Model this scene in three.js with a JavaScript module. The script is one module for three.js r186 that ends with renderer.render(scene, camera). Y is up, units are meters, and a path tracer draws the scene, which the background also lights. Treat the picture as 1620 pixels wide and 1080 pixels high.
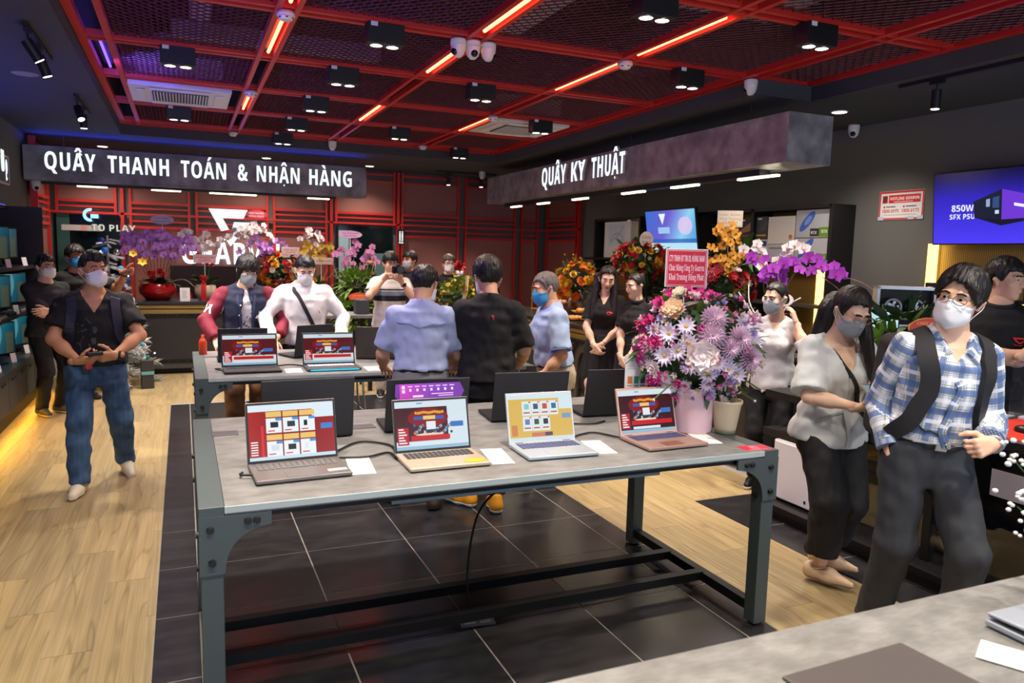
import * as THREE from 'three';
import { mergeGeometries, toCreasedNormals } from 'three/addons/utils/BufferGeometryUtils.js';
import { RoundedBoxGeometry } from 'three/addons/geometries/RoundedBoxGeometry.js';
import { TextGeometry } from 'three/addons/geometries/TextGeometry.js';
import { FontLoader } from 'three/addons/loaders/FontLoader.js';
import { RectAreaLightUniformsLib } from 'three/addons/lights/RectAreaLightUniformsLib.js';
import { createNoise3D } from 'simplex-noise';

// ---------------------------------------------------------------- camera, sky, exposure
const scene = new THREE.Scene();
const camera = new THREE.PerspectiveCamera(2 * Math.atan(540 / 1190.77) * 180 / Math.PI, 1.5, 0.05, 60);
{
  const yaw = 0.41306, pitch = 0.113876, roll = 0.025478;
  const f = new THREE.Vector3(Math.sin(yaw) * Math.cos(pitch), -Math.sin(pitch), -Math.cos(yaw) * Math.cos(pitch));
  const r = new THREE.Vector3(Math.cos(yaw), 0, Math.sin(yaw)), u = r.clone().cross(f);
  const r2 = r.clone().multiplyScalar(Math.cos(roll)).addScaledVector(u, Math.sin(roll));
  const u2 = u.clone().multiplyScalar(Math.cos(roll)).addScaledVector(r, -Math.sin(roll));
  camera.position.set(0, 1.78, 0);
  camera.quaternion.setFromRotationMatrix(new THREE.Matrix4().makeBasis(r2, u2, f.negate()));
  camera.focus = 4.4; camera.userData.fStop = 3.5;
}
scene.background = new THREE.Color().setRGB(2.3, 2.55, 3.2);      // daylight beyond the open shop front behind the camera
const renderer = new THREE.WebGLRenderer({ antialias: true });
renderer.toneMapping = THREE.LinearToneMapping;
renderer.toneMappingExposure = 1.0;
renderer.shadowMap.enabled = true;
RectAreaLightUniformsLib.init();
const LAMP = 24, RED_LED = 9, WARM = 16;                              // lamp strengths used by the fittings below

// ---------------------------------------------------------------- helpers
const font = await new FontLoader().loadAsync('fonts/droid/droid_sans_bold.typeface.json');
let seed = 20211;
function rnd() { seed = (seed + 0x6d2b79f5) | 0; let t = Math.imul(seed ^ (seed >>> 15), 1 | seed); t = (t + Math.imul(t ^ (t >>> 7), 61 | t)) ^ t; return ((t ^ (t >>> 14)) >>> 0) / 4294967296; }
const rr = (a, b) => a + (b - a) * rnd(), pick = (a) => a[Math.floor(rnd() * a.length)];
const noise3 = createNoise3D(rnd);
const V = (x, y, z) => new THREE.Vector3(x, y, z);
const used = new Map();
function numbered(n) { const k = used.get(n) || 0; used.set(n, k + 1); return k ? n + '_' + String(k).padStart(3, '0') : n; }
function shade(o) { o.castShadow = o.receiveShadow = true; return o; }
function tag(o, label, category, group, kind) { o.userData.label = label; o.userData.category = category; if (group) o.userData.group = group; if (kind) o.userData.kind = kind; return o; }
function thing(name, label, category, pos = [0, 0, 0], turn = 0, group) {
  const o = new THREE.Group(); o.name = numbered(name); o.position.set(...pos); o.rotation.y = turn; scene.add(o);
  return tag(o, label, category, group);
}
function struct(name, geo, mat) {
  const o = geo ? shade(new THREE.Mesh(norm(geo), mat)) : new THREE.Group();
  o.name = numbered(name); o.userData.kind = 'structure'; scene.add(o); return o;
}
function norm(g) { return Array.isArray(g) ? merge(g) : g; }
function part(name, geo, mat, parent, label) {
  const o = shade(new THREE.Mesh(norm(geo), mat)); o.name = numbered(name); parent.add(o);
  if (label) o.userData.label = label;
  return o;
}
function solo(name, geo, mat, label, category, group) { return tag(part(name, geo, mat, scene), label, category, group); }
function copy(src, pos, turn, label, group) {
  const c = src.clone(); scene.add(c);
  c.traverse((o) => { o.name = numbered(o.name.replace(/_\d{3}$/, '')); });
  if (pos) c.position.set(...pos); if (turn !== undefined) c.rotation.y = turn;
  c.userData = { ...src.userData }; if (label) c.userData.label = label; if (group) c.userData.group = group;
  return c;
}
function merge(list) {
  const out = list.map((g) => {
    const n = g.index ? g.clone() : g.clone();
    if (!n.index) { const c = n.attributes.position.count, ix = new Uint32Array(c); for (let i = 0; i < c; i++) ix[i] = i; n.setIndex(new THREE.BufferAttribute(ix, 1)); }
    if (!n.attributes.normal) n.computeVertexNormals();
    if (!n.attributes.uv) n.setAttribute('uv', new THREE.BufferAttribute(new Float32Array(n.attributes.position.count * 2), 2));
    for (const k of Object.keys(n.attributes)) if (!['position', 'normal', 'uv', 'color'].includes(k)) n.deleteAttribute(k);
    n.morphAttributes = {};
    return n;
  });
  if (out.some((g) => g.attributes.color)) for (const g of out) if (!g.attributes.color) g.setAttribute('color', new THREE.BufferAttribute(new Float32Array(g.attributes.position.count * 3).fill(1), 3));
  return mergeGeometries(out);
}
const box = (w, h, d, x = 0, y = 0, z = 0) => new THREE.BoxGeometry(w, h, d).translate(x, y, z);
const span = (x0, x1, y0, y1, z0, z1) => box(x1 - x0, y1 - y0, z1 - z0, (x0 + x1) / 2, (y0 + y1) / 2, (z0 + z1) / 2);
const rbox = (w, h, d, r, x = 0, y = 0, z = 0) => new RoundedBoxGeometry(w, h, d, 2, r).translate(x, y, z);
const sph = (r, x = 0, y = 0, z = 0, a = 12, b = 8) => new THREE.SphereGeometry(r, a, b).translate(x, y, z);
function rod(a, b, r0, r1 = r0, seg = 8) {
  a = a.isVector3 ? a : V(...a); b = b.isVector3 ? b : V(...b);
  const d = b.clone().sub(a), l = d.length();
  return new THREE.CylinderGeometry(r1, r0, l, seg).applyQuaternion(new THREE.Quaternion().setFromUnitVectors(V(0, 1, 0), d.normalize())).translate((a.x + b.x) / 2, (a.y + b.y) / 2, (a.z + b.z) / 2);
}
function tube(pts, r, n = 24, seg = 6) { return new THREE.TubeGeometry(new THREE.CatmullRomCurve3(pts.map((p) => (p.isVector3 ? p : V(...p)))), n, r, seg); }
const lathe = (pts, seg = 24) => new THREE.LatheGeometry(pts.map(([x, y]) => new THREE.Vector2(x, y)), seg);
function extrude(pts, depth, bevel = 0, steps = 1) {
  const s = new THREE.Shape(pts.map(([x, y]) => new THREE.Vector2(x, y)));
  return new THREE.ExtrudeGeometry(s, { depth, steps, bevelEnabled: bevel > 0, bevelSize: bevel, bevelThickness: bevel, bevelSegments: 2, curveSegments: 10 });
}
function uvBox(g, s = 1) {           // planar uv in metres by dominant normal
  const p = g.attributes.position, n = g.attributes.normal, uv = new Float32Array(p.count * 2);
  for (let i = 0; i < p.count; i++) {
    const ax = Math.abs(n.getX(i)), ay = Math.abs(n.getY(i)), az = Math.abs(n.getZ(i));
    let a, b;
    if (ay >= ax && ay >= az) { a = p.getX(i); b = -p.getZ(i); } else if (ax >= az) { a = p.getZ(i); b = p.getY(i); } else { a = p.getX(i); b = p.getY(i); }
    uv[i * 2] = a / s; uv[i * 2 + 1] = b / s;
  }
  g.setAttribute('uv', new THREE.BufferAttribute(uv, 2)); return g;
}
function paint(g, c) { const n = g.attributes.position.count, a = new Float32Array(n * 3), k = new THREE.Color(c); for (let i = 0; i < n; i++) k.toArray(a, i * 3); g.setAttribute('color', new THREE.BufferAttribute(a, 3)); return g; }
// ---------------------------------------------------------------- textures and materials
function fbm(x, y, z, o = 4) { let s = 0, a = 0.5; for (let i = 0; i < o; i++) { s += a * noise3(x, y, z + i * 9.1); x *= 2.03; y *= 2.03; a *= 0.5; } return s; }
function dataTex(w, h, fn, srgb = true) {
  const d = new Uint8Array(w * h * 4);
  for (let y = 0; y < h; y++) for (let x = 0; x < w; x++) { const c = fn(x / w, y / h), i = (y * w + x) * 4; d[i] = c[0]; d[i + 1] = c[1]; d[i + 2] = c[2]; d[i + 3] = 255; }
  const t = new THREE.DataTexture(d, w, h); t.wrapS = t.wrapT = THREE.MirroredRepeatWrapping; t.magFilter = t.minFilter = THREE.LinearFilter;
  if (srgb) t.colorSpace = THREE.SRGBColorSpace; t.needsUpdate = true; return t;
}
function canvasTex(w, h, draw) {
  const c = document.createElement('canvas'); c.width = w; c.height = h; const x = c.getContext('2d'); draw(x, w, h);
  const t = new THREE.CanvasTexture(c); t.colorSpace = THREE.SRGBColorSpace; return t;
}
const std = (color, roughness = 0.6, metalness = 0, more = {}) => new THREE.MeshStandardMaterial({ color, roughness, metalness, ...more });
const phys = (o) => new THREE.MeshPhysicalMaterial(o);
const glow = (color, k = 1) => new THREE.MeshStandardMaterial({ color: 0x111111, emissive: color, emissiveIntensity: k, roughness: 0.6 });
const sstep0 = (a, b, x) => { const t = Math.min(1, Math.max(0, (x - a) / (b - a))); return t * t * (3 - 2 * t); };
const concreteTex = dataTex(512, 512, (u, v) => { const n = fbm(u * 4, v * 7, 1, 5) * 0.9 + fbm(u * 12, v * 40, 4, 2) * 0.35; const b = 116 + n * 28; return [b, b, b - 2]; });
const plasterTex = dataTex(256, 256, (u, v) => { const n = fbm(u * 4, v * 4, 7, 5); const b = 140 + n * 46; return [b, b, b + 2]; });
const woodTex = [0, 1, 2, 3].map((k) => dataTex(128, 512, (u, v) => {
  const warp = fbm(u * 1.6, v * 0.8, 11 + k * 5, 2), ring = Math.sin((u * 4 + warp * 3 + v * 0.4) * 4), fine = fbm(u * 44, v * 1.4, 31 + k, 3), vein = 1 - sstep0(0, 0.07, Math.abs(fbm(u * 3.2 + v * 0.5, v * 0.8, 70 + k, 2)));
  const t = 0.5 + 0.07 * ring + 0.42 * fine + 0.35 * fbm(u * 4, v * 1.1, 50 + k, 2) - 0.42 * vein;
  return [126 + 50 * t + k * 5, 110 + 46 * t + k * 4, 77 + 40 * t + k * 2];
}));
const slateTex = dataTex(256, 256, (u, v) => { const n = fbm(u * 6, v * 14, 3, 4), b = 43 + n * 15; return [b, b, b + 2]; });
const M = {
  wall: std(0x6a6a66, 0.85), soffit: std(0x414449, 0.8), fascia: std(0x3a3d48, 0.7), voidDark: std(0x191517, 0.9), duct: std(0xa9a6c4, 0.6, 0.1),
  red: std(0xc82a26, 0.42, 0.1), redMesh: std(0x6a3238, 0.5, 0.3), maroon: std(0x96605a, 0.55), darkGap: std(0x1a1415, 0.8),
  black: std(0x101113, 0.5), blackGloss: std(0x0b0b0d, 0.15), steel: std(0x4c5859, 0.5, 0.2), steelDark: std(0x14171a, 0.45, 0.3), iron: std(0x55504a, 0.45, 0.5),
  white: std(0xe6e6e6, 0.5), whitePlastic: std(0xdedfe2, 0.35), chrome: std(0xcccccc, 0.2, 1), silver: std(0xa9adb2, 0.35, 0.7), grout: std(0x77746d, 0.9), screed: std(0x8d887e, 0.9),
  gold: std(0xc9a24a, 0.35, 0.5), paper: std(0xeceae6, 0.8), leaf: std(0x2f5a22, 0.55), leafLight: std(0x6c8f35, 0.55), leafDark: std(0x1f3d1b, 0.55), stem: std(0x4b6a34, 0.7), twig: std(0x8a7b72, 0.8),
  lampWhite: glow(0xfff4e6, 4), lampWarm: glow(0xffdd99, 3), brass: std(0x9b8238, 0.35, 0.7), cable: std(0x0c0c0c, 0.5), brownBox: std(0x7a5a38, 0.8),
};
M.concrete = std(0xffffff, 0.5, 0, { map: concreteTex, bumpMap: concreteTex, bumpScale: 0.0006 });
M.concreteDark = std(0x8a8a96, 0.6, 0, { map: plasterTex });
M.woods = woodTex.map((t) => { t.wrapS = t.wrapT = THREE.MirroredRepeatWrapping; return std(0xffffff, 0.42, 0, { map: t }); });
M.slate = [0xffffff, 0xe8e8ee, 0xf4f0ee].map((c) => std(c, 0.26, 0, { map: slateTex, bumpMap: slateTex, bumpScale: 0.0004 }));
function rectLight(color, k, w, h, pos, look) {
  const l = new THREE.RectAreaLight(color, k, w, h); l.position.set(...pos); l.lookAt(...look); scene.add(l); return l;
}
function spot(color, k, pos, target, angle, pen = 0.5, size = 2) {
  const l = new THREE.SpotLight(color, k, 0, angle, pen, 2); l.position.set(...pos); l.target.position.set(...target); scene.add(l); scene.add(l.target);
  l.castShadow = true; l.shadow.radius = size; l.shadow.mapSize.set(512, 512); return l;
}
// ---------------------------------------------------------------- the setting: floor, walls, soffits
const CEIL = 3.3, BACK = -14.3, RIGHT = 6.95, LEFT = -2.0;
const floor = struct('floor', [span(LEFT - 0.2, RIGHT + 0.2, -0.2, -0.002, BACK - 0.2, 2.7)], M.screed);
{
  const planks = [0, 1, 2, 3, 4, 5, 6, 7].map((k) => {
    const g = box(0.1975, 0.012, 1.1975), uv = g.attributes.uv, p = g.attributes.position, o = rnd() * 2, q = rnd() * 2;
    for (let i = 0; i < p.count; i++) uv.setXY(i, p.getX(i) / 0.42 + o, p.getZ(i) / 1.5 + q);
    return g;
  });
  const lay = (x0, x1, z0, z1) => {
    let row = 0;
    for (let x = x0; x < x1 - 0.02; x += 0.2, row++) for (let z = z0 + ((row * 0.47) % 1.2) - 1.2; z < z1; z += 1.2) {
      const a = Math.max(z, z0), b = Math.min(z + 1.2, z1), w = Math.min(0.2, x1 - x);
      if (b - a < 0.05) continue;
      const m = part('plank', planks[Math.floor(rnd() * 8)], M.woods[Math.floor(rnd() * 4)], floor);
      m.position.set(x + w / 2, -0.006, (a + b) / 2); m.scale.set(w / 0.2, 1, (b - a) / 1.2);
    }
  };
  lay(LEFT, -0.16, -9.3, 0.3); lay(2.62, 3.45, -9.3, 0.3); lay(3.45, 4.25, -9.3, -4.42); lay(-1.6, 4.25, -11.6, -9.3);
  const tiles = new Map();
  const tile = (x0, x1, z0, z1) => {
    const w = x1 - x0, d = z1 - z0, key = w.toFixed(2) + d.toFixed(2);
    if (!tiles.has(key)) { const g = box(w - 0.008, 0.012, d - 0.008); tiles.set(key, uvBox(g, 1.2)); }
    const m = part('tile', tiles.get(key), pick(M.slate), floor); m.position.set((x0 + x1) / 2, -0.006, (z0 + z1) / 2);
  };
  const xs = [-0.16, 0.04, 0.64, 1.24, 1.84, 2.44, 2.62];
  for (let z = -9.22; z < 0.3; z += 0.6) for (let i = 0; i < 6; i++) tile(xs[i], xs[i + 1], z, z + 0.6);
  for (let z = -4.42; z < -1; z += 0.6) for (const x of [3.45, 4.05]) tile(x, x + 0.6, z, z + 0.6);
}
const wallLeft = struct('wall_left', span(LEFT - 0.2, LEFT, 0, 4.4, BACK - 0.2, 2.7), M.wall);
const wallRight = struct('wall_right', span(RIGHT, RIGHT + 0.2, 0, 4.4, BACK - 0.2, 2.7), M.wall);
const wallBack = struct('wall_back', span(LEFT, RIGHT, 0, 4.4, BACK - 0.2, BACK), M.wall);
struct('wall_front', [span(LEFT, RIGHT, 2.75, 4.4, 2.5, 2.7), span(LEFT, LEFT + 0.5, 0, 2.75, 2.5, 2.7), span(RIGHT - 0.8, RIGHT, 0, 2.75, 2.5, 2.7)], M.wall);
struct('ceiling', span(LEFT - 0.2, RIGHT + 0.2, 4.4, 4.6, BACK - 0.2, 2.7), M.voidDark);
struct('ceiling_soffit', [span(LEFT, -0.74, CEIL, 4.4, BACK, 2.5), span(-0.74, RIGHT, CEIL, 4.4, BACK, -11.9), span(4.84, RIGHT, CEIL, 4.4, -11.9, -5.63), span(5.5, RIGHT, CEIL, 4.4, -5.63, 2.5)], M.soffit);

// red steel grid with expanded metal mesh under the open ceiling void
const grid = struct('ceiling_grid', null);
const ZS = [0.19, -1.27, -2.74, -4.21, -5.68, -7.15, -8.62, -10.09, -11.56];
{
  const rail = (x0, x1, z0, z1, y = 3.43) => part('rail', span(x0, x1, y, y + 0.055, z0, z1), M.red, grid);
  for (const x of [0.71, 2.12, 3.48, 4.78]) for (const s of [-0.065, 0.065]) rail(x + s - 0.02, x + s + 0.02, x > 4 && s > 0 ? -11.85 : -11.85, 2.4);
  rail(-0.735, -0.665, -11.85, 2.4); rail(-0.53, -0.48, -11.85, 2.4); rail(5.42, 5.49, -5.6, 2.4);
  for (const z of ZS) { const x1 = z > -5.7 ? 5.45 : 4.8; for (const s of [-0.055, 0.055]) rail(-0.7, x1, z + s - 0.022, z + s + 0.022, 3.436); }
  rail(-0.7, 4.8, -11.89, -11.83);
  const mesh = (w, d) => {
    const P = [], I = [], a = 0.09, b = 0.045, nx = Math.ceil(w / a), nz = Math.ceil(d / b);
    const strand = (x0, z0, x1, z1) => {
      const k = P.length / 3, t = 0.0028, h = 0.005;
      for (const [x, z] of [[x0, z0], [x1, z1]]) P.push(x, -h, z, x, h, z - t, x, h, z + t);
      for (let i = 0; i < 3; i++) { const j = (i + 1) % 3; I.push(k + i, k + j, k + 3 + i, k + j, k + 3 + j, k + 3 + i); }
    };
    for (let j = 0; j < nz; j++) for (let i = 0; i <= nx; i++) {
      const x = i * a + (j % 2 ? a / 2 : 0) - w / 2, z = j * b - d / 2;
      for (const s of [-1, 1]) { const x1 = x + s * a / 2; if (x >= -w / 2 && x <= w / 2 && x1 >= -w / 2 && x1 <= w / 2) strand(x, z, x1, z + b); }
    }
    const g = new THREE.BufferGeometry(); g.setAttribute('position', new THREE.Float32BufferAttribute(P, 3)); g.setIndex(I); g.computeVertexNormals(); return g;
  };
  const cols = [[-0.47, 0.62], [0.8, 2.03], [2.21, 3.39], [3.57, 4.69], [4.87, 5.41]];
  cols.forEach(([x0, x1], c) => {
    const g = mesh(x1 - x0, 1.33);
    for (let r = 1; r < ZS.length - 1; r++) {
      if (c === 4 && r > 3) continue;
      if ((c === 0 || c === 3) && r === 6) continue;                     // those two bays hold the air conditioners
      const m = part('mesh_panel', g, M.redMesh, grid); m.position.set((x0 + x1) / 2, 3.465, (ZS[r] + ZS[r + 1]) / 2); m.userData.kind = 'stuff';
    }
  });
  const back = mesh(1.2, 0.2); [[0.07], [1.42], [2.8], [4.13]].forEach(([x]) => { const m = part('mesh_panel', back, M.redMesh, grid); m.position.set(x, 3.465, -11.7); m.userData.kind = 'stuff'; });
}
// ducts and pipes seen through the mesh
solo('duct', span(0.1, 0.27, 3.75, 3.9, -7.4, -5.2), M.duct, 'short lavender grey duct seen through the mesh left of the nearest smoke detector', 'duct');
solo('duct', [span(-0.2, 1.9, 3.72, 3.86, -8.0, -7.85), span(-0.2, -0.05, 3.55, 3.86, -8.55, -7.85)], M.duct, 'elbowed pale duct running across above the mesh in front of the lit air conditioner', 'duct');
solo('duct', span(2.7, 2.9, 3.8, 3.98, -6.9, -2.8), M.duct, 'long bluish duct above the red mesh behind the nearest pair of downlights', 'duct');
solo('duct', [span(3.0, 4.6, 3.8, 3.9, -4.9, -4.7), span(3.0, 4.6, 3.8, 3.9, -5.3, -5.15)], M.duct, 'pair of violet crosswise cable trays above the mesh behind the nearest downlight box', 'cable tray');
{ // a steel suspension rod at each grid crossing shown
  for (const [x, z] of [[1.75, -5.3], [4.4, -4.9], [3.9, -8.7]]) part('hanger_rod', rod([x, 3.48, z], [x, 4.4, z], 0.006), M.iron, grid);
}
// red light tubes between the rails
{
  const spots = { 0.71: [[-4.45, -5.5, 'light tube leading up to the nearest smoke detector at the top of the photo'], [-5.85, -6.95, 'red light tube in the left rail just behind the nearest smoke detector'], [-8.8, -9.85, 'short red light tube beside the lit air conditioner']],
    2.12: [[-4.4, -5.5, 'bright red light tube in front of the three dome cameras'], [-5.85, -6.95, 'red light tube directly behind the three dome cameras'], [-8.8, -9.85, 'farther red light tube in the rail behind the three dome cameras']],
    3.48: [[-4.4, -5.5, 'longest bright orange red light tube in front of the right smoke detector'], [-5.85, -7.0, 'orange red light tube behind the right smoke detector'], [-8.75, -9.9, 'red light tube beyond the small smoke detector near the dark air conditioner']] };
  const em = glow(new THREE.Color().setRGB(1, 0.17, 0.07), RED_LED), hold = std(0x6d0d12, 0.5);
  for (const x of Object.keys(spots)) for (const [z0, z1, label] of spots[x]) {
    const X = +x, l = z0 - z1, t = thing('light_tube', label, 'light', [X, 3.43, (z0 + z1) / 2]);
    part('tube', rod([0, 0.02, -l / 2], [0, 0.02, l / 2], 0.014), em, t); part('holder', [box(0.08, 0.012, l, 0, 0.052, 0)], hold, t);
    rectLight(new THREE.Color().setRGB(1, 0.1, 0.04), 16, 0.04, l, [X, 3.42, (z0 + z1) / 2], [X, 0, (z0 + z1) / 2 + 1e-4]);
  }
}
for (const [z0, z1, label] of [[-4.0, -5.5, 'nearer blue violet light tube in the left edge of the red grid'], [-7.3, -8.5, 'farther blue violet light tube in the left edge of the red grid']]) {
  const l = z0 - z1, t = thing('light_tube', label, 'light', [-0.6, 3.5, (z0 + z1) / 2]); part('tube', rod([0, 0, -l / 2], [0, 0, l / 2], 0.012), glow(0x5a3cff, 5), t); part('holder', box(0.1, 0.012, l, 0, 0.03, 0), M.black, t);
  rectLight(0x6a55ff, 170, 0.04, l, [-0.57, 3.485, (z0 + z1) / 2], [4.5, 2.6, (z0 + z1) / 2 - 2]);
}
// twin downlight boxes hung from the crosswise rails
{
  const src = new THREE.Group();
  const body = () => [rbox(0.27, 0.15, 0.14, 0.006, 0, -0.075, 0)];
  const lens = new THREE.CylinderGeometry(0.045, 0.045, 0.006, 20), ring = new THREE.TorusGeometry(0.047, 0.006, 6, 20).rotateX(Math.PI / 2);
  const gl = glow(0xfff6ea, 9);
  const where = [[0, -7.15, 'over the left bay in front of the lit air conditioner'], [1.4, -5.68, 'between the nearest smoke detector and the three dome cameras'], [2.77, -4.21, 'cut by the top edge of the photo'], [4.12, -4.21, 'largest, over the right bay left of the wall downlight'], [4.11, -5.68, 'just left of the single dome camera at the grid corner'],
    [1.38, -7.15, 'right of the blue duct, second row from the camera'], [2.73, -7.15, 'behind the three dome cameras over the middle bay'], [1.37, -8.62, 'in the middle column, third row'], [0, -10.09, 'hung right behind the lit air conditioner'], [1.36, -10.09, 'in the middle column, fourth row'], [4.09, -8.62, 'in front of the dark air conditioner'],
    [2.7, -10.09, 'left of the dark air conditioner beyond the light tube'], [1.36, -11.5, 'at the back grid edge above the ampersand'], [4.05, -11.5, 'at the far right corner of the grid'],
    [0, -2.74, 0], [2.77, -1.27, 0], [1.4, -2.74, 0], [4.12, -1.27, 0], [0, -4.21, 0], [1.4, -1.27, 0], [0, -1.27, 0]];
  for (const [x, z, say] of where) {
    const t = say ? thing('twin_downlight', 'black twin downlight box ' + say, 'downlight', [x, 3.44, z], 0, 'black twin downlight boxes under the red grid') : thing('twin_downlight', 'black twin downlight box nearer than all others, out of view', 'downlight', [x, 3.44, z], 0, 'black twin downlight boxes under the red grid');
    part('housing', body(), M.black, t); part('label_plate', box(0.05, 0.03, 0.002, -0.09, -0.02, 0.071), M.white, t);
    for (const s of [-0.06, 0.06]) { const d = part('lens', lens, gl, t); d.position.set(s, -0.152, 0); const r = part('ring', ring, M.chrome, d); r.position.set(0, 0, 0); }
    spot(0xfff1e2, LAMP, [x, 3.27, z], [x, 0, z], 0.95, 0.75, 4);
  }
}
// ceiling cassettes
function cassette(pos, label) {
  const t = thing('air_conditioner', label, 'air conditioner', pos);
  const body = extrude([[-0.5, -0.5], [0.5, -0.5], [0.5, 0.5], [-0.5, 0.5]], 0.03, 0.008).rotateX(Math.PI / 2);
  part('panel', body, M.whitePlastic, t);
  part('intake', box(0.56, 0.012, 0.56, 0, -0.045, 0), std(0x3b3b44, 0.7), t);
  for (let i = 0; i < 18; i++) part('slat', box(0.012, 0.014, 0.54, -0.26 + i * 0.0306, -0.052, 0), M.whitePlastic, t);
  for (const [x, z, w, d] of [[0, -0.39, 0.6, 0.09], [0, 0.39, 0.6, 0.09], [-0.39, 0, 0.09, 0.6], [0.39, 0, 0.09, 0.6]]) part('flap', rbox(w, 0.012, d, 0.004, x, -0.05, z).rotateX(0), M.white, t);
  part('casing', box(0.84, 0.3, 0.84, 0, 0.16, 0), M.white, t);
}
cassette([0.02, 3.47, -9.4], 'lit white ceiling air conditioner cassette in the left bay of the red grid');
cassette([4.1, 3.47, -9.35], 'ceiling air conditioner cassette in shadow in the right bay of the red grid');
// dome cameras and smoke detectors
function domeCam(pos, yaw, label, group) {
  const t = thing('dome_camera', label, 'camera', pos, yaw, group);
  part('base', lathe([[0, 0], [0.055, 0], [0.06, -0.012], [0.06, -0.05], [0, -0.05]]), M.whitePlastic, t);
  part('shell', lathe([[0.058, -0.05], [0.056, -0.08], [0.044, -0.115], [0.022, -0.138], [0, -0.142]]), M.whitePlastic, t);
  part('lens', sph(0.03, 0, -0.1, 0.034, 14, 10), M.blackGloss, t);
}
domeCam([1.99, 3.43, -5.72], -1.2, 'left of the three white dome cameras clustered under the red rails', 'three dome cameras in a row'); domeCam([2.11, 3.43, -5.72], 0, 'middle one of the three white dome cameras, its black lens facing forward', 'three dome cameras in a row'); domeCam([2.24, 3.43, -5.72], 1.3, 'right of the three white dome cameras clustered under the red rails', 'three dome cameras in a row');
domeCam([4.8, 3.43, -5.66], -2.2, 'single white dome camera at the inner corner of the red grid'); domeCam([2.12, 3.43, -11.8], 2.5, 'white dome camera at the back edge of the grid above the left sign'); domeCam([5.1, 3.3, -13.2], 2.6, 'white dome camera on the dark soffit left of the long right sign'); domeCam([6.8, 3.3, -6.3], -1.0, 'white dome camera high on the right wall beside the round downlight'); domeCam([-1.86, 2.65, -12.5], 0.4, 'white dome camera tucked under the left end of the left sign');
for (const [x, z, s] of [[0.7, -5.68, 'largest round white smoke detector, at the top of the left rail'], [0.7, -8.62, 'round white smoke detector beside the lit air conditioner'], [0.7, -11.72, 'farthest left white smoke detector at the back edge of the grid'], [3.47, -5.68, 'round white smoke detector between the two longest light tubes on the right'], [3.46, -8.62, 'small white smoke detector left of the dark air conditioner'], [3.45, -11.5, 'smallest white smoke detector near the far right grid corner']]) {
  const t = thing('smoke_detector', s, 'smoke detector', [x, 3.43, z]);
  part('base', lathe([[0, 0], [0.062, 0], [0.064, -0.03], [0.056, -0.036], [0, -0.036]]), M.whitePlastic, t); part('cap', lathe([[0.05, -0.036], [0.048, -0.05], [0.036, -0.06], [0, -0.062]]), M.white, t);
  for (let i = 0; i < 6; i++) part('vent', box(0.018, 0.008, 0.004, 0, -0.044, 0.05).rotateY(i * Math.PI / 3), M.black, t);
}
// recessed round downlights
for (const [x, z, s] of [[6.1, -5.85, 'round recessed downlight glowing in the right soffit'], [-1.1, -13.5, 'round recessed downlight above the word THANH'], [1.33, -13.5, 'round recessed downlight above the ampersand of the sign'], [3.1, -13.6, 'round recessed downlight at the right end of the left sign']]) {
  const t = thing('round_downlight', s, 'downlight', [x, CEIL, z]);
  part('trim', new THREE.TorusGeometry(0.075, 0.01, 8, 24).rotateX(Math.PI / 2), M.white, t); part('lens', new THREE.CylinderGeometry(0.07, 0.07, 0.008, 24).translate(0, -0.004, 0), glow(0xfff1dd, 6), t);
  spot(0xfff0dc, LAMP * 0.6, [x, CEIL - 0.02, z], [x, 0, z], 1.1, 0.8, 5);
}
// track spotlights
function track(pos, len, along, heads, label, group) {
  const t = thing('track_light', label, 'track light', pos, along, group);
  part('track', box(0.035, 0.03, len, 0, -0.015, 0), M.black, t);
  for (const [z, yaw, tilt] of heads) {
    const h = part('lamp_head', [box(0.035, 0.03, 0.12, 0, -0.045, z), rod([0, -0.05, z], [0, -0.11, z], 0.008)], M.black, t);
    const can = new THREE.CylinderGeometry(0.036, 0.036, 0.15, 20).translate(0, -0.05, 0).rotateX(tilt).rotateY(yaw).translate(0, -0.13, z);
    part('can', can, M.black, h); part('lens', new THREE.CylinderGeometry(0.031, 0.031, 0.004, 20).translate(0, -0.127, 0).rotateX(tilt).rotateY(yaw).translate(0, -0.13, z), glow(0xfff6e8, 7), h);
    const d = V(0, -1, 0).applyAxisAngle(V(1, 0, 0), tilt).applyAxisAngle(V(0, 1, 0), yaw), p = V(0, -0.13, z).addScaledVector(d, 0.14);
    const q = p.clone().applyAxisAngle(V(0, 1, 0), along).add(V(...pos)), e = d.clone().applyAxisAngle(V(0, 1, 0), along).multiplyScalar(2).add(q);
    spot(0xfff1e0, LAMP * 0.5, q.toArray(), e.toArray(), 0.6, 0.6, 3);
  }
}
track([-0.96, CEIL, -6.85], 1.1, 0, [[0.45, -1.2, 0.55], [-0.05, -1.2, 0.35]], 'nearest black track light with two spot heads on the left soffit');
track([-0.96, CEIL, -9.6], 1.2, 0, [[0.45, 0.6, -0.5], [-0.05, 0, 0.05]], 'farther black track light with two spot heads on the left soffit');
track([5.62, CEIL, -3.9], 1.7, 0, [[-0.5, 0, 0.02], [0.38, 0.4, 0.5]], 'black track light with two spot heads on the right soffit near the television');
track([4.9, CEIL, -13.5], 1.2, Math.PI / 2, [[-0.35, 0, 0], [0.3, 0, 0]], 'small black track light on the back soffit between the two signs');
solo('ceiling_speaker', lathe([[0, -0.004], [0.1, -0.004], [0.11, 0]]).translate(-1.27, CEIL, -8.24), std(0x8b8b88, 0.8), 'flat round grey speaker in the left soffit beside the nearest track light', 'speaker');

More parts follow.
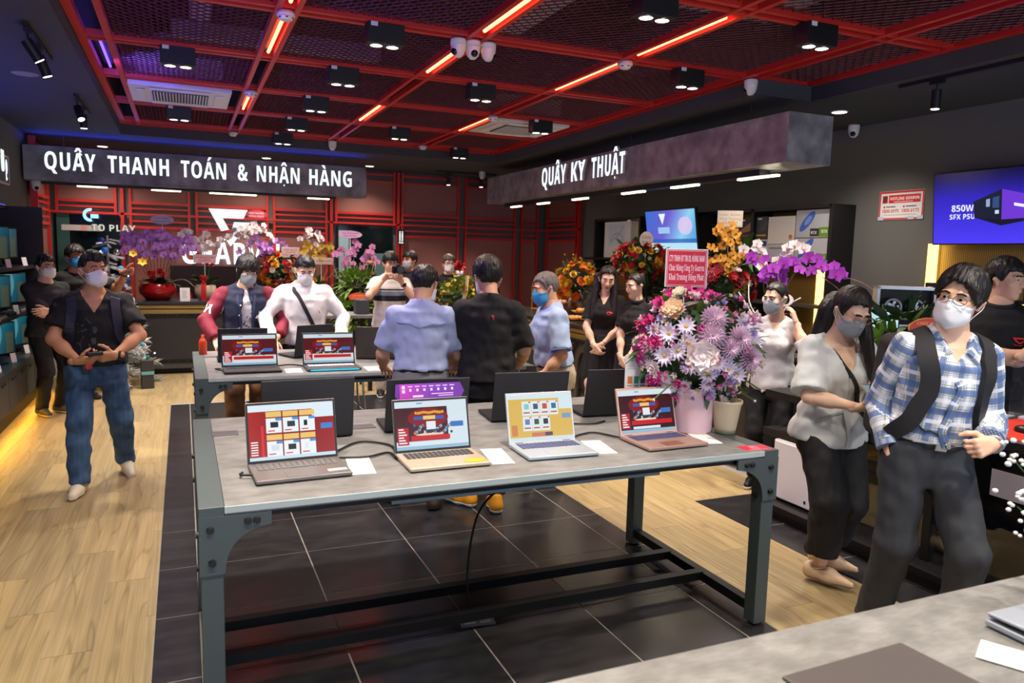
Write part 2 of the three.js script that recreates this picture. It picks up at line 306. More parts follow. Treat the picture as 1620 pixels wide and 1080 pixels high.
// red lattice with maroon panels around the back corner
{
  const BY = [2.49, 2.4, 2.3, 2.19, 2.09], TH = [0.045, 0.03, 0.04, 0.03, 0.045];
  const bay = (holder, x0, x1, at, low = true) => {               // at(x, y0, y1, w, d) maps to the wall
    for (const x of [x0 + 0.02, x1 - 0.02]) part('bar', at(x - 0.02, x + 0.02, low ? 0 : 2.27, 3.28, 0.06, 0.1), M.red, holder);
    BY.forEach((y, i) => { if (low || i < 3) part('bar', at(x0, x1, y - TH[i] / 2, y + TH[i] / 2, 0.05, 0.095), M.red, holder); });
    part('bar', at(x0, x1, 3.2, 3.24, 0.05, 0.095), M.red, holder); part('bar', at(x0, x1, 3.08, 3.11, 0.05, 0.095), M.red, holder);
    part('panel', at(x0 + 0.04, x1 - 0.04, BY[0], 3.08, 0.02, 0.05), M.maroon, holder);
    if (low) part('panel', at(x0 + 0.04, x1 - 0.04, 0, BY[4], 0.02, 0.05), M.maroon, holder);
  };
  const onBack = (x0, x1, y0, y1, d0, d1) => span(x0, x1, y0, y1, BACK + d0, BACK + d1);
  for (const [a, b, low] of [[-1.86, -0.98, false], [-0.8, 0.14, true], [0.22, 1.42, true], [1.5, 2.46, true], [2.6, 3.73, false], [3.85, 5.02, true], [5.14, 6.24, true], [6.36, 6.75, true]]) bay(wallBack, a, b, onBack, low);
  part('bar', onBack(LEFT, RIGHT, 2.285, 2.32, 0.06, 0.11), M.red, wallBack);
  for (const x of [-0.9, 2.53, 3.79]) part('bar', onBack(x - 0.025, x + 0.025, 0, 3.28, 0.05, 0.11), M.red, wallBack);
  part('panel', onBack(-1.9, -0.95, 0, 2.27, 0.0, 0.03), std(0x0b1416, 0.12), wallBack); part('panel', onBack(-1.86, -1.68, 0, 2.27, 0.03, 0.05), std(0x2d5552, 0.5), wallBack);
  const onRight = (a, b, y0, y1, d0, d1) => span(RIGHT - d1, RIGHT - d0, y0, y1, -b, -a);
  bay(wallRight, 12.75, 14.05, onRight, true); part('bar', onRight(12.62, 12.68, 0, 3.28, 0.05, 0.11), M.red, wallRight); part('bar', onRight(12.62, 14.3, 2.285, 2.32, 0.06, 0.11), M.red, wallRight);
  const onLeft = (a, b, y0, y1, d0, d1) => span(LEFT + d0, LEFT + d1, y0, y1, -b, -a);
  bay(wallLeft, 12.7, 13.95, onLeft, true); part('bar', onLeft(12.6, 12.66, 0, 3.28, 0.05, 0.14), M.red, wallLeft);
  // glazed door in the back wall
  const door = struct('door_1', [onBack(2.64, 3.69, 0, 2.26, 0.0, 0.04)], std(0x07181b, 0.08));
  part('pane', onBack(2.66, 2.86, 0.3, 2.16, 0.04, 0.055), std(0x9fc4cc, 0.15), door); part('pane', onBack(3.3, 3.62, 0.3, 1.75, 0.04, 0.052), std(0x6f8f94, 0.2), door);
  part('frame', [onBack(2.86, 2.9, 0, 2.26, 0.04, 0.06), onBack(2.64, 2.67, 0, 2.26, 0.04, 0.06)], M.black, door);
}
// toilet sign on the lattice
{
  const t = thing('toilet_sign', 'small dark hanging toilet sign with two white figures beside the door', 'sign', [3.84, 2.08, -14.178]);
  part('board', box(0.13, 0.27, 0.02), M.black, t);
  const fig = (x) => [sph(0.014, x, 0.09, 0.012, 10, 6), box(0.026, 0.09, 0.006, x, 0.025, 0.012), box(0.01, 0.08, 0.006, x - 0.008, -0.05, 0.012), box(0.01, 0.08, 0.006, x + 0.008, -0.05, 0.012)];
  part('pictogram', [...fig(-0.024), ...fig(0.024), box(0.09, 0.02, 0.004, 0, -0.115, 0.012)], glow(0xffffff, 1), t);
}
// ---------------------------------------------------------------- signs
function glyphs(str, h, depth, fit) {                               // one geometry per letter, word fitted to a width
  const f = font.data, size = h / 0.714, out = []; let x = 0;
  const adv = (c) => (f.glyphs[c] || f.glyphs.O).ha / f.resolution * size;
  const bar = (w, hh, cx, cy, rot) => { const g = box(w, hh, depth); g.rotateZ(rot); g.translate(cx, cy, depth / 2); return g; };
  for (const c of str) {
    const base = { 'Ầ': 'Â', 'Ậ': 'Â', 'Ỹ': 'Y' }[c] || c;
    if (c !== ' ') {
      const g = new TextGeometry(base, { font, size, depth, curveSegments: 6, bevelEnabled: false }); g.translate(x, 0, 0);
      const l = [g], m = x + adv(base) / 2;
      if (c === 'Ầ') l.push(bar(0.34 * h, 0.13 * h, m + 0.24 * h, 1.36 * h, -0.6));
      if (c === 'Ậ') l.push(bar(0.15 * h, 0.15 * h, m, -0.2 * h, 0));
      if (c === 'Ỹ') l.push(bar(0.2 * h, 0.09 * h, m - 0.12 * h, 1.2 * h, 0.35), bar(0.2 * h, 0.09 * h, m + 0.06 * h, 1.2 * h, -0.35), bar(0.12 * h, 0.09 * h, m + 0.2 * h, 1.21 * h, 0.6));
      out.push(merge(l));
    }
    x += adv(base);
  }
  const s = fit / (x - 0.02 * h); for (const g of out) { g.scale(s, 1, 1); g.computeBoundingBox(); const c = (g.boundingBox.min.x + g.boundingBox.max.x) / 2; g.translate(-c, 0, 0).scale(0.95, 1, 1).translate(c, 0, 0); }
  return out;
}
function letter(g, place, t) {                                        // pale letter block with its front face alight
  const b = part('letter', place(g.clone().scale(1, 1, 0.96)), letterBody, t); g.computeBoundingBox(); const z = g.boundingBox.max.z; part('letter_face', place(g.scale(0.999, 0.999, 0.05).translate(0, 0, z * 0.951)), letterGlow, b);
}
const letterGlow = glow(0xeefaff, 1.35), letterBody = std(0xbfc0ca, 0.5), lampStrip = glow(0xfff0d0, 7);
const signTex = std(0xffffff, 0.65, 0, { map: plasterTex, bumpMap: plasterTex, bumpScale: 0.001 });
const signTex2 = std(0xffffff, 0.38, 0, { map: plasterTex, bumpMap: plasterTex, bumpScale: 0.001 });
{
  const t = thing('hanging_sign', 'long dark grey hanging sign reading QUẦY THANH TOÁN & NHẬN HÀNG', 'sign', [0, 2.65, -12.3]);
  part('board', uvBox(span(-1.97, 2.75, 0, 0.465, -0.42, 0), 1.4), signTex, t);
  for (const [w, a, b] of [['QUẦY', -1.73, -1.09], ['THANH', -0.95, -0.13], ['TOÁN', 0, 0.65], ['&', 0.78, 0.94], ['NHẬN', 1.04, 1.72], ['HÀNG', 1.82, 2.53]]) for (const g of glyphs(w, 0.172, 0.025, b - a)) letter(g, (q) => q.translate(a, 0.15, 0.005), t);
  part('light_track', span(-1.8, 2.3, -0.035, 0, -0.3, -0.2), M.black, t);
  for (const [a, b] of [[-1.36, -0.98], [-0.4, 0.0], [0.4, 1.08], [1.86, 2.2]]) { part('strip_lamp', span(a, b, -0.05, -0.035, -0.27, -0.23), lampStrip, t); rectLight(0xffdca8, WARM * 3, b - a, 0.06, [(a + b) / 2, 2.595, -12.55], [(a + b) / 2, 0.9, -14.0]); }
  for (const x of [-1.5, 0.28, 2.24]) part('hanger', rod([x, 0.46, -0.2], [x, 0.66, -0.2], 0.006), M.iron, t);
  part('cove_strip', span(-1.9, 2.7, 0.466, 0.478, -0.14, -0.1), glow(0x4a5cff, 0.5), t); rectLight(0x4356ff, 22, 4.6, 0.04, [0.4, 3.15, -12.42], [0.4, 3.3, -12.4]);
}
{
  const t = thing('hanging_sign', 'long hanging plaster beam sign on the right with glowing letters QUẦY KỸ THUẬT', 'sign', [4.94, 2.669, 0]);
  part('board', uvBox(span(0, 0.52, 0, 0.438, -12.52, -5.3), 1.1), signTex2, t);
  for (const [w, a, b] of [['QUẦY', -10.18, -9.4], ['KỸ', -9.28, -8.86], ['THUẬT', -8.7, -7.88]]) for (const g of glyphs(w, 0.185, 0.035, b - a)) letter(g, (q) => q.rotateY(-Math.PI / 2).translate(-0.04, 0.125, a), t);
  for (let i = 0; i < 9; i++) part('letter_stud', rod([-0.04, 0.18, -10.0 + i * 0.25], [0, 0.18, -10.0 + i * 0.25], 0.008), M.white, t);
  part('light_track', span(0.2, 0.33, -0.06, 0, -12.2, -5.86), std(0x14161f, 0.5), t);
  for (const [a, b] of [[-12.03, -11.66], [-10.98, -10.6], [-9.8, -9.38], [-8.45, -7.96], [-7.38, -6.9], [-6.23, -5.68]]) { part('strip_lamp', span(0.24, 0.29, -0.078, -0.06, a, b), lampStrip, t); rectLight(0xffe6c0, WARM * 3, 0.06, b - a, [5.2, 2.58, (a + b) / 2], [5.5, 0, (a + b) / 2 + 1e-4]); }
  for (const z of [-11.5, -8.2, -6.04]) part('hanger', rod([0.2, 0.43, z], [0.2, 0.632, z], 0.006), M.iron, t);
}
{ // glowing shop logo on the back lattice
  const t = thing('wall_logo', 'large glowing white triangle emblem with the letters GEARVN on the back wall', 'sign', [0, 0, BACK + 0.13]);
  const px = (x, y) => [0.43 + (x - 330) * 0.01046, 2.45 - (y - 331) * 0.01085];
  const poly = (l) => extrude(l.map(([x, y]) => px(x, y)), 0.03);
  part('emblem', [poly([[330, 331], [391, 331], [384, 345], [351, 345], [361, 363], [349, 366]]), poly([[369, 351], [395, 351], [363, 390], [355, 377], [363, 377], [373, 362], [366, 362]])], letterGlow, t);
  const gs = glyphs('GEARVN', 0.27, 0.03, 1.68); for (const g of gs) part('letter', g.translate(-0.04, 1.5, 0), letterGlow, t);
  part('back_panel', span(-0.2, 1.8, 1.0, 1.46, -0.07, -0.01), std(0x241114, 0.4), t);
}
{
  const t = thing('wall_logo', 'small glowing pale blue letter G emblem above the silver tree', 'sign', [-1.36, 2.26, BACK + 0.2]);
  part('emblem', [new THREE.TorusGeometry(0.085, 0.022, 8, 24, Math.PI * 1.15).rotateZ(Math.PI * 0.42).scale(1, 1, 0.6), box(0.11, 0.06, 0.025, 0.06, -0.02, 0)], glow(0x8fd6ff, 2), t);
  const s = thing('wall_sign', 'grey and pink banner with white letters TO PLAY above the silver tree', 'sign', [-1.76, 2.0, BACK + 0.3]);
  part('banner', span(0, 0.56, 0, 0.09, -0.02, 0), std(0xb9b9b6, 0.5), s); part('banner_patch', span(0.27, 0.36, 0.0, 0.085, 0, 0.004), std(0xc98f92, 0.6), s);
  let x = 0.42; for (const w of ['TO', 'PLAY']) { const wd = w.length * 0.1; for (const g of glyphs(w, 0.075, 0.012, wd)) part('letter', g.translate(x, 0.005, 0.005), std(0xc9d2d2, 0.4, 0, { emissive: 0x9fb0b0, emissiveIntensity: 0.3 }), s); x += wd + 0.04; }
}
{
  const t = thing('wall_sign', 'white framed black sign with a letter U high on the left wall', 'sign', [LEFT + 0.03, 2.66, -10.85], Math.PI / 2);
  part('board', box(0.8, 0.34, 0.03), M.black, t);
  part('frame', [box(0.8, 0.02, 0.04, 0, 0.165, 0), box(0.8, 0.02, 0.04, 0, -0.165, 0), box(0.02, 0.34, 0.04, 0.39, 0, 0), box(0.02, 0.34, 0.04, -0.39, 0, 0)], M.white, t);
  for (const g of glyphs('U', 0.18, 0.012, 0.16)) part('letter', g.translate(-0.05, -0.03, 0.015), letterGlow, t);
  part('figure', [new THREE.CircleGeometry(0.07, 16).scale(0.8, 1.3, 1).translate(0.24, 0.04, 0.02), box(0.02, 0.1, 0.006, 0.22, -0.09, 0.018).rotateZ(0.05), box(0.05, 0.02, 0.006, 0.25, -0.1, 0.018)], letterGlow, t);
}
// ---------------------------------------------------------------- counters
const meshTex = dataTex(64, 64, (u, v) => { const a = Math.abs(((u * 8 + v * 8) % 1 + 1) % 1 - 0.5), b = Math.abs(((u * 8 - v * 8) % 1 + 1) % 1 - 0.5); const k = Math.max(a, b) > 0.4 ? 96 : 46; return [k, k - 1, k - 4]; });
meshTex.wrapS = meshTex.wrapT = THREE.RepeatWrapping;
const meshFront = std(0xffffff, 0.5, 0.3, { map: meshTex }), goldStrip = std(0xa88f4a, 0.4, 0.4);
function counter(label, len, depth, pos, turn, opt = {}) {           // front faces local +z, length along x from 0
  const t = thing('counter', label, 'counter', pos, turn), h = opt.h || 1.02;
  part('worktop', uvBox(rbox(len + 0.04, 0.04, depth + 0.04, 0.004, len / 2, h - 0.02, -depth / 2), 0.9), std(0x6d6d70, 0.35, 0, { map: concreteTex }), t);
  part('carcass', span(0, len, 0.08, h - 0.04, -depth, -0.05), M.steelDark, t);
  part('gold_strip', [span(0, len, h - 0.095, h - 0.05, -0.05, 0)], goldStrip, t); part('gold_strip', [span(0.02, len - 0.02, h - 0.17, h - 0.11, -0.05, -0.012)], goldStrip, t);
  part('beam', [span(0, len, h - 0.205, h - 0.17, -0.05, 0.01), span(0, len, 0.16, 0.2, -0.05, 0.01)], M.steelDark, t);
  part('mesh_front', uvBox(span(0, len, 0.2, h - 0.205, -0.05, -0.01), 0.12), meshFront, t);
  part('kick_plate', span(0, len, 0, 0.08, -depth, -0.1), M.black, t); part('base_panel', span(0, len, 0.08, 0.16, -0.05, 0), std(0x4a4a47, 0.6), t);
  const r = [], rg = new THREE.SphereGeometry(0.007, 6, 4); for (let x = 0.06; x < len; x += 0.12) for (const y of [h - 0.188, 0.18]) r.push(rg.clone().translate(x, y, 0.012));
  part('rivets', r, M.iron, t);
  if (opt.arch) for (const x of opt.arch) part('arch_frame', archBar(0.24, h - 0.22).translate(x, 0, 0.02), M.iron, t);
  return t;
}
function archBar(w, h) {
  const s = new THREE.Shape(); s.moveTo(0, 0.02); s.lineTo(0, h - w); s.quadraticCurveTo(0, h, w, h); s.lineTo(w, h - 0.07); s.quadraticCurveTo(0.07, h - 0.08, 0.07, h - w - 0.05); s.lineTo(0.07, 0.02);
  return new THREE.ExtrudeGeometry(s, { depth: 0.03, bevelEnabled: false, curveSegments: 10 });
}
counter('back checkout counter with gold strips and mesh front below the glowing logo', 2.85, 0.6, [-0.75, 0, -11.5], 0);
counter('long right service counter with pastry trays and orchids under the plaster beam sign', 6.2, 0.7, [4.34, 0, -11.1], -Math.PI / 2, { h: 0.97, arch: [5.55, 5.85, 2.9, 3.2] });
// ---------------------------------------------------------------- display tables
function displayTable(label, pos, copyOf) {
  const t = thing('display_table', label, 'table', pos, 0, 'grey display tables with riveted steel frames'), W = 2.58, D = 1.47, H = 0.885;
  part('tabletop', uvBox(rbox(W - 0.17, 0.035, D, 0.003, W / 2, H - 0.0175, -D / 2), 0.8), M.concrete, t);
  part('front_edge', span(0.085, W - 0.085, H - 0.026, H - 0.003, 0, 0.006), std(0xaebcbc, 0.5), t);
  for (const x of [0.042, W - 0.042]) {
    part('end_plate', rbox(0.085, 0.04, D + 0.012, 0.003, x, H - 0.02, -D / 2), M.steel, t);
    for (const z of [-0.04, -1.14]) {
      const s = x < 1 ? 1 : -1, leg = part('leg', [rbox(0.075, H - 0.05, 0.075, 0.004, x, (H - 0.04) / 2 + 0.005, z)], M.steel, t);
      const q = new THREE.Shape(); q.moveTo(-0.042, 0); q.lineTo(0.2, 0); q.lineTo(0.2, -0.045); q.quadraticCurveTo(0.045, -0.06, 0.042, -0.21); q.lineTo(-0.042, -0.21); q.closePath();
      const gus = new THREE.ExtrudeGeometry(q, { depth: 0.012, bevelEnabled: false, curveSegments: 10 }); if (s < 0) gus.scale(-1, 1, 1).translate(0, 0, 0);
      if (s < 0) { const ix = gus.index; const p = gus.attributes.position.array; for (let i = 0; i < p.length; i += 9) for (let k = 0; k < 3; k++) { const a = p[i + k]; p[i + k] = p[i + 6 + k]; p[i + 6 + k] = a; } gus.computeVertexNormals(); }
      part('gusset_plate', gus.translate(x, H - 0.035, z + 0.036), M.steel, leg);
      part('bolt', [[-0.005, -0.045], [0.0, -0.165], [0.12 * s, -0.024], [0.15 * s, -0.024]].map(([dx, dy]) => rod([x + dx, H - 0.035 + dy, z + 0.046], [x + dx, H - 0.035 + dy, z + 0.062], 0.015, 0.012, 6)), M.black, leg);
      part('bolt', [-0.08, -0.2].map((dy) => rod([x - 0.035, H - 0.03 + dy, z], [x - 0.052, H - 0.03 + dy, z], 0.014, 0.012, 6)), M.black, leg);
      part('foot', rod([x, 0, z], [x, 0.03, z], 0.03, 0.012, 10), M.black, leg);
    }
    part('side_rail', [span(x - 0.025, x + 0.025, 0.05, 0.1, -1.1, -0.07)], M.steelDark, t);
  }
  for (const z of [-0.45, -0.75]) part('cross_rail', span(0.06, W - 0.06, 0.06, 0.105, z - 0.025, z + 0.025), M.steelDark, t);
  part('apron', span(0.08, W - 0.08, H - 0.056, H - 0.036, -0.06, -0.02), M.steelDark, t); part('apron', span(0.08, W - 0.08, H - 0.1, H - 0.036, -D + 0.02, -D + 0.06), M.steelDark, t);
  part('cable_tray', span(0.7, 1.95, H - 0.085, H - 0.05, -0.3, -0.065), std(0x6d8288, 0.5), t);
  for (const [x, z] of [[0.14, -1.1], [0.8, -1.05], [1.6, -1.1]]) part('socket_lid', [rbox(0.12, 0.004, 0.09, 0.001, x, H + 0.002, z)], std(0x5c5c5f, 0.4, 0.2), t);
  return t;
}
displayTable('nearer grey display table holding four open laptops and the pink flower box', [0.03, 0, -2.73]);
displayTable('farther grey display table the two young men in masks lean over', [0.06, 0, -5.53]);
{ // counter in the lower right corner of the photo
  const t = thing('display_counter', 'pale grey foreground counter in the lower right corner with laptops on it', 'counter', [0, 0, 0]);
  part('worktop', uvBox(rbox(2.3, 0.04, 0.75, 0.004, 1.75, 0.87, -0.955), 0.7), M.concrete, t);
  part('carcass', span(0.7, 2.85, 0, 0.85, -1.28, -0.62), M.steelDark, t);
}
// floor socket and cable below the near table
{
  const t = thing('floor_socket', 'steel floor socket plate with two white covers under the nearer table', 'socket', [1.28, 0, -3.27], -0.15);
  part('plate', rbox(0.17, 0.008, 0.12, 0.002, 0, 0.004, 0), M.silver, t); for (const x of [-0.038, 0.038]) part('cover', rbox(0.055, 0.006, 0.08, 0.002, x, 0.01, 0.005), M.white, t);
  part('plug', rbox(0.035, 0.04, 0.03, 0.006, -0.03, 0.03, -0.035), M.black, t);
}
solo('power_cable', tube([[1.25, 0.045, -3.3], [1.27, 0.2, -3.38], [1.3, 0.5, -3.34], [1.33, 0.8, -3.0]], 0.006, 30), M.cable, 'black cable hanging from the nearer table down to the floor socket', 'cable');
// ---------------------------------------------------------------- laptops
function screenHero(x, w, h, tone) {                                   // shop promo page with a dark red stage
  x.fillStyle = '#dfeef6'; x.fillRect(0, 0, w, h); x.fillStyle = tone.bg; x.fillRect(0, h * 0.13, w * tone.cover, h * tone.foot);
  x.fillStyle = '#8d0d12'; x.beginPath(); x.ellipse(w * 0.45, h * 0.35, w * 0.28, h * 0.2, 0, 0, 7); x.fill();
  x.fillStyle = '#ffcf3a'; x.font = 'bold ' + h * 0.1 + 'px sans-serif'; for (let i = 0; i < 17; i++) x.fillRect(w * (0.27 + i * 0.024), h * (0.215 + 0.008 * Math.sin(i)), w * 0.017, h * 0.055);
  x.fillStyle = '#3d62b8'; x.fillRect(w * 0.25, h * 0.32, w * 0.42, h * 0.07); x.fillStyle = '#f1d27a'; x.fillRect(w * 0.38, h * 0.31, w * 0.17, h * 0.08);
  for (let i = 0; i < 60; i++) { x.fillStyle = ['#2f6ea8', '#4fa2d8', '#e08a2d', '#d8d8d8', '#23384e'][i % 5]; x.fillRect(w * (0.24 + ((i * 37) % 52) / 100), h * (0.48 + ((i * 23) % 20) / 100), w * 0.03, h * 0.05); }
  x.fillStyle = '#eef6fb'; x.fillRect(w * 0.42, h * 0.43, w * 0.13, h * 0.17); x.fillStyle = '#2e4966'; x.fillRect(w * 0.4, h * 0.6, w * 0.18, h * 0.04);
  x.fillStyle = '#f0e0c0'; x.beginPath(); x.ellipse(w * 0.46, h * 0.7, w * 0.2, h * 0.025, 0, 0, 7); x.fill();
  x.fillStyle = '#d3181d'; x.fillRect(w * 0.2, h * 0.72, w * tone.cover * 0.75, h * 0.1); x.fillStyle = '#3f78c4'; x.fillRect(w * 0.76, h * 0.46, w * 0.18, h * 0.11);
  x.fillStyle = '#c3161c'; x.fillRect(w * 0.02, h * 0.54, w * 0.15, h * 0.36); x.fillStyle = '#fff'; for (let i = 0; i < 6; i++) x.fillRect(w * 0.035, h * (0.56 + i * 0.056), w * (0.07 + 0.02 * (i % 3)), h * 0.028);
  x.fillStyle = '#e6f1f6'; x.fillRect(w * 0.22, h * 0.86, w * 0.5, h * 0.06); x.fillStyle = '#9cc3dc'; x.fillRect(0, h * 0.93, w, h * 0.07); x.fillStyle = '#7fb0e0'; x.fillRect(w * 0.3, h * 0.03, w * 0.08, h * 0.03);
}
function screenGrid(x, w, h) {                                        // red page of six product cards
  x.fillStyle = '#9c1410'; x.fillRect(0, 0, w, h); const g = x.createLinearGradient(0, 0, w, 0); g.addColorStop(0, '#b3200f'); g.addColorStop(0.5, '#7c0f0d'); g.addColorStop(1, '#a51a12'); x.fillStyle = g; x.fillRect(0, 0, w, h);
  x.fillStyle = '#e4f2fb'; x.fillRect(0, 0, w, h * 0.12); x.fillRect(w * 0.74, 0, w * 0.26, h * 0.28); x.fillStyle = '#e8242b'; x.fillRect(w * 0.14, h * 0.38, w * 0.03, h * 0.6);
  for (let r = 0; r < 2; r++) for (let c = 0; c < 3; c++) {
    const X = w * (0.2 + c * 0.195), Y = h * (0.13 + r * 0.42); x.fillStyle = '#f3c66e'; x.fillRect(X, Y, w * 0.18, h * 0.1); x.fillStyle = '#f2f8fb'; x.fillRect(X, Y + h * 0.12, w * 0.18, h * 0.27);
    x.fillStyle = '#4d9be0'; x.fillRect(X + w * 0.11, Y + h * 0.12, w * 0.07, h * 0.05); x.fillStyle = ['#17202c', '#2b3440', '#111', '#d9e4ec', '#20242a', '#e6ecef'][r * 3 + c]; x.fillRect(X + w * 0.05, Y + h * 0.19, w * (c === 2 ? 0.04 : 0.09), h * 0.1);
    x.fillStyle = '#d33'; x.fillRect(X + w * 0.02, Y + h * 0.34, w * 0.08, h * 0.02);
  }
  x.fillStyle = '#3f86d8'; x.fillRect(w * 0.84, h * 0.4, w * 0.14, h * 0.1); x.fillStyle = '#fff'; for (let i = 0; i < 6; i++) x.fillRect(w * 0.02, h * (0.66 + i * 0.045), w * 0.08, h * 0.022);
  x.fillStyle = '#cfe6f2'; x.fillRect(0, h * 0.94, w, h * 0.06);
}
function screenYellow(x, w, h) {                                      // yellow page with two rows of small cards
  x.fillStyle = '#e5bd58'; x.fillRect(0, 0, w, h); x.fillStyle = '#dff1f8'; x.fillRect(0, 0, w, h * 0.09); x.fillRect(w * 0.8, 0, w * 0.2, h * 0.34);
  const cols = ['#8fd0cf', '#4a5a78', '#c9583a', '#2f78a0', '#6d86b8', '#3f5d46', '#38293a'];
  for (let i = 0; i < 7; i++) { const r = i < 4 ? 0 : 1, c = r ? i - 4 : i, X = w * (0.21 + c * 0.145), Y = h * (0.14 + r * 0.34); x.fillStyle = '#e8f4f8'; x.fillRect(X, Y, w * 0.14, h * 0.32); x.fillStyle = cols[i]; x.fillRect(X + w * 0.035, Y + h * 0.06, w * 0.075, h * 0.12); x.fillStyle = '#c25a48'; x.fillRect(X + w * 0.02, Y + h * 0.24, w * 0.1, h * 0.03); x.fillStyle = '#d43'; x.fillRect(X + w * 0.11, Y + h * 0.01, w * 0.025, h * 0.03); }
  x.fillStyle = '#7fa3d4'; x.fillRect(w * 0.84, h * 0.44, w * 0.14, h * 0.11); x.fillStyle = '#d88a4a'; x.fillRect(w * 0.03, h * 0.66, w * 0.09, h * 0.24); x.fillStyle = '#d57f5e'; x.fillRect(w * 0.34, h * 0.84, w * 0.3, h * 0.09); x.fillStyle = '#5a4a58'; x.fillRect(w * 0.55, h * 0.84, w * 0.12, h * 0.08);
  x.fillStyle = '#dcecf2'; x.fillRect(0, h * 0.94, w, h * 0.06);
}
function screenMat(draw, k = 0.9, w = 512, h = 300) { const t = canvasTex(w, h, draw); return new THREE.MeshStandardMaterial({ color: 0x050505, emissive: 0xffffff, emissiveMap: t, emissiveIntensity: k, roughness: 0.25 }); }
const plane = (w, h) => new THREE.PlaneGeometry(w, h);
function laptop(label, pos, turn, o, group) {
  const t = thing('laptop', label, 'laptop', pos, turn, group), w = o.w || 0.345, d = o.d || 0.25, th = 0.016, a = o.tilt ?? 0.28, sh = o.sh || 0.225;
  const body = o.body || M.silver;
  part('base', rbox(w, th, d, 0.005, 0, th / 2 + 0.003, 0), body, t);
  const keys = [], kw = (w - 0.05) / 14, kg = new THREE.BoxGeometry(kw * 0.76, 0.003, 0.0125);
  for (let r = 0; r < 5; r++) for (let c = 0; c < 14; c++) if (!(r === 4 && c > 3 && c < 9)) keys.push(kg.clone().translate(-w / 2 + 0.025 + kw * (c + 0.5), th + 0.0045, -d / 2 + 0.035 + r * 0.0175));
  keys.push(new THREE.BoxGeometry(kw * 4.8, 0.003, 0.0125).translate(-w / 2 + 0.025 + kw * 6.5, th + 0.0045, -d / 2 + 0.105));
  part('keyboard', keys, o.keys || std(0x3a3a40, 0.6), t); part('trackpad', rbox(0.11, 0.002, 0.068, 0.001, -0.01, th + 0.0035, d / 2 - 0.045), o.pad || body, t);
  if (o.sticker) part('sticker', [new THREE.CylinderGeometry(0.036, 0.036, 0.0015, 20).scale(1.35, 1, 0.75).translate(w / 2 - 0.06, th + 0.004, d / 2 - 0.04)], std(o.sticker, 0.5), t);
  if (o.label2) part('sticker', [box(0.075, 0.0015, 0.026, w / 2 - 0.05, th + 0.004, d / 2 - 0.05)], M.white, t);
  const lid = part('lid', rbox(w, sh + 0.018, 0.009, 0.004, 0, (sh + 0.018) / 2, -0.0045), o.lid || body, t);
  lid.position.set(0, th * 0.7, -d / 2 + 0.004); lid.rotation.x = -a; if (a < -1) lid.position.y = th + 0.014;
  part('bezel', box(w - 0.006, sh + 0.012, 0.002, 0, (sh + 0.018) / 2, 0.0005), o.bezel || M.black, lid);
  if (o.screen) { const s = part('screen', plane(w - 0.02, sh - 0.012).translate(0, (sh + 0.018) / 2 + 0.003, 0.002), o.screen, lid); }
  part('hinge', [rod([-w / 2 + 0.03, 0.014, -d / 2 + 0.002], [-w / 2 + 0.07, 0.014, -d / 2 + 0.002], 0.007), rod([w / 2 - 0.07, 0.014, -d / 2 + 0.002], [w / 2 - 0.03, 0.014, -d / 2 + 0.002], 0.007)], M.steelDark, t);
  return t;
}
const hero1 = screenMat((x, w, h) => screenHero(x, w, h, { bg: '#3c0b10', cover: 1, foot: 0.8 })), hero2 = screenMat((x, w, h) => screenHero(x, w, h, { bg: '#4a1216', cover: 0.72, foot: 0.7 })), hero3 = screenMat((x, w, h) => screenHero(x, w, h, { bg: '#5d1416', cover: 1, foot: 0.55 }), 0.8);
const gridPage = screenMat(screenGrid, 0.95), yellowPage = screenMat(screenYellow, 0.9);
const T = 0.887, graphite = std(0x77716f, 0.4, 0.4), champagne = std(0xb9aa94, 0.4, 0.4), ice = std(0xa9b4bd, 0.35, 0.4), rose = std(0xae9083, 0.38, 0.4), bluekeys = std(0x4c5078, 0.6);
laptop('dark grey laptop with a red page of product cards on the near table', [0.415, T, -3.05], 0.05, { body: graphite, screen: gridPage, label2: true, keys: std(0x6e6a69, 0.6), pad: graphite, sh: 0.24, w: 0.37 });
laptop('gold laptop with a round orange sticker on the near table', [1.01, T, -3.02], 0.0, { body: champagne, lid: graphite, screen: hero2, sticker: 0xe0a028, pad: champagne, w: 0.355 });
laptop('pale silver blue laptop showing a yellow product page on the near table', [1.545, T, -3.02], -0.04, { body: ice, bezel: std(0xb9c2c6, 0.4), screen: yellowPage, keys: bluekeys, pad: ice });
laptop('rose gold laptop with a dark red page beside the pink flower box', [2.14, T, -3.0], 0.02, { body: rose, bezel: std(0xc9a79a, 0.4), screen: hero1, keys: bluekeys, pad: std(0x96684f, 0.35, 0.4) });
const bk = { body: M.black, lid: std(0x24252a, 0.6), w: 0.42, d: 0.27, sh: 0.255, tilt: 0.2, screen: hero2 };
laptop('large black laptop lid directly behind the red product card laptop', [0.52, T, -3.72], Math.PI + 0.05, { ...bk, w: 0.43, sh: 0.27, tilt: 0.12 });
laptop('black laptop seen from behind with a purple info strip on its lid', [1.12, T, -3.72], Math.PI - 0.08, bk);
laptop('matte charcoal laptop seen from behind, behind the yellow page laptop', [1.72, T, -3.78], Math.PI - 0.1, bk);
laptop('black laptop seen from behind with an upright paper sheet before it', [2.27, T, -3.75], Math.PI - 0.1, { ...bk, w: 0.44 });
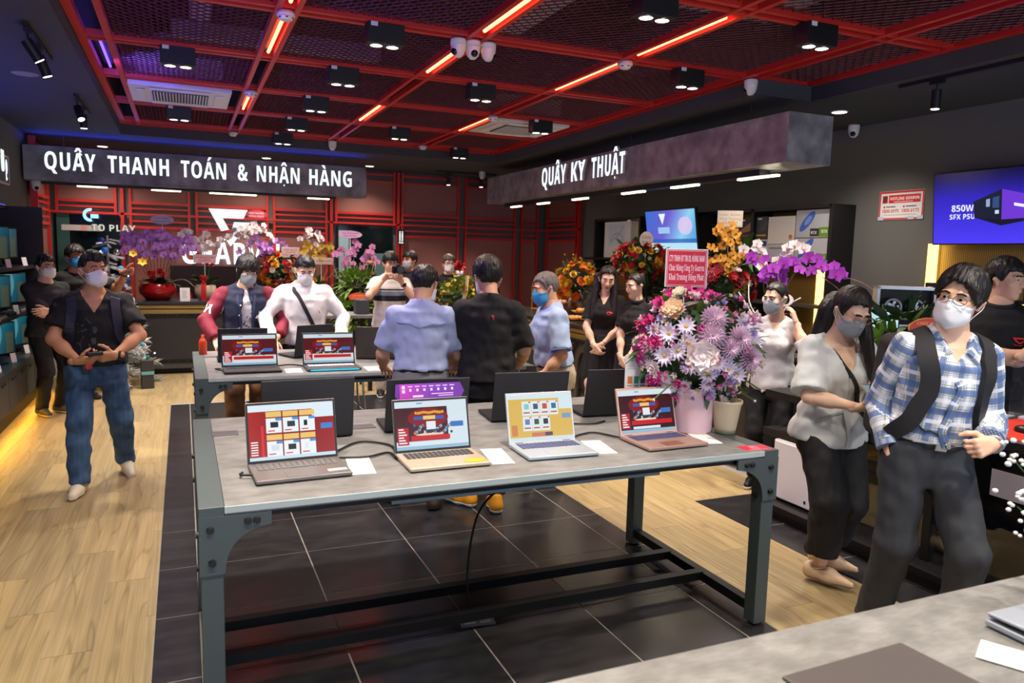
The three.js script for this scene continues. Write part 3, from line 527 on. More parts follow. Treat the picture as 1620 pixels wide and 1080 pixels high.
{
  const t = thing('info_strip', 'purple specification strip with white icons hung on a black laptop lid', 'label', [1.1, T + 0.225, -3.5], -0.04); t.rotation.x = -0.2;
  const tex = canvasTex(512, 130, (x, w, h) => { const g = x.createLinearGradient(0, 0, w, 0); g.addColorStop(0, '#c23fc0'); g.addColorStop(0.5, '#7a35b4'); g.addColorStop(1, '#6a2fa0'); x.fillStyle = g; x.fillRect(0, 0, w, h); x.fillStyle = '#f0d8ff'; for (let i = 0; i < 7; i++) { x.fillRect(70 + i * 60, 18, 40, 7); x.fillRect(82 + i * 60, 40, 18, 22); } for (let i = 0; i < 2; i++) x.fillRect(20, 14 + i * 34, 26, 26); x.fillRect(110, 95, 90, 18); x.fillRect(270, 85, 190, 6); x.fillRect(330, 102, 130, 6); });
  part('strip', extrude([[-0.17, 0.035], [0.155, 0.035], [0.175, -0.01], [0.155, -0.045], [-0.155, -0.045], [-0.175, -0.025]], 0.002), std(0x6a2fa0, 0.5), t);
  part('print', plane(0.3, 0.076).translate(-0.002, -0.004, 0.004), std(0xffffff, 0.5, 0, { map: tex }), t);
}
laptop('black laptop with a bright red promo page, left end of the far table', [0.45, T, -5.78], 0.02, { body: std(0x2a2626, 0.5), w: 0.4, sh: 0.235, screen: hero3, tilt: 0.25 });
laptop('white keyboard laptop with a cyan light bar on the far table', [1.03, T, -5.76], 0.0, { body: std(0x3d4046, 0.4), keys: M.white, w: 0.4, sh: 0.235, screen: hero3, tilt: 0.25 });
solo('light_bar', box(0.36, 0.008, 0.006, 1.03, T + 0.01, -5.628), glow(0x1fb8d8, 1.5), 'cyan light bar along the front edge of the white keyboard laptop', 'light');
laptop('black laptop seen from behind, right behind the red page laptop of the far table', [0.42, T, -6.4], Math.PI, { ...bk, sh: 0.25, w: 0.37 });
laptop('dark grey laptop lid between the photographer and the pale blue shirt', [1.52, T, -6.3], Math.PI - 0.3, { ...bk, w: 0.36, lid: std(0x4a4642, 0.5) });
laptop('small black laptop seen edge on behind the white keyboard laptop', [0.93, T, -6.55], Math.PI + 0.4, { ...bk, w: 0.34 });
laptop('dark laptop under the hands of the man in the pale blue shirt', [1.97, T, -5.95], 0.05, { ...bk, w: 0.36, tilt: 0.35 });
// paper cards
function card(label, c, w, d, turn, y, mat = M.paper) { const t = solo('price_card', [rbox(w, 0.003, d, 0.001, 0, 0, 0)], mat, label, 'card', 'white cards on the tables'); t.position.set(c[0], y, c[1]); t.rotation.y = turn; return t; }
card('white card to the right of the dark grey laptop with product cards', [0.665, -3.07], 0.1, 0.25, -0.1, T); card('white card to the right of the gold laptop', [1.27, -3.03], 0.1, 0.25, -0.15, T); card('white card to the right of the silver blue laptop', [1.79, -3.03], 0.1, 0.24, -0.18, T); card('white card between the rose gold laptop and the pink flower box', [2.4, -3.03], 0.1, 0.24, -0.25, T);
card('white card beside the black red-page laptop of the far table', [0.74, -5.72], 0.12, 0.2, -0.05, T); card('white card right of the white keyboard laptop of the far table', [1.33, -5.68], 0.12, 0.22, -0.05, T);
{ const t = solo('promo_card', rbox(0.15, 0.003, 0.09, 0.001), std(0xffffff, 0.5, 0, { map: canvasTex(128, 80, (x, w, h) => { x.fillStyle = '#d8123c'; x.fillRect(0, 0, w, h); x.fillStyle = '#f8a9b8'; for (let i = 0; i < 20; i++) x.fillRect(44 + (i % 5) * 8, 14 + Math.floor(i / 5) * 12, 5 + (i * 7) % 4, 7); x.fillRect(10, 66, 100, 4); }) }), 'small crimson promo card at the right front corner of the near table', 'card'); t.position.set(2.52, 0.884, -2.79); t.rotation.y = -0.05; }
{ // standing paper sheet
  const t = thing('info_sheet', 'white upright spec sheet with orange green and dark thumbnails behind the rose gold laptop', 'paper', [2.2, T, -3.36], -0.12);
  const tex = canvasTex(256, 400, (x, w, h) => { x.fillStyle = '#eef0f2'; x.fillRect(0, 0, w, h); const c = ['#e0803a', '#2f9a78', '#4a4a66']; for (let i = 0; i < 3; i++) { x.fillStyle = c[i]; x.fillRect(30 + i * 72, 120, 52, 44); x.fillRect(30 + i * 72, 172, 52, 7); } x.fillStyle = '#b9bdc2'; for (let i = 0; i < 12; i++) x.fillRect(30, 200 + i * 15, 150 + (i * 37) % 50, 4); x.fillRect(30, 20, 60, 8); x.fillStyle = '#d5d8dc'; x.fillRect(30, 55, 190, 5); x.fillRect(30, 70, 160, 5); });
  const s = part('sheet', box(0.135, 0.36, 0.002, 0, 0.2, 0), M.paper, t); part('print', plane(0.133, 0.356).translate(0, 0.2, 0.0016), std(0xffffff, 0.6, 0, { map: tex }), t); part('stand', box(0.12, 0.02, 0.06, 0, 0.01, 0), M.whitePlastic, t);
}
// cables on the table tops
for (const [pts, label] of [[[[0.6, T + 0.006, -3.3], [0.75, T + 0.006, -3.45], [0.86, T + 0.006, -3.35], [0.84, T + 0.01, -3.15]], 'black charger cable looping between the two left laptops of the near table'], [[[0.6, T + 0.006, -3.2], [0.72, T + 0.006, -3.18], [0.82, T + 0.006, -3.22], [0.83, T + 0.012, -3.1]], 'black cable running into the left side of the gold laptop'],
  [[[1.72, T + 0.006, -3.2], [1.82, T + 0.006, -3.26], [1.9, T + 0.006, -3.28], [1.98, T + 0.008, -3.12]], 'thin black cable between the silver blue and rose gold laptops'], [[[1.6, T + 0.006, -3.48], [1.8, T + 0.006, -3.52], [2.0, T + 0.006, -3.46], [2.1, T + 0.006, -3.5]], 'thin black cable in front of the rear laptop lids'],
  [[[0.2, T + 0.006, -3.1], [0.19, T + 0.012, -3.05], [0.23, T + 0.012, -3.03]], 'short black plug at the left side of the leftmost laptop'], [[[0.24, T + 0.006, -5.9], [0.2, T + 0.02, -5.8], [0.27, T + 0.008, -5.75]], 'curled black cable left of the red page laptop on the far table'], [[[0.64, T + 0.006, -5.95], [0.75, T + 0.006, -6.0], [0.85, T + 0.006, -5.9]], 'black cable between the two front laptops of the far table']]) solo('charger_cable', tube(pts, 0.005, 24), M.cable, label, 'cable');
// foreground counter laptops
laptop('closed dark laptop lying at the bottom edge of the photo', [1.3, 0.892, -1.0], 0.03, { body: std(0x55504f, 0.45, 0.3), tilt: -1.545, w: 0.36, sh: 0.228 });
laptop('thin closed silver laptop at the right edge of the foreground counter', [1.99, 0.892, -1.03], -0.02, { body: std(0x9aa2ad, 0.4, 0.3), tilt: -1.545, w: 0.36, sh: 0.228 });
card('blank white card on the foreground counter before the silver laptop', [1.72, -1.03], 0.1, 0.13, 0.5, 0.894);
// ---------------------------------------------------------------- implicit surfaces for bodies and cloth
const clamp = (x, a = 0, b = 1) => Math.min(b, Math.max(a, x)), lerp = (a, b, t) => a + (b - a) * t, sstep = (a, b, x) => { const t = clamp((x - a) / (b - a)); return t * t * (3 - 2 * t); };
const smin = (a, b, k) => { const h = Math.max(k - Math.abs(a - b), 0) / k; return Math.min(a, b) - h * h * k * 0.25; };
const smax = (a, b, k) => -smin(-a, -b, k);
function cone(a, b, r1, r2) {
  const [ax, ay, az] = a.isVector3 ? a.toArray() : a, [bx, by, bz] = b.isVector3 ? b.toArray() : b, dx = bx - ax, dy = by - ay, dz = bz - az, l = dx * dx + dy * dy + dz * dz + 1e-12;
  return (x, y, z) => { const t = clamp(((x - ax) * dx + (y - ay) * dy + (z - az) * dz) / l); return Math.hypot(x - ax - dx * t, y - ay - dy * t, z - az - dz * t) - r1 - (r2 - r1) * t; };
}
function ell(cx, cy, cz, rx, ry, rz) {
  return (x, y, z) => { x -= cx; y -= cy; z -= cz; const p = Math.hypot(x / rx, y / ry, z / rz), q = Math.hypot(x / rx / rx, y / ry / ry, z / rz / rz); return q < 1e-9 ? -Math.min(rx, ry, rz) : p * (p - 1) / q; };
}
const join = (k, ...fs) => (x, y, z) => { let d = fs[0](x, y, z); for (let i = 1; i < fs.length; i++) d = smin(d, fs[i](x, y, z), k); return d; };
function nets(f, lo, hi, c, uvf) {                                    // surface net of f = 0
  const nx = Math.ceil((hi[0] - lo[0]) / c) + 2, ny = Math.ceil((hi[1] - lo[1]) / c) + 2, nz = Math.ceil((hi[2] - lo[2]) / c) + 2, v = new Float32Array(nx * ny * nz), sx = ny * nz, sy = nz, far = 6.5 * c;
  for (let bx = 0; bx < nx; bx += 4) for (let by = 0; by < ny; by += 4) for (let bz = 0; bz < nz; bz += 4) {
    const m = f(lo[0] + (bx + 1.5) * c, lo[1] + (by + 1.5) * c, lo[2] + (bz + 1.5) * c), skip = Math.abs(m) > far, X = Math.min(bx + 4, nx), Y = Math.min(by + 4, ny), Z = Math.min(bz + 4, nz);
    for (let i = bx; i < X; i++) for (let j = by; j < Y; j++) for (let k = bz; k < Z; k++) v[i * sx + j * sy + k] = skip ? m : f(lo[0] + i * c, lo[1] + j * c, lo[2] + k * c);
  }
  const id = new Int32Array(nx * ny * nz).fill(-1), P = [], I = [], off = [0, 1, sy, sy + 1, sx, sx + 1, sx + sy, sx + sy + 1];
  const E = [[0, 1], [0, 2], [0, 4], [1, 3], [1, 5], [2, 3], [2, 6], [3, 7], [4, 5], [4, 6], [5, 7], [6, 7]];
  for (let i = 0; i < nx - 1; i++) for (let j = 0; j < ny - 1; j++) for (let k = 0; k < nz - 1; k++) {
    const o = i * sx + j * sy + k; let m = 0; for (let q = 0; q < 8; q++) if (v[o + off[q]] < 0) m |= 1 << q;
    if (m === 0 || m === 255) continue;
    let x = 0, y = 0, z = 0, n = 0;
    for (const [a, b] of E) { if (((m >> a) & 1) === ((m >> b) & 1)) continue; const va = v[o + off[a]], vb = v[o + off[b]], t = va / (va - vb); x += lerp((a >> 2) & 1, (b >> 2) & 1, t); y += lerp((a >> 1) & 1, (b >> 1) & 1, t); z += lerp(a & 1, b & 1, t); n++; }
    id[o] = P.length / 3; P.push(lo[0] + (i + x / n) * c, lo[1] + (j + y / n) * c, lo[2] + (k + z / n) * c);
  }
  const quad = (a, b, c2, d, flip) => { if (a < 0 || b < 0 || c2 < 0 || d < 0) return; if (flip) I.push(a, c2, b, a, d, c2); else I.push(a, b, c2, a, c2, d); };
  for (let i = 1; i < nx - 1; i++) for (let j = 1; j < ny - 1; j++) for (let k = 1; k < nz - 1; k++) {
    const o = i * sx + j * sy + k, s = v[o] < 0;
    if (s !== v[o + sx] < 0) quad(id[o - sy - 1], id[o - 1], id[o], id[o - sy], !s);
    if (s !== v[o + sy] < 0) quad(id[o - sx - 1], id[o - sx], id[o], id[o - 1], !s);
    if (s !== v[o + 1] < 0) quad(id[o - sx - sy], id[o - sy], id[o], id[o - sx], !s);
  }
  const g = new THREE.BufferGeometry(); g.setAttribute('position', new THREE.Float32BufferAttribute(P, 3)); g.setIndex(I); g.computeVertexNormals();
  if (uvf) { const uv = []; for (let i = 0; i < P.length; i += 3) uv.push(...uvf(P[i], P[i + 1], P[i + 2])); g.setAttribute('uv', new THREE.Float32BufferAttribute(uv, 2)); }
  return g;
}
function toSurface(f, p, steps = 8) { const e = 0.004; for (let i = 0; i < steps; i++) { const d = f(p.x, p.y, p.z), n = grad(f, p, e); p.addScaledVector(n, -d * 0.9); } return p; }
function grad(f, p, e = 0.004) { return V(f(p.x + e, p.y, p.z) - f(p.x - e, p.y, p.z), f(p.x, p.y + e, p.z) - f(p.x, p.y - e, p.z), f(p.x, p.y, p.z + e) - f(p.x, p.y, p.z - e)).normalize(); }
function ribbon(f, pts, width, thick, n = 28, lift = 0.005) {        // a flat strap that follows a surface
  const c = new THREE.CatmullRomCurve3(pts), P = [], I = [], U = [], len = c.getLength();
  const S = []; for (let i = 0; i <= n; i++) { const p = c.getPoint(i / n); S.push(f ? toSurface(f, p) : p); }
  const N = f ? S.map((p) => grad(f, p, 0.03)) : []; for (let k = 0; f && k < 3; k++) for (const A of [S, N]) { const o = A.map((v) => v.clone()); for (let i = 1; i < n; i++) A[i].copy(o[i - 1]).add(o[i + 1]).addScaledVector(o[i], 2).multiplyScalar(0.25); } N.forEach((v) => v.normalize());
  for (let i = 0; i <= n; i++) {
    const t = S[Math.min(n, i + 1)].clone().sub(S[Math.max(0, i - 1)]).normalize(), nn = f ? N[i] : V(0, 0, 1), b = t.clone().cross(nn).normalize(), k = P.length / 3;
    for (const [s, h] of [[-1, lift - 0.009], [-1, lift + thick], [1, lift + thick], [1, lift - 0.009]]) { const q = S[i].clone().addScaledVector(b, s * width / 2).addScaledVector(nn, h); P.push(q.x, q.y, q.z); U.push(s * width / 2, i / n * len); }
    if (i < n) for (let a = 0; a < 4; a++) { const d = (a + 1) % 4; I.push(k + a, k + 4 + a, k + d, k + d, k + 4 + a, k + 4 + d); }
  }
  I.push(0, 1, 2, 0, 2, 3); const k = n * 4; I.push(k, k + 2, k + 1, k, k + 3, k + 2);
  const g = new THREE.BufferGeometry(); g.setAttribute('position', new THREE.Float32BufferAttribute(P, 3)); g.setAttribute('uv', new THREE.Float32BufferAttribute(U, 2)); g.setIndex(I);
  return toCreasedNormals(g, 0.7);
}
function patch(f, c, right, up, w, h, lift = 0.007, n = 8, inside) { // a printed patch wrapped on a surface; c, right, up in the same space as f
  const P = [], U = [], I = [], ok = [];
  for (let j = 0; j <= n; j++) for (let i = 0; i <= n; i++) {
    const u = i / n, v = j / n, p = toSurface(f, c.clone().addScaledVector(right, (u - 0.5) * w).addScaledVector(up, (v - 0.5) * h), 5), nn = grad(f, p, 0.008); p.addScaledVector(nn, lift); P.push(p.x, p.y, p.z); U.push(u, v); ok.push(!inside || inside(u, v));
  }
  for (let j = 0; j < n; j++) for (let i = 0; i < n; i++) { const a = j * (n + 1) + i; if (ok[a] && ok[a + 1] && ok[a + n + 1] && ok[a + n + 2]) I.push(a, a + 1, a + n + 2, a, a + n + 2, a + n + 1); }
  const g = new THREE.BufferGeometry(); g.setAttribute('position', new THREE.Float32BufferAttribute(P, 3)); g.setAttribute('uv', new THREE.Float32BufferAttribute(U, 2)); g.setIndex(I); g.computeVertexNormals(); return g;
}
// ---------------------------------------------------------------- people (built 1.70 m tall facing +z, then scaled)
const MALE = [[-0.17, 0.150, 0.108, -0.01], [-0.06, 0.168, 0.122, -0.014], [0.05, 0.160, 0.112, -0.004], [0.14, 0.153, 0.106, 0.002], [0.26, 0.165, 0.114, 0.008], [0.36, 0.174, 0.110, 0.004], [0.43, 0.150, 0.086, -0.006], [0.475, 0.088, 0.066, -0.014], [0.53, 0.056, 0.056, -0.012]];
const FEMALE = [[-0.17, 0.150, 0.110, -0.012], [-0.06, 0.166, 0.122, -0.014], [0.05, 0.146, 0.102, 0], [0.13, 0.126, 0.090, 0.002], [0.25, 0.138, 0.104, 0.01], [0.34, 0.144, 0.102, 0.006], [0.42, 0.122, 0.078, -0.008], [0.465, 0.068, 0.056, -0.016], [0.52, 0.047, 0.047, -0.012]];
function profile(tab, grow) {
  const n = tab.length;
  return (x, y, z) => {
    let i = 0; while (i < n - 2 && y > tab[i + 1][0]) i++;
    const yc = clamp(y, tab[0][0], tab[n - 1][0]), t = sstep(0, 1, (yc - tab[i][0]) / (tab[i + 1][0] - tab[i][0])), g = grow ? grow(yc) : 0;
    const a = lerp(tab[i][1], tab[i + 1][1], t) + g, b = lerp(tab[i][2], tab[i + 1][2], t) + g, zz = z - lerp(tab[i][3], tab[i + 1][3], t), e = Math.hypot(x / a, zz / b), d = (e - 1) * Math.min(a, b), dy = y - yc;
    return dy === 0 ? d : Math.hypot(Math.max(d, 0), dy) + Math.min(d, 0) * 0;
  };
}
function ik(A, B, l1, l2, pole) {                                     // joint between A and B bent towards the pole
  const d = B.clone().sub(A), L = clamp(d.length(), 0.05, l1 + l2 - 0.002), u = d.clone().normalize(), end = A.clone().addScaledVector(u, L), c = (l1 * l1 + L * L - l2 * l2) / (2 * L), h = Math.sqrt(Math.max(0, l1 * l1 - c * c));
  const p = pole.clone().addScaledVector(u, -pole.dot(u)).normalize();
  return [A.clone().addScaledVector(u, c).addScaledVector(p, h), end];
}
const GRIP = { relaxed: [[0.35, 0.4, 0.45, 0.5], 0.35], flat: [[0.08, 0.06, 0.08, 0.12], 0.3], hold: [[0.75, 0.8, 0.85, 0.9], 0.6], fist: [[1.3, 1.35, 1.4, 1.4], 0.9], type: [[0.5, 0.55, 0.55, 0.5], 0.3], thumb: [[1.45, 1.5, 1.5, 1.5], -0.35], pinch: [[0.75, 0.95, 1.1, 1.2], 0.8] };
function handGeo(W, dir, palm, isRight, grip, size, c) {
  const Y = dir.clone().normalize(), Z = palm.clone().addScaledVector(Y, -palm.dot(Y)).normalize(), X = Y.clone().cross(Z).multiplyScalar(isRight ? 1 : -1);
  const at = (x, y, z) => W.clone().addScaledVector(X, x * size).addScaledVector(Y, y * size).addScaledVector(Z, z * size);
  const xs = [0.03, 0.0105, -0.0105, -0.0295], len = [0.072, 0.08, 0.074, 0.058], [curl, tc] = GRIP[grip] || GRIP.relaxed, fs = [], R = (r) => r * size;
  const palmF = join(0.016 * size, ...xs.map((x, i) => cone(at(x * 0.62, -0.005, 0), at(x, 0.086 - i * i * 0.0016, 0), R(0.0155), R(0.0115))), cone(at(0.012, 0.012, 0.008), at(0.022, 0.05, 0.01), R(0.014), R(0.011)), cone(at(0, -0.045, 0), at(0, 0, 0), R(0.024), R(0.021)));
  xs.forEach((x, i) => {
    let p = at(x, 0.084 - i * i * 0.0016, 0), a = 0; const L = len[i] * 1.0, r = [0.0092, 0.0096, 0.0092, 0.0082][i];
    [0.46, 0.3, 0.24].forEach((s, j) => { a += curl[i] * [0.75, 1.0, 0.65][j]; const sp = (1.5 - i) * 0.05; const d = Y.clone().multiplyScalar(Math.cos(a)).addScaledVector(Z, Math.sin(a)).addScaledVector(X, sp * Math.cos(a)).normalize(), q = p.clone().addScaledVector(d, L * s * size); fs.push([cone(p, q, R(r * (1 - j * 0.1)), R(r * (0.93 - j * 0.11))), i]); p = q; });
  });
  let p = at(0.022, 0.016, 0.006); const T3 = []; let d = X.clone().multiplyScalar(0.78).addScaledVector(Y, 0.6).addScaledVector(Z, 0.22 + 0.3 * tc).normalize();
  [0.042, 0.031, 0.026].forEach((s, j) => { const q = p.clone().addScaledVector(d, s * size); T3.push(cone(p, q, R([0.0145, 0.0115, 0.0102][j]), R([0.0115, 0.0105, 0.0082][j]))); p = q; d = d.clone().addScaledVector(Y, 0.45).addScaledVector(Z, tc * 0.75).addScaledVector(X, -0.55 * Math.max(0, tc)).normalize(); });
  const f = (x, y, z) => {
    let dd = palmF(x, y, z), u = 1; for (let i = 0; i < 4; i++) { let b = 1; for (let j = 0; j < 3; j++) b = Math.min(b, fs[i * 3 + j][0](x, y, z)); u = Math.min(u, smin(dd, b, 0.008 * size)); }
    let t = 1; for (const g of T3) t = smin(t, g(x, y, z), 0.006 * size);
    return smin(Math.min(dd, u), t, 0.009 * size);
  };
  const r = 0.19 * size; return nets(f, [W.x - r, W.y - r, W.z - r], [W.x + r, W.y + r, W.z + r], c);
}
const headSkin = (fem) => {
  const skull = ell(0, 0.032, -0.012, 0.0735, 0.083, 0.092), jaw = ell(0, -0.045, 0.018, fem ? 0.051 : 0.056, 0.068, 0.066), chin = ell(0, -0.098, 0.057, 0.02, 0.017, 0.02), nose = join(0.012, cone([0, 0.014, 0.083], [0, -0.026, 0.101], 0.0075, 0.0115), cone([-0.011, -0.029, 0.09], [0.011, -0.029, 0.09], 0.009, 0.009));
  const bl = ell(0.03, 0.032, 0.074, 0.024, 0.008, 0.013), br = ell(-0.03, 0.032, 0.074, 0.024, 0.008, 0.013), cl = ell(0.037, -0.02, 0.056, 0.026, 0.024, 0.022), cr = ell(-0.037, -0.02, 0.056, 0.026, 0.024, 0.022), lu = ell(0, -0.0555, 0.083, 0.021, 0.0055, 0.0095), ll = ell(0, -0.0655, 0.081, 0.018, 0.006, 0.0095);
  const sl = ell(0.031, 0.0115, 0.092, 0.0155, 0.0048, 0.0125), sr = ell(-0.031, 0.0115, 0.092, 0.0155, 0.0048, 0.0125);
  const lid = (k, y, r) => ell(k * 0.031, y, 0.0762, 0.0155, r, 0.0116), lu1 = lid(1, 0.0196, 0.0064), lu2 = lid(-1, 0.0196, 0.0064), ll1 = lid(1, 0.0028, 0.0048), ll2 = lid(-1, 0.0028, 0.0048);
  const ear = (s) => join(0.006, cone([s * 0.075, 0.018, -0.012], [s * 0.085, 0.012, -0.02], 0.011, 0.012), cone([s * 0.085, 0.012, -0.02], [s * 0.077, -0.022, -0.008], 0.01, 0.007)), el = ear(1), er = ear(-1), neck = cone([0, -0.05, -0.026], [0, -0.2, -0.044], fem ? 0.044 : 0.053, fem ? 0.046 : 0.057);
  return (x, y, z) => {
    let d = smin(skull(x, y, z), jaw(x, y, z), 0.045); d = smin(d, chin(x, y, z), 0.025);
    if (z > 0.02) { d = smin(d, Math.min(cl(x, y, z), cr(x, y, z)), 0.025); d = smin(d, Math.min(bl(x, y, z), br(x, y, z)), 0.015); d = smax(d, -Math.min(sl(x, y, z), sr(x, y, z)), 0.008); d = Math.min(d, ll1(x, y, z), ll2(x, y, z), lu1(x, y, z), lu2(x, y, z)); d = smin(d, nose(x, y, z), 0.012); d = smin(d, lu(x, y, z), 0.005); d = smin(d, ll(x, y, z), 0.005); }
    d = smin(d, Math.min(el(x, y, z), er(x, y, z)), 0.008);
    return smin(d, neck(x, y, z), 0.03);
  };
};
function hairField(o) {
  const t = o.t ?? 0.016, cap = ell(0, 0.036 + t * 0.4, -0.016, 0.0755 + t * 0.75, 0.084 + t, 0.094 + t * 0.8), ex = (o.add || []).map(([a, b, r1, r2]) => cone(a, b, r1, r2 ?? r1)), hl = o.line ?? 0.07, low = o.low ?? -0.05, side = o.side ?? -0.005, amp = o.amp ?? 0.006;
  return (x, y, z) => {
    const front = hl - (o.part ? o.part * x : 0) + (o.fringe ? -o.fringe * (0.6 + 0.4 * Math.sin(x * 90 + 1)) : 0);
    const jag = o.smooth ? 0 : 0.011 * noise3(x * 55, 2, z * 20) + 0.005 * noise3(x * 130, 5, 0); const cut = jag + (z > 0.055 ? front : z > 0.012 ? lerp(side, front, sstep(0.012, 0.055, z)) : z > -0.035 ? lerp(side + 0.03, side, sstep(-0.02, 0.012, z)) * (o.cover ? 0 : 1) + (o.cover ? low : 0) : lerp(low, o.cover ? low : side + 0.03, sstep(-0.055, -0.035, z)));
    let d = smax(cap(x, y, z), cut - y, 0.012);
    for (const e of ex) d = smin(d, e(x, y, z), 0.018);
    if (o.keep) d = Math.max(d, o.keep(x, y, z));
    return d - amp * (noise3(x * 26, y * 16, z * 26) * 0.6 + noise3(Math.atan2(x, z + 0.02) * 11, y * 14, 3) * 0.55);
  };
}
const skins = [0xd9a583, 0xc98f68, 0xe3b596, 0xb97e58, 0xe8c0a4].map((c) => phys({ color: c, roughness: 0.55, sheen: 0.15, sheenColor: new THREE.Color(0xffb090), sheenRoughness: 0.5 }));
const hairMat = std(0x15110f, 0.5), hairGrey = std(0x6a6460, 0.6), hairAsh = std(0x5b4f45, 0.55), eyeWhite = std(0xc9c2bb, 0.25), irisMat = std(0x1a100b, 0.12), browMat = std(0x1c1512, 0.8), maskWhite = std(0xe9ebee, 0.85), maskGrey = std(0x9ba4ac, 0.85), maskBlue = std(0x3f9ad0, 0.8);
function person(o) {
  const s = o.H / 1.7, fem = !!o.fem, near = o.near ?? 1, C = { body: [0.02, 0.016, 0.0125][near], head: [0.0075, 0.006, 0.0042][near], hand: [0.0058, 0.0048, 0.0034][near], cloth: [0.017, 0.0145, 0.0105][near] };
  const root = thing('person', o.label, 'person', o.pos, o.face); root.scale.setScalar(s);
  const skin = o.skinMat || skins[o.skin ?? 0], wide = o.wide ?? 1, tab = (fem ? FEMALE : MALE).map(([y, a, b, z]) => [y, a * (y < 0.45 ? wide : 1), b * (y < 0.3 ? (o.belly ?? wide) : wide), z + (o.belly && y > 0 && y < 0.3 ? (o.belly - 1) * 0.05 : 0)]);
  const [lf = 0, ls = 0, tw = 0] = o.lean || [], TQ = new THREE.Quaternion().setFromEuler(new THREE.Euler(lf, tw, ls, 'YXZ')), TP = V(...(o.pelvis || [0, 0.925, 0]));
  const TM = new THREE.Matrix4().compose(TP, TQ, V(1, 1, 1)), TI = TM.clone().invert().elements, tl = (x, y, z) => V(x, y, z).applyMatrix4(TM);
  const inT = (f) => (x, y, z) => f(TI[0] * x + TI[4] * y + TI[8] * z + TI[12], TI[1] * x + TI[5] * y + TI[9] * z + TI[13], TI[2] * x + TI[6] * y + TI[10] * z + TI[14]);
  const [hy = 0, hp = 0, hr = 0] = o.head || [], HQ = TQ.clone().multiply(new THREE.Quaternion().setFromEuler(new THREE.Euler(hp, hy, hr, 'YXZ')));
  const HP = tl(0, 0.52, -0.008).add(V(0, 0.118, 0.022).applyQuaternion(HQ)), HM = new THREE.Matrix4().compose(HP, HQ, V(1, 1, 1));
  const sw = (fem ? 0.148 : 0.172) * wide, SH = [1, -1].map((k) => tl(k * sw, 0.408, -0.008)), arms = [o.armL || {}, o.armR || {}].map((a, i) => {
    const k = i ? -1 : 1, S = SH[i], Wt = a.at ? V(...a.at) : tl(k * (sw + 0.07), -0.06, 0.04), [E, W] = ik(S, Wt, 0.285, 0.255, V(...(a.pole || [k * 0.4, -0.2, -1])));
    return { S, E, W, k, dir: a.dir ? V(...a.dir) : W.clone().sub(E).normalize(), palm: a.palm ? V(...a.palm) : V(-k, 0, 0.2), grip: a.grip || 'relaxed', hide: a.hide };
  });
  const legs = [o.legL || {}, o.legR || {}].map((l, i) => { const k = i ? -1 : 1, Hp = tl(k * 0.088 * wide, -0.03, 0), A = V(...(l.at || [k * 0.1, 0.08, 0])), [K, An] = ik(Hp, A, 0.425, 0.425, V(...(l.pole || [k * 0.1, 0, 1]))); return { Hp, K, An, yaw: l.yaw ?? k * 0.15, tip: l.tip || 0, k }; });
  const torso = profile(tab), traps = (r) => [1, -1].map((k) => cone(tl(k * 0.03, 0.45, -0.022), tl(k * (sw - 0.01), 0.418, -0.014), r * 1.1, r));
  // body: one continuous skin surface, with finer head and hands joined to it
  {
    const fs = [inT((x, y, z) => torso(x, y, z))], fw = fem ? 0.86 : 1;
    if (fem) for (const k of [1, -1]) fs.push(inT(ell(k * 0.062, 0.275, 0.085, 0.055, 0.055, 0.05)));
    for (const a of arms) { fs.push(cone(a.S, a.E, 0.052 * fw, 0.04 * fw), cone(a.E, a.E.clone().lerp(a.W, 0.4), 0.04 * fw, 0.04 * fw), cone(a.E.clone().lerp(a.W, 0.35), a.W, 0.039 * fw, 0.026 * fw)); }
    for (const l of legs) fs.push(cone(l.Hp, l.K, 0.08, 0.052), cone(l.K, l.K.clone().lerp(l.An, 0.35), 0.05, 0.05), cone(l.K.clone().lerp(l.An, 0.3), l.An, 0.05, 0.034));
    fs.push(...traps(0.042 * fw)); fs.push(cone(tl(0, 0.45, -0.012), V(0, -0.06, -0.02).applyMatrix4(HM), fem ? 0.046 : 0.056, fem ? 0.045 : 0.053));
    const f = (x, y, z) => { let d = fs[0](x, y, z); for (let i = 1; i < fs.length; i++) d = smin(d, fs[i](x, y, z), 0.035); return d; };
    const geos = [nets(f, [-0.75, 0.02, -0.6], [0.75, 1.6, 0.75], C.body)];
    geos.push(nets(headSkin(fem), [-0.11, -0.17, -0.13], [0.11, 0.14, 0.14], C.head).applyMatrix4(HM));
    for (const a of arms) if (!a.hide) geos.push(handGeo(a.W, a.dir, a.palm, a.k < 0, a.grip, fem ? 0.92 : 1.02, C.hand));
    part('body', geos, skin, root);
  }
  // face details
  const inH = (g) => g.applyMatrix4(HM);
  if (!o.noFace) for (const k of [1, -1]) {
    const e = part('eye', inH(sph(0.011, k * 0.031, 0.0112, 0.0752, 12, 8)), eyeWhite, root);
    part('iris', inH(new THREE.CircleGeometry(0.0058, 14).translate(0, 0, 0.0113).rotateX(o.gaze ?? 0.12).translate(k * 0.031, 0.0112, 0.0752)), irisMat, e);
    part('eyebrow', inH(ribbon(null, [V(k * 0.014, 0.031, 0.092), V(k * 0.03, 0.036, 0.0905), V(k * 0.048, 0.031, 0.079)], 0.0065, 0.003, 8)), browMat, root);
  }
  if (o.lips) part('lips', inH(merge([ell2(0, -0.0555, 0.0855, 0.02, 0.005, 0.008), ell2(0, -0.0645, 0.0845, 0.0165, 0.0055, 0.008)])), std(o.lips, 0.4), root);
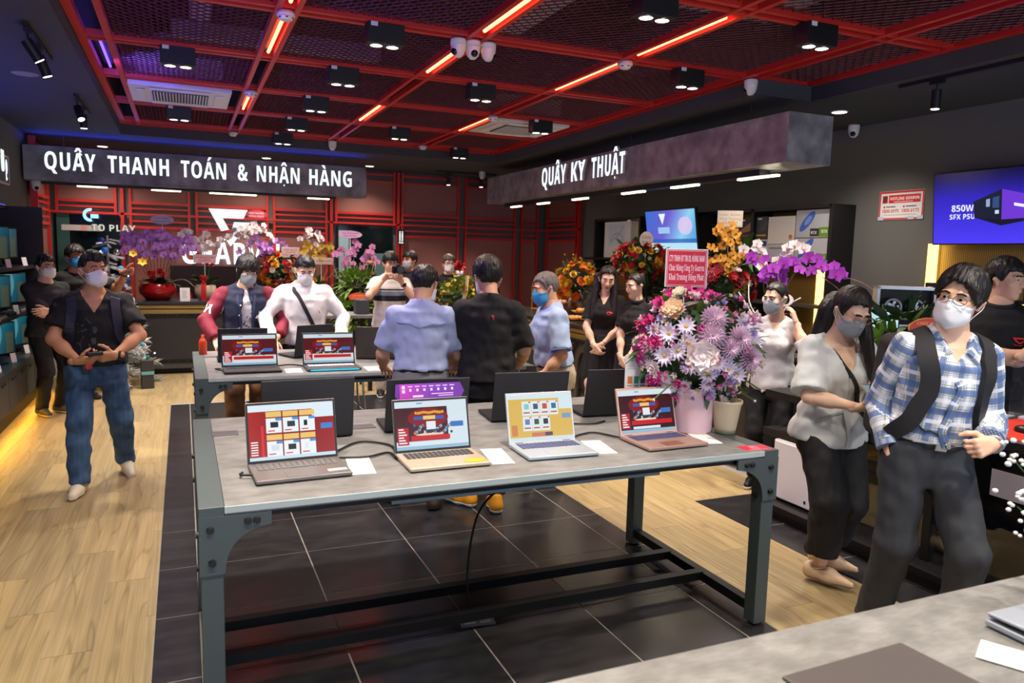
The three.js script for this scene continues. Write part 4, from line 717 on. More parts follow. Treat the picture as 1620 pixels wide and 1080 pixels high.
  if (o.hair !== null) {
    const h = o.hair || {}, b = h.box || [[-0.13, -0.12, -0.15], [0.13, 0.18, 0.15]];
    part('hair', inH(nets(hairField(h), b[0], b[1], C.head * 0.95)), h.mat || hairMat, root);
    if (h.fall) { const fall = h.fall.map(([a, c2, r1, r2]) => cone(tl(...a), tl(...c2), r1, r2)), ff = (x, y, z) => { let d = 1; for (const q of fall) d = smin(d, q(x, y, z), 0.03); return d - 0.004 * noise3(x * 45, y * 5, z * 45); }; part('hair_lengths', nets(ff, [-0.4, 0.7, -0.4], [0.4, 1.75, 0.5], C.head * 1.3), h.mat || hairMat, root); }
  }
  if (o.mask) {
    const kn = o.mask.kn, e = ell(0, -0.053, 0.04, 0.069, 0.074, kn ? 0.076 : 0.07), hs = headSkin(fem);
    const mf = (x, y, z) => { const ax = Math.abs(x); let d = e(x, y, z); if (kn) d = smax(d, (ax * 0.6 + (z - 0.123) * 0.8), 0.006); else d += 0.0012 * Math.sin((y + 0.02) * 420) * sstep(0.05, 0.02, ax); d = Math.min(d, hs(x, y, z) - 0.004); d = smax(d, y - 0.012 + ax * (kn ? 0.42 : 0.25), 0.004); d = smax(d, -0.121 + ax * 0.5 - y, 0.006); return smax(d, 0.004 + (kn ? ax * 0.05 : 0) - z + ax * 0.1, 0.004); };
    const m = part('mask', inH(nets(mf, [-0.09, -0.14, -0.02], [0.09, 0.04, 0.14], C.head)), o.mask.mat || maskWhite, root);
    for (const k of [1, -1]) part('ear_loop', inH(tube([V(k * 0.062, -0.02, 0.034), V(k * 0.08, 0.0, 0.01), V(k * 0.091, 0.02, -0.02), V(k * 0.092, -0.01, -0.022), V(k * 0.078, -0.045, 0.005), V(k * 0.058, -0.085, 0.03)], 0.0018, 20, 5)), M.white, m);
  }
  if (o.glasses) {
    const gm = o.glasses === true ? M.steelDark : o.glasses, g = []; for (const k of [1, -1]) { g.push(new THREE.TorusGeometry(0.0225, 0.0016, 6, 24).scale(1.12, 0.85, 1).rotateY(k * 0.16).translate(k * 0.0335, 0.009, 0.104)); g.push(rod([k * 0.058, 0.014, 0.099], [k * 0.082, 0.014, -0.01], 0.0016)); }
    g.push(rod([-0.01, 0.012, 0.106], [0.01, 0.012, 0.106], 0.0016)); part('glasses', inH(merge(g)), gm, root);
  }
  const wr = o.wrinkle ?? 1, fold = (x, y, z) => wr * (0.006 * noise3(x * 7 + 3, y * 10, z * 7) + 0.004 * noise3(x * 16, y * 9 + 5, z * 16));
  const uvT = (x, y, z) => { const X = TI[0] * x + TI[4] * y + TI[8] * z + TI[12], Y = TI[1] * x + TI[5] * y + TI[9] * z + TI[13], Z = TI[2] * x + TI[6] * y + TI[10] * z + TI[14]; return [Math.atan2(X, Z) * 0.155, Y]; };
  const uvA = (a) => { const ax = a.E.clone().sub(a.S), L = ax.length(); ax.normalize(); const q = V(0, 0, 1).addScaledVector(ax, -ax.z).normalize(), r = ax.clone().cross(q), bx = a.W.clone().sub(a.E).normalize(); return (x, y, z) => { const p = V(x, y, z).sub(a.S), t = p.dot(ax), lo2 = t > L ? V(x, y, z).sub(a.E).dot(bx) + L : t; const w = V(x, y, z).sub(t > L ? a.E : a.S); return [Math.atan2(w.dot(q), w.dot(r)) * 0.06, lo2]; }; };
  function sleeveField(a, len, r0, r1, infl) {
    const up = Math.min(1, len), cut = a.S.clone().lerp(a.E, up), fs = [cone(a.S, len >= 1 ? a.E : cut, r0, lerp(r0, r1, up))], end = len > 1 ? a.E.clone().lerp(a.W, len - 1) : cut, d = len > 1 ? a.W.clone().sub(a.E).normalize() : a.E.clone().sub(a.S).normalize();
    if (len > 1) fs.push(cone(a.E, end.clone().addScaledVector(d, 0.02), lerp(r0, r1, 0.55), r1)); else fs[0] = cone(a.S, cut.clone().addScaledVector(d, 0.03), r0, r1);
    return (x, y, z) => { let v = fs[0](x, y, z); if (fs[1]) v = smin(v, fs[1](x, y, z), 0.02); return smax(v - infl, (x - end.x) * d.x + (y - end.y) * d.y + (z - end.z) * d.z, 0.006); };
  }
  const api = { root, HM, TM, tl, arms, legs, inH, inT, fields: {} };
  api.shirt = (q) => {
    const infl = q.infl ?? 0.014, flare = q.flare ?? 0.012, t2 = profile(tab, (y) => infl + flare * sstep(0.3, -0.1, y)), hem = q.hem ?? -0.1, nk = q.neck || [0, 0.525, 0.012, 0.085, 0.07, 0.085], nf = ell(...nk), sl = q.sleeve ?? 0.62;
    const SF = arms.map((a) => sleeveField(a, sl, q.r0 ?? 0.06 * (fem ? 0.86 : 1), q.r1 ?? (sl > 1 ? 0.042 : 0.07 * (fem ? 0.86 : 1)), infl * 0.3)), bust = fem ? [1, -1].map((k) => ell(k * 0.062, 0.272, 0.086, 0.062 + infl * 0.5, 0.062, 0.053 + infl * 0.6)) : [];
    const tr = traps((fem ? 0.036 : 0.042) + infl * 0.8), core = inT((x, y, z) => { let d = t2(x, y, z); for (const b of bust) d = smin(d, b(x, y, z), 0.04); d = smax(d, hem + (q.dip ? q.dip * Math.abs(x) : 0) - y, 0.006); d = smax(d, -nf(x, y, z), 0.008); if (q.vee && z > 0) d = smax(d, -Math.max(Math.abs(x) * 1.0 - (y - q.vee) * 0.5, -(z)), 0.006); if (q.open && z > 0) d = smax(d, q.open - Math.abs(x) - Math.max(0, y - 0.3) * 0.18, 0.006); return d; });
    const cutNeck = inT(nf), withS = (x, y, z) => { let d = core(x, y, z); if (z > -9) d = smin(d, Math.max(Math.min(tr[0](x, y, z), tr[1](x, y, z)), -cutNeck(x, y, z)), 0.03); if (!q.apart) for (const f of SF) d = smin(d, f(x, y, z), 0.035); return d; };
    const necked = inT((x, y, z) => { let d = -nf(x, y, z); if (q.vee && z > 0) d = Math.max(d, -Math.max(Math.abs(x) * 1.0 - (y - q.vee) * 0.5, -z)); return d; });
    const F = (x, y, z) => smax(withS(x, y, z), necked(x, y, z), 0.006) - fold(x, y, z);
    const m = part(q.name || 'shirt', nets(F, [-0.7, 0.6, -0.5], [0.7, 1.55, 0.65], C.cloth, uvT), q.mat, root); api.fields[q.name || 'shirt'] = F;
    if (q.apart) arms.forEach((a, i) => { const f2 = (x, y, z) => SF[i](x, y, z) - fold(x, y, z); part('sleeve', nets(f2, [-0.75, 0.5, -0.55], [0.75, 1.55, 0.7], C.cloth, uvA(a)), q.sleeveMat || q.mat, root); api.fields['sleeve' + i] = f2; });
    if (q.cuff && sl > 1) arms.forEach((a) => { const e = a.E.clone().lerp(a.W, sl - 1.09), d = a.W.clone().sub(a.E).normalize(); part('cuff', rod(e, e.clone().addScaledVector(d, 0.05), q.cuffR ?? 0.046, (q.cuffR ?? 0.046) * 0.95, 16), q.cuff, root); });
    if (q.collar) { const c = tl(0, 0.492, -0.006), g = new THREE.TorusGeometry(fem ? 0.06 : 0.074, 0.014, 8, 28).rotateX(Math.PI / 2).scale(1, 1.7, 0.98); g.rotateX(0.28); part('collar', g.applyQuaternion(TQ).translate(c.x, c.y, c.z), q.collar, root); }
    return m;
  };
  api.trousers = (q) => {
    const infl = q.infl ?? 0.013, t2 = inT(profile(tab, () => infl)), lf2 = legs.map((l) => { const A = cone(l.Hp, l.K, q.r?.[0] ?? 0.1, q.r?.[1] ?? 0.077), B = cone(l.K, l.An, q.r?.[1] ?? 0.077, q.r?.[2] ?? 0.062); return (x, y, z) => smin(A(x, y, z), B(x, y, z), 0.03); }), cuff = q.cuff ?? 0.07, top = inT((x, y) => y - (q.top ?? 0.07));
    const F = (x, y, z) => { let d = smin(t2(x, y, z), Math.min(lf2[0](x, y, z), lf2[1](x, y, z)), 0.03); d = smax(d, top(x, y, z), 0.006); return smax(d, cuff - y, 0.006) - fold(x * 1.3, y * 0.8, z * 1.3) * (q.fold ?? 1); };
    part('trousers', nets(F, [-0.4, 0, -0.55], [0.4, 1.1, 0.5], C.cloth, (x, y, z) => [x, y]), q.mat, root); api.fields.trousers = F;
    if (q.belt) { const b = inT((x, y, z) => Math.max(profile(tab, () => infl + 0.006)(x, y, z), Math.abs(y - (q.top ?? 0.07) + 0.01) - 0.019)); part('belt', nets(b, [-0.3, 0.8, -0.3], [0.3, 1.1, 0.3], 0.011), q.belt, root); if (q.buckle) { const c = toSurface(b, tl(0, (q.top ?? 0.07) - 0.01, 0.15)); part('buckle', rbox(0.05, 0.036, 0.008, 0.003).applyQuaternion(TQ).translate(c.x, c.y, c.z + 0.004), M.chrome, root); } }
  };
  api.skirt = (q) => { const sk = profile([[-(q.len), q.w ?? 0.235, (q.w ?? 0.235) * 0.8, 0], [-0.1, 0.212, 0.165, -0.008], [0.05, 0.176, 0.132, 0], [0.1, 0.15, 0.11, 0]]), F = inT((x, y, z) => smax(sk(x, y, z) + (q.pleat ?? 0.006) * Math.sin(Math.atan2(x, z) * 16) * sstep(0.02, -q.len, y), -q.len + 0.005 - y, 0.004)); part('skirt', nets(F, [-0.35, 0.4, -0.35], [0.35, 1.1, 0.35], C.cloth), q.mat, root); };
  api.shoes = (q) => legs.forEach((l) => {
    const up = join(0.03, cone([0, 0.05, -0.045], [0, 0.042, 0.06], 0.042, 0.04), cone([0, 0.042, 0.06], [0, 0.03, q.toe ?? 0.155], 0.041, q.tipR ?? 0.03), cone([0, 0.05, -0.04], [0, (q.ankle ?? 0.1), -0.03], 0.042, 0.042)), F = (x, y, z) => smax(up(x, y, z), 0.012 - y, 0.004), S = (x, y, z) => smax(smax(up(x, Math.min(y, 0.035), z) - 0.004, y - 0.026, 0.003), -y, 0.003);
    const m = new THREE.Matrix4().makeTranslation(l.An.x, l.An.y - 0.08, l.An.z).multiply(new THREE.Matrix4().makeRotationFromEuler(new THREE.Euler(l.tip, l.yaw, 0, 'YXZ')));
    const sh = part('shoe', nets(F, [-0.07, -0.01, -0.11], [0.07, 0.16, 0.22], 0.0085).applyMatrix4(m), q.mat, root); part('sole', nets(S, [-0.07, -0.02, -0.11], [0.07, 0.06, 0.22], 0.0075).applyMatrix4(m), q.sole || M.white, sh);
  });
  api.strap = (name, fieldName, pts, w, th, mat, n) => part(name, ribbon(typeof fieldName === 'string' ? api.fields[fieldName] : fieldName, pts.map((p) => tl(...p)), w, th, n), mat, root);
  api.print = (name, fieldName, c, w, h, mat, right = [1, 0, 0], up = [0, 1, 0], n = 8, inside) => part(name, patch(api.fields[fieldName], tl(...c), V(...right).applyQuaternion(TQ), V(...up).applyQuaternion(TQ), w, h, 0.007, n, inside), mat, root);
  return api;
}
function ell2(x, y, z, rx, ry, rz) { return new THREE.SphereGeometry(1, 12, 8).scale(rx, ry, rz).translate(x, y, z); }
// ---------------------------------------------------------------- the people
const cBlack = std(0x0e0e11, 0.85), cBlack2 = std(0x15161a, 0.8), cDark = std(0x1d1f24, 0.85), denim = std(0xffffff, 0.85, 0, { map: dataTex(128, 128, (u, v) => { const n = fbm(u * 6, v * 6, 2, 4) * 26 + (((u * 64) | 0) % 2 ? 4 : 0); return [58 + n, 88 + n, 122 + n]; }) }), khaki = std(0xb5a88e, 0.85), greyTrouser = std(0x77797e, 0.85), charcoal = std(0x2a2d32, 0.75), brown = std(0x6e4a30, 0.85), paleBlue = std(0xa3afd8, 0.8), paleBlue2 = std(0x9fb4d6, 0.8), cWhite = std(0xd8d8da, 0.8), lightGrey = std(0xcdd2d4, 0.75), redPrint = std(0xc41a22, 0.6), whitePrint = std(0xe6e6e6, 0.6), navy = std(0x1b2340, 0.8), wine = std(0x7e1b33, 0.75), leatherBrown = std(0x3b2a20, 0.5), creamShoe = std(0xd8cdb4, 0.7), mustard = std(0xd9920f, 0.7), cBlackShoe = std(0x121214, 0.5), strapNavy = std(0x1d2236, 0.7), strapBlack = std(0x1b1b1f, 0.7);
const logoPatch = (p, f, c, w = 0.05) => { p.print('shirt_logo', f, c, w, w, redPrint, [1, 0, 0], [0, 1, 0], 22, (u, v) => (v > 0.3 && Math.abs(u - 0.5) < (v - 0.3) * 0.72 && !(Math.abs(u - 0.5) < (v - 0.55) * 0.6 && v < 0.86)) || v < 0.14); };
{ // man walking on the left
  const p = person({ label: 'man in black v-neck shirt and blue jeans walking on the left', pos: [-0.6, 0, -6.25], face: 0.08, H: 1.73, near: 2, skin: 1, wide: 1.06, belly: 1.14, mask: { kn: true }, hair: { t: 0.013, line: 0.078, side: 0.02, low: -0.01, add: [[[0, 0.1, 0.05], [0, 0.11, -0.02], 0.045]] }, head: [0.42, -0.02, 0.03],
    armL: { at: [0.115, 0.985, 0.28], pole: [1.2, -0.1, -0.3], palm: [-0.2, 0.5, -1], dir: [-1, -0.05, 0.35], grip: 'hold' }, armR: { at: [-0.1, 0.955, 0.28], pole: [-1.2, -0.1, -0.3], palm: [0.1, 0.9, -0.6], dir: [1, 0.05, 0.3], grip: 'hold' }, legR: { at: [-0.13, 0.08, 0.2], yaw: -0.25 }, legL: { at: [0.17, 0.11, -0.26], tip: 0.3, yaw: 0.25 } });
  p.shirt({ mat: cBlack, vee: 0.335, sleeve: 0.72, hem: -0.03, infl: 0.02, r0: 0.064, r1: 0.08 }); p.trousers({ mat: denim, top: 0.02, r: [0.1, 0.08, 0.068], fold: 1.4, cuff: 0.075 }); p.shoes({ mat: creamShoe, sole: std(0xcfc4ae, 0.8) });
  for (const k of [1, -1]) p.strap('backpack_strap', 'shirt', [[k * 0.11, 0.43, -0.04], [k * 0.125, 0.42, 0.06], [k * 0.14, 0.33, 0.14], [k * 0.155, 0.2, 0.13], [k * 0.175, 0.1, 0.05]], 0.062, 0.012, strapNavy);
  p.print('chest_print', 'shirt', [-0.06, 0.2, 0.2], 0.17, 0.27, std(0x3c4043, 0.8), [1, 0, 0], [0, 1, 0], 26, (u, v) => Math.sin(u * 14 + 5 * Math.sin(v * 7)) + Math.sin(v * 19 + 3 * Math.sin(u * 9)) > 0.1 && Math.hypot(u - 0.5, v - 0.5) < 0.5);
  part('watch_band', new THREE.TorusGeometry(0.031, 0.007, 8, 20).scale(1, 1, 1.8).rotateY(1.2).translate(0.155, 0.985, 0.265), M.black, p.root);
  const k = toSurface(p.fields.trousers, p.tl(-0.09, -0.02, 0.2)); part('key_holder', rbox(0.05, 0.085, 0.015, 0.005, k.x, k.y - 0.03, k.z + 0.01), M.black, p.root); part('key_fob', rod([k.x + 0.02, k.y - 0.02, k.z + 0.018], [k.x + 0.02, k.y - 0.02, k.z + 0.03], 0.024, 0.022, 14), std(0xb01d33, 0.5), p.root);
  const d = thing('handheld_device', 'small black device held in both hands of the man in blue jeans', 'device', [-0.575, 1.03, -5.9], 0.3); part('body', rbox(0.1, 0.028, 0.065, 0.008), M.black, d); part('screen_glass', box(0.06, 0.002, 0.04, 0, 0.015, 0), M.blackGloss, d);
}
{ // two men at the far left
  const p = person({ label: 'man in glasses and dark grey shirt with folded arms beside the monitor shelves', pos: [-1.3, 0, -9.05], face: 0.7, H: 1.67, near: 1, skin: 2, wide: 1.06, belly: 1.1, glasses: true, mask: { kn: true }, hair: { t: 0.022, line: 0.06, side: 0, low: -0.04 }, armL: { at: [-0.12, 1.12, 0.22], pole: [1, -1, 0], dir: [-1, 0, 0.1], palm: [0, -0.2, -1], grip: 'relaxed' }, armR: { at: [0.1, 1.1, 0.25], pole: [-1, -1, 0], dir: [1, 0.2, -0.1], palm: [0, -0.2, -1], grip: 'relaxed' } });
  p.shirt({ mat: std(0x22252a, 0.85), sleeve: 0.9, hem: -0.08, infl: 0.025 }); p.trousers({ mat: cBlack }); p.shoes({ mat: std(0x3d3a36, 0.7), sole: std(0xbdb7ab, 0.7) });
  const q = person({ label: 'man in black with a blue mask holding up his thumb', pos: [-1.12, 0, -9.85], face: 0.55, H: 1.77, near: 1, skin: 3, mask: { mat: maskBlue }, hair: { t: 0.026, line: 0.062, side: 0.0, low: -0.04, fringe: 0.01 }, armL: { at: [0.36, 1.42, 0.36], pole: [0.4, -1, -0.2], dir: [0.55, 0.1, 0.8], palm: [-0.8, 0, 0.55], grip: 'thumb' } });
  q.shirt({ mat: cBlack, sleeve: 0.8, hem: -0.05, infl: 0.02 }); q.trousers({ mat: cBlack2 }); q.shoes({ mat: cBlackShoe, sole: M.black });
  const a = q.arms[0], w = a.W.clone().lerp(a.E, 0.15); part('watch_band', new THREE.TorusGeometry(0.032, 0.007, 8, 18).applyQuaternion(new THREE.Quaternion().setFromUnitVectors(V(0, 0, 1), a.W.clone().sub(a.E).normalize())).translate(w.x, w.y, w.z), M.black, q.root);
}
{ // two young men behind the far table
  const p = person({ label: 'young man in navy and wine red varsity jacket looking down at the far table', pos: [0.53, 0, -7.5], face: 0.0, H: 1.72, near: 1, skin: 2, wide: 1.08, mask: { mat: maskGrey }, hair: { t: 0.034, line: 0.05, side: -0.03, low: -0.07, cover: true, fringe: 0.02, add: [[[0.07, 0.04, 0.03], [0.075, -0.07, 0.01], 0.026, 0.018], [[-0.07, 0.04, 0.03], [-0.078, -0.06, 0.0], 0.026, 0.018], [[0.0, 0.09, 0.06], [0.06, 0.05, 0.075], 0.03, 0.018]] }, head: [0.25, 0.22, -0.06], lean: [0.1, 0, 0],
    armL: { at: [0.26, 0.95, 0.24], pole: [1, -0.2, -0.5], grip: 'relaxed' }, armR: { at: [-0.26, 0.93, 0.26], pole: [-1, -0.2, -0.4], dir: [0.2, -0.5, 0.8], palm: [0, -1, -0.4], grip: 'relaxed' } });
  p.shirt({ name: 'tshirt', mat: cWhite, sleeve: 0.5, hem: -0.02, infl: 0.012, flare: 0.005 });
  p.print('chest_print', 'tshirt', [0.01, 0.13, 0.2], 0.11, 0.28, std(0x40444e, 0.8), [1, 0, 0], [0, 1, 0], 22, (u, v) => Math.sin(u * 16 + 6 * Math.sin(v * 5)) + Math.sin(v * 21 + u * 6) > 0.35);
  p.shirt({ name: 'jacket', mat: navy, open: 0.045, sleeve: 1.88, hem: -0.04, infl: 0.03, apart: true, sleeveMat: wine, r0: 0.074, r1: 0.05 });
  { const c = p.tl(0, 0.478, -0.004); part('jacket_collar', merge([new THREE.TorusGeometry(0.082, 0.016, 8, 26, Math.PI * 1.5).rotateZ(Math.PI * 0.75).rotateX(Math.PI / 2).scale(1, 1.5, 1).rotateX(0.35).translate(c.x, c.y, c.z + 0.012)]), navy, p.root); part('collar_stripe', new THREE.TorusGeometry(0.09, 0.006, 6, 26, Math.PI * 1.5).rotateZ(Math.PI * 0.75).rotateX(Math.PI / 2).rotateX(0.35).translate(c.x, c.y + 0.004, c.z + 0.012), M.white, p.root); }
  for (const k of [1, -1]) p.strap('front_band', 'jacket', [[k * 0.075, 0.42, 0.1], [k * 0.06, 0.3, 0.16], [k * 0.057, 0.15, 0.17], [k * 0.057, 0.0, 0.17]], 0.02, 0.003, std(0x2b3557, 0.8));
  for (let i = 0; i < 4; i++) { const b = toSurface(p.fields.jacket, p.tl(-0.066, 0.34 - i * 0.1, 0.2)); part('button', sph(0.008, b.x, b.y, b.z), M.white, p.root); }
  p.print('letter_patch', 'jacket', [0.125, 0.25, 0.2], 0.075, 0.075, whitePrint, [1, 0, 0], [0, 1, 0], 14, (u, v) => Math.abs(u - 0.5) < 0.46 * (1.15 - v) && !(Math.abs(v - 0.45) < 0.14 && Math.abs(u - 0.5) < 0.16));
  part('sleeve_letter', patch(p.fields.sleeve1, p.arms[1].S.clone().lerp(p.arms[1].E, 0.5).add(V(-0.06, 0, 0.06)), V(0.7, 0, 0.7), V(0, 1, 0), 0.07, 0.1, 0.004, 14, (u, v) => u < 0.3 || u > 0.7 || Math.abs(u - v) < 0.2), whitePrint, p.root);
  p.trousers({ mat: brown, r: [0.11, 0.09, 0.085] }); p.shoes({ mat: cBlackShoe });
  const q = person({ label: 'young man in white sweater with a thin black crossbody strap at the far table', pos: [1.06, 0, -7.45], face: 0.02, H: 1.74, near: 1, skin: 2, wide: 1.1, mask: {}, hair: { t: 0.02, line: 0.07, side: 0.03, low: 0.0, add: [[[0.02, 0.1, 0.06], [-0.02, 0.12, -0.02], 0.035]] }, head: [0.0, 0.32, 0.0], lean: [0.06, 0, 0],
    armL: { at: [0.3, 0.93, 0.22], pole: [1, -0.1, -0.6], grip: 'relaxed' }, armR: { at: [-0.32, 0.93, 0.25], pole: [-1, 0, -0.5], dir: [0.1, -0.6, 0.8], palm: [0, -1, -0.5], grip: 'relaxed' } });
  q.shirt({ name: 'sweater', mat: cWhite, sleeve: 1.9, hem: -0.06, infl: 0.03, r0: 0.07, r1: 0.046, neck: [0, 0.545, 0.01, 0.08, 0.075, 0.08], wrinkle: 1.3 });
  q.strap('crossbody_strap', 'sweater', [[-0.09, 0.44, -0.02], [-0.07, 0.4, 0.1], [0.02, 0.22, 0.18], [0.12, 0.05, 0.16], [0.19, -0.03, 0.06]], 0.034, 0.004, strapBlack);
  q.print('chest_emblem', 'sweater', [0.13, 0.26, 0.2], 0.022, 0.036, std(0xb86a4a, 0.8)); { const b = toSurface(q.fields.sweater, q.tl(0.2, 0.0, 0.12)); part('small_bag', rbox(0.05, 0.12, 0.1, 0.02, b.x, b.y, b.z), strapBlack, q.root); }
  q.trousers({ mat: cBlack2 }); q.shoes({ mat: cBlackShoe });
}
{ // photographer
  const stripes = canvasTex(16, 512, (x, w, h) => { x.fillStyle = '#d9d6cf'; x.fillRect(0, 0, w, h); const band = (y0, y1, c) => { x.fillStyle = c; x.fillRect(0, h * (1 - y1), w, h * (y1 - y0)); }; band(0.335, 0.352, '#2b3142'); band(0.275, 0.325, '#7c8ca2'); band(0.21, 0.275, '#1d2233'); });
  stripes.wrapS = THREE.RepeatWrapping;
  const p = person({ label: 'photographer in white striped polo holding a black camera up to his face', pos: [2.33, 0, -9.1], face: -0.1, H: 1.78, near: 1, skin: 2, hair: { t: 0.026, line: 0.055, side: 0.0, low: -0.04, fringe: 0.012 }, head: [0.12, 0.1, 0],
    armL: { at: [0.1, 1.37, 0.2], pole: [0.7, -1, 0.2], dir: [-0.35, 0.8, 0.3], palm: [-0.5, 0.3, 0.5], grip: 'hold' }, armR: { at: [-0.1, 1.39, 0.2], pole: [-0.9, -1, 0.1], dir: [0.5, 0.7, 0.3], palm: [0.6, 0.1, 0.5], grip: 'hold' } });
  p.shirt({ mat: std(0xffffff, 0.85, 0, { map: stripes }), sleeve: 0.8, hem: -0.14, infl: 0.024, collar: cWhite }); p.trousers({ mat: std(0xcfc8ba, 0.85) }); p.shoes({ mat: cBlackShoe });
  const a = p.arms[0], w = a.W.clone().lerp(a.E, 0.2), q = new THREE.Quaternion().setFromUnitVectors(V(0, 0, 1), a.W.clone().sub(a.E).normalize()); part('watch_band', new THREE.TorusGeometry(0.031, 0.008, 8, 18).applyQuaternion(q).translate(w.x, w.y, w.z), M.black, p.root); part('watch_face', rod(w.clone().add(V(0, 0, 0.03)), w.clone().add(V(0.004, 0, 0.042)), 0.021, 0.021, 16), M.black, p.root);
  const c = thing('camera', 'black camera with a short lens at the eye of the photographer', 'camera', [2.37, 1.575, -8.87], -0.05);
  part('body', [rbox(0.135, 0.09, 0.055, 0.012), rbox(0.05, 0.03, 0.05, 0.01, 0, 0.05, 0)], M.black, c); part('lens', [rod([0, 0, 0.02], [0, 0, 0.1], 0.034, 0.037, 20), rod([0, 0, 0.1], [0, 0, 0.12], 0.04, 0.04, 20)], M.blackGloss, c); part('grip', rbox(0.03, 0.085, 0.06, 0.012, -0.062, 0, 0.012), M.black, c);
}
{ // the three at the near side of the far table
  const p = person({ label: 'man in pale blue shirt and grey trousers seen from behind', pos: [1.5, 0, -4.98], face: 2.85, H: 1.71, near: 2, skin: 0, wide: 1.02, belly: 1.06, mask: {}, noFace: true, hair: { t: 0.022, line: 0.06, side: -0.01, low: -0.08 }, head: [-0.35, 0.3, 0], lean: [0.08, 0, 0],
    armL: { at: [0.27, 0.94, 0.3], pole: [0.25, -0.1, -1], dir: [-0.2, -0.4, 1], palm: [0, -1, -0.3], grip: 'relaxed' }, armR: { at: [-0.25, 0.94, 0.3], pole: [-0.25, -0.1, -1], dir: [0.3, -0.3, 1], palm: [0, -1, -0.3], grip: 'type' }, legL: { at: [0.2, 0.08, 0.12], yaw: 0.5 }, legR: { at: [-0.1, 0.08, -0.04], yaw: -0.1 } });
  p.shirt({ mat: paleBlue, sleeve: 0.82, hem: 0.045, infl: 0.022, flare: 0.012, collar: paleBlue, r0: 0.066, r1: 0.08, neck: [0, 0.545, 0.015, 0.08, 0.07, 0.08], wrinkle: 1.4 }); p.strap('back_seam', 'shirt', [[0.17, 0.37, -0.1], [0.06, 0.355, -0.2], [-0.06, 0.355, -0.2], [-0.17, 0.37, -0.1]], 0.006, 0.0015, std(0x8f9bc6, 0.8));
  p.trousers({ mat: greyTrouser, belt: M.black, top: 0.06, r: [0.11, 0.088, 0.075] }); p.shoes({ mat: leatherBrown, sole: M.black });
  const q = person({ label: 'young man in black polo and yellow sneakers seen from behind', pos: [1.94, 0, -4.84], face: 2.75, H: 1.77, near: 2, skin: 0, wide: 0.98, mask: {}, noFace: true, hair: { t: 0.034, line: 0.06, side: 0.0, low: -0.06, add: [[[0, 0.11, 0.06], [0.02, 0.125, 0.0], 0.035]] }, head: [0.3, 0.28, 0], lean: [0.07, 0, 0],
    armL: { at: [0.26, 0.94, 0.29], pole: [0.3, -0.1, -1], dir: [-0.1, -0.4, 1], palm: [0, -1, -0.3], grip: 'relaxed' }, armR: { at: [-0.22, 0.94, 0.29], pole: [-0.3, -0.1, -1], dir: [0.3, -0.3, 1], palm: [0, -1, -0.3], grip: 'type' }, legL: { at: [0.13, 0.08, 0.0], yaw: 0.95 }, legR: { at: [-0.07, 0.08, -0.1], yaw: 0.2 } });
  q.shirt({ mat: cBlack, sleeve: 0.85, hem: -0.06, infl: 0.026, collar: cBlack2, r0: 0.064, r1: 0.085, wrinkle: 1.4 }); q.trousers({ mat: cBlack2, cuff: 0.11, r: [0.1, 0.078, 0.066] }); q.shoes({ mat: mustard });
  q.print('back_logo', 'shirt', [-0.03, 0.37, -0.2], 0.034, 0.036, redPrint, [-1, 0, 0], [0, 1, 0], 22, (u, v) => Math.abs(u - 0.5) < v * 0.5 && !(Math.abs(u - 0.5) < (v - 0.42) * 0.5 && v < 0.86));
  const r = person({ label: 'grey haired man in pale blue polo and bright blue mask', pos: [2.68, 0, -5.26], face: -1.72, H: 1.67, near: 2, skin: 0, wide: 1.05, belly: 1.12, mask: { mat: maskBlue, kn: true }, hair: { t: 0.014, line: 0.075, side: 0.0, low: -0.045, mat: hairGrey }, head: [0.05, 0.1, 0], lean: [0.12, 0, 0],
    armL: { at: [0.23, 0.87, 0.2], pole: [0.6, 0, -1], dir: [-0.1, -0.9, 0.35], palm: [-1, 0, 0.1], grip: 'hold' }, armR: { at: [-0.16, 0.95, 0.3], pole: [-1, -0.2, -0.6], grip: 'type' } });
  r.shirt({ mat: paleBlue2, sleeve: 0.85, hem: 0.035, infl: 0.024, collar: std(0x6b83bd, 0.8), r0: 0.064, r1: 0.08, wrinkle: 1.3 }); r.trousers({ mat: khaki, belt: M.black, top: 0.05, r: [0.11, 0.088, 0.076] }); r.shoes({ mat: cBlackShoe, sole: M.black });
  { const a = r.arms[0], e = a.S.clone().lerp(a.E, 0.83), d = a.E.clone().sub(a.S).normalize(); part('sleeve_trim', rod(e, e.clone().addScaledVector(d, 0.014), 0.084, 0.085, 20), std(0x5f76b4, 0.8), r.root); }
}
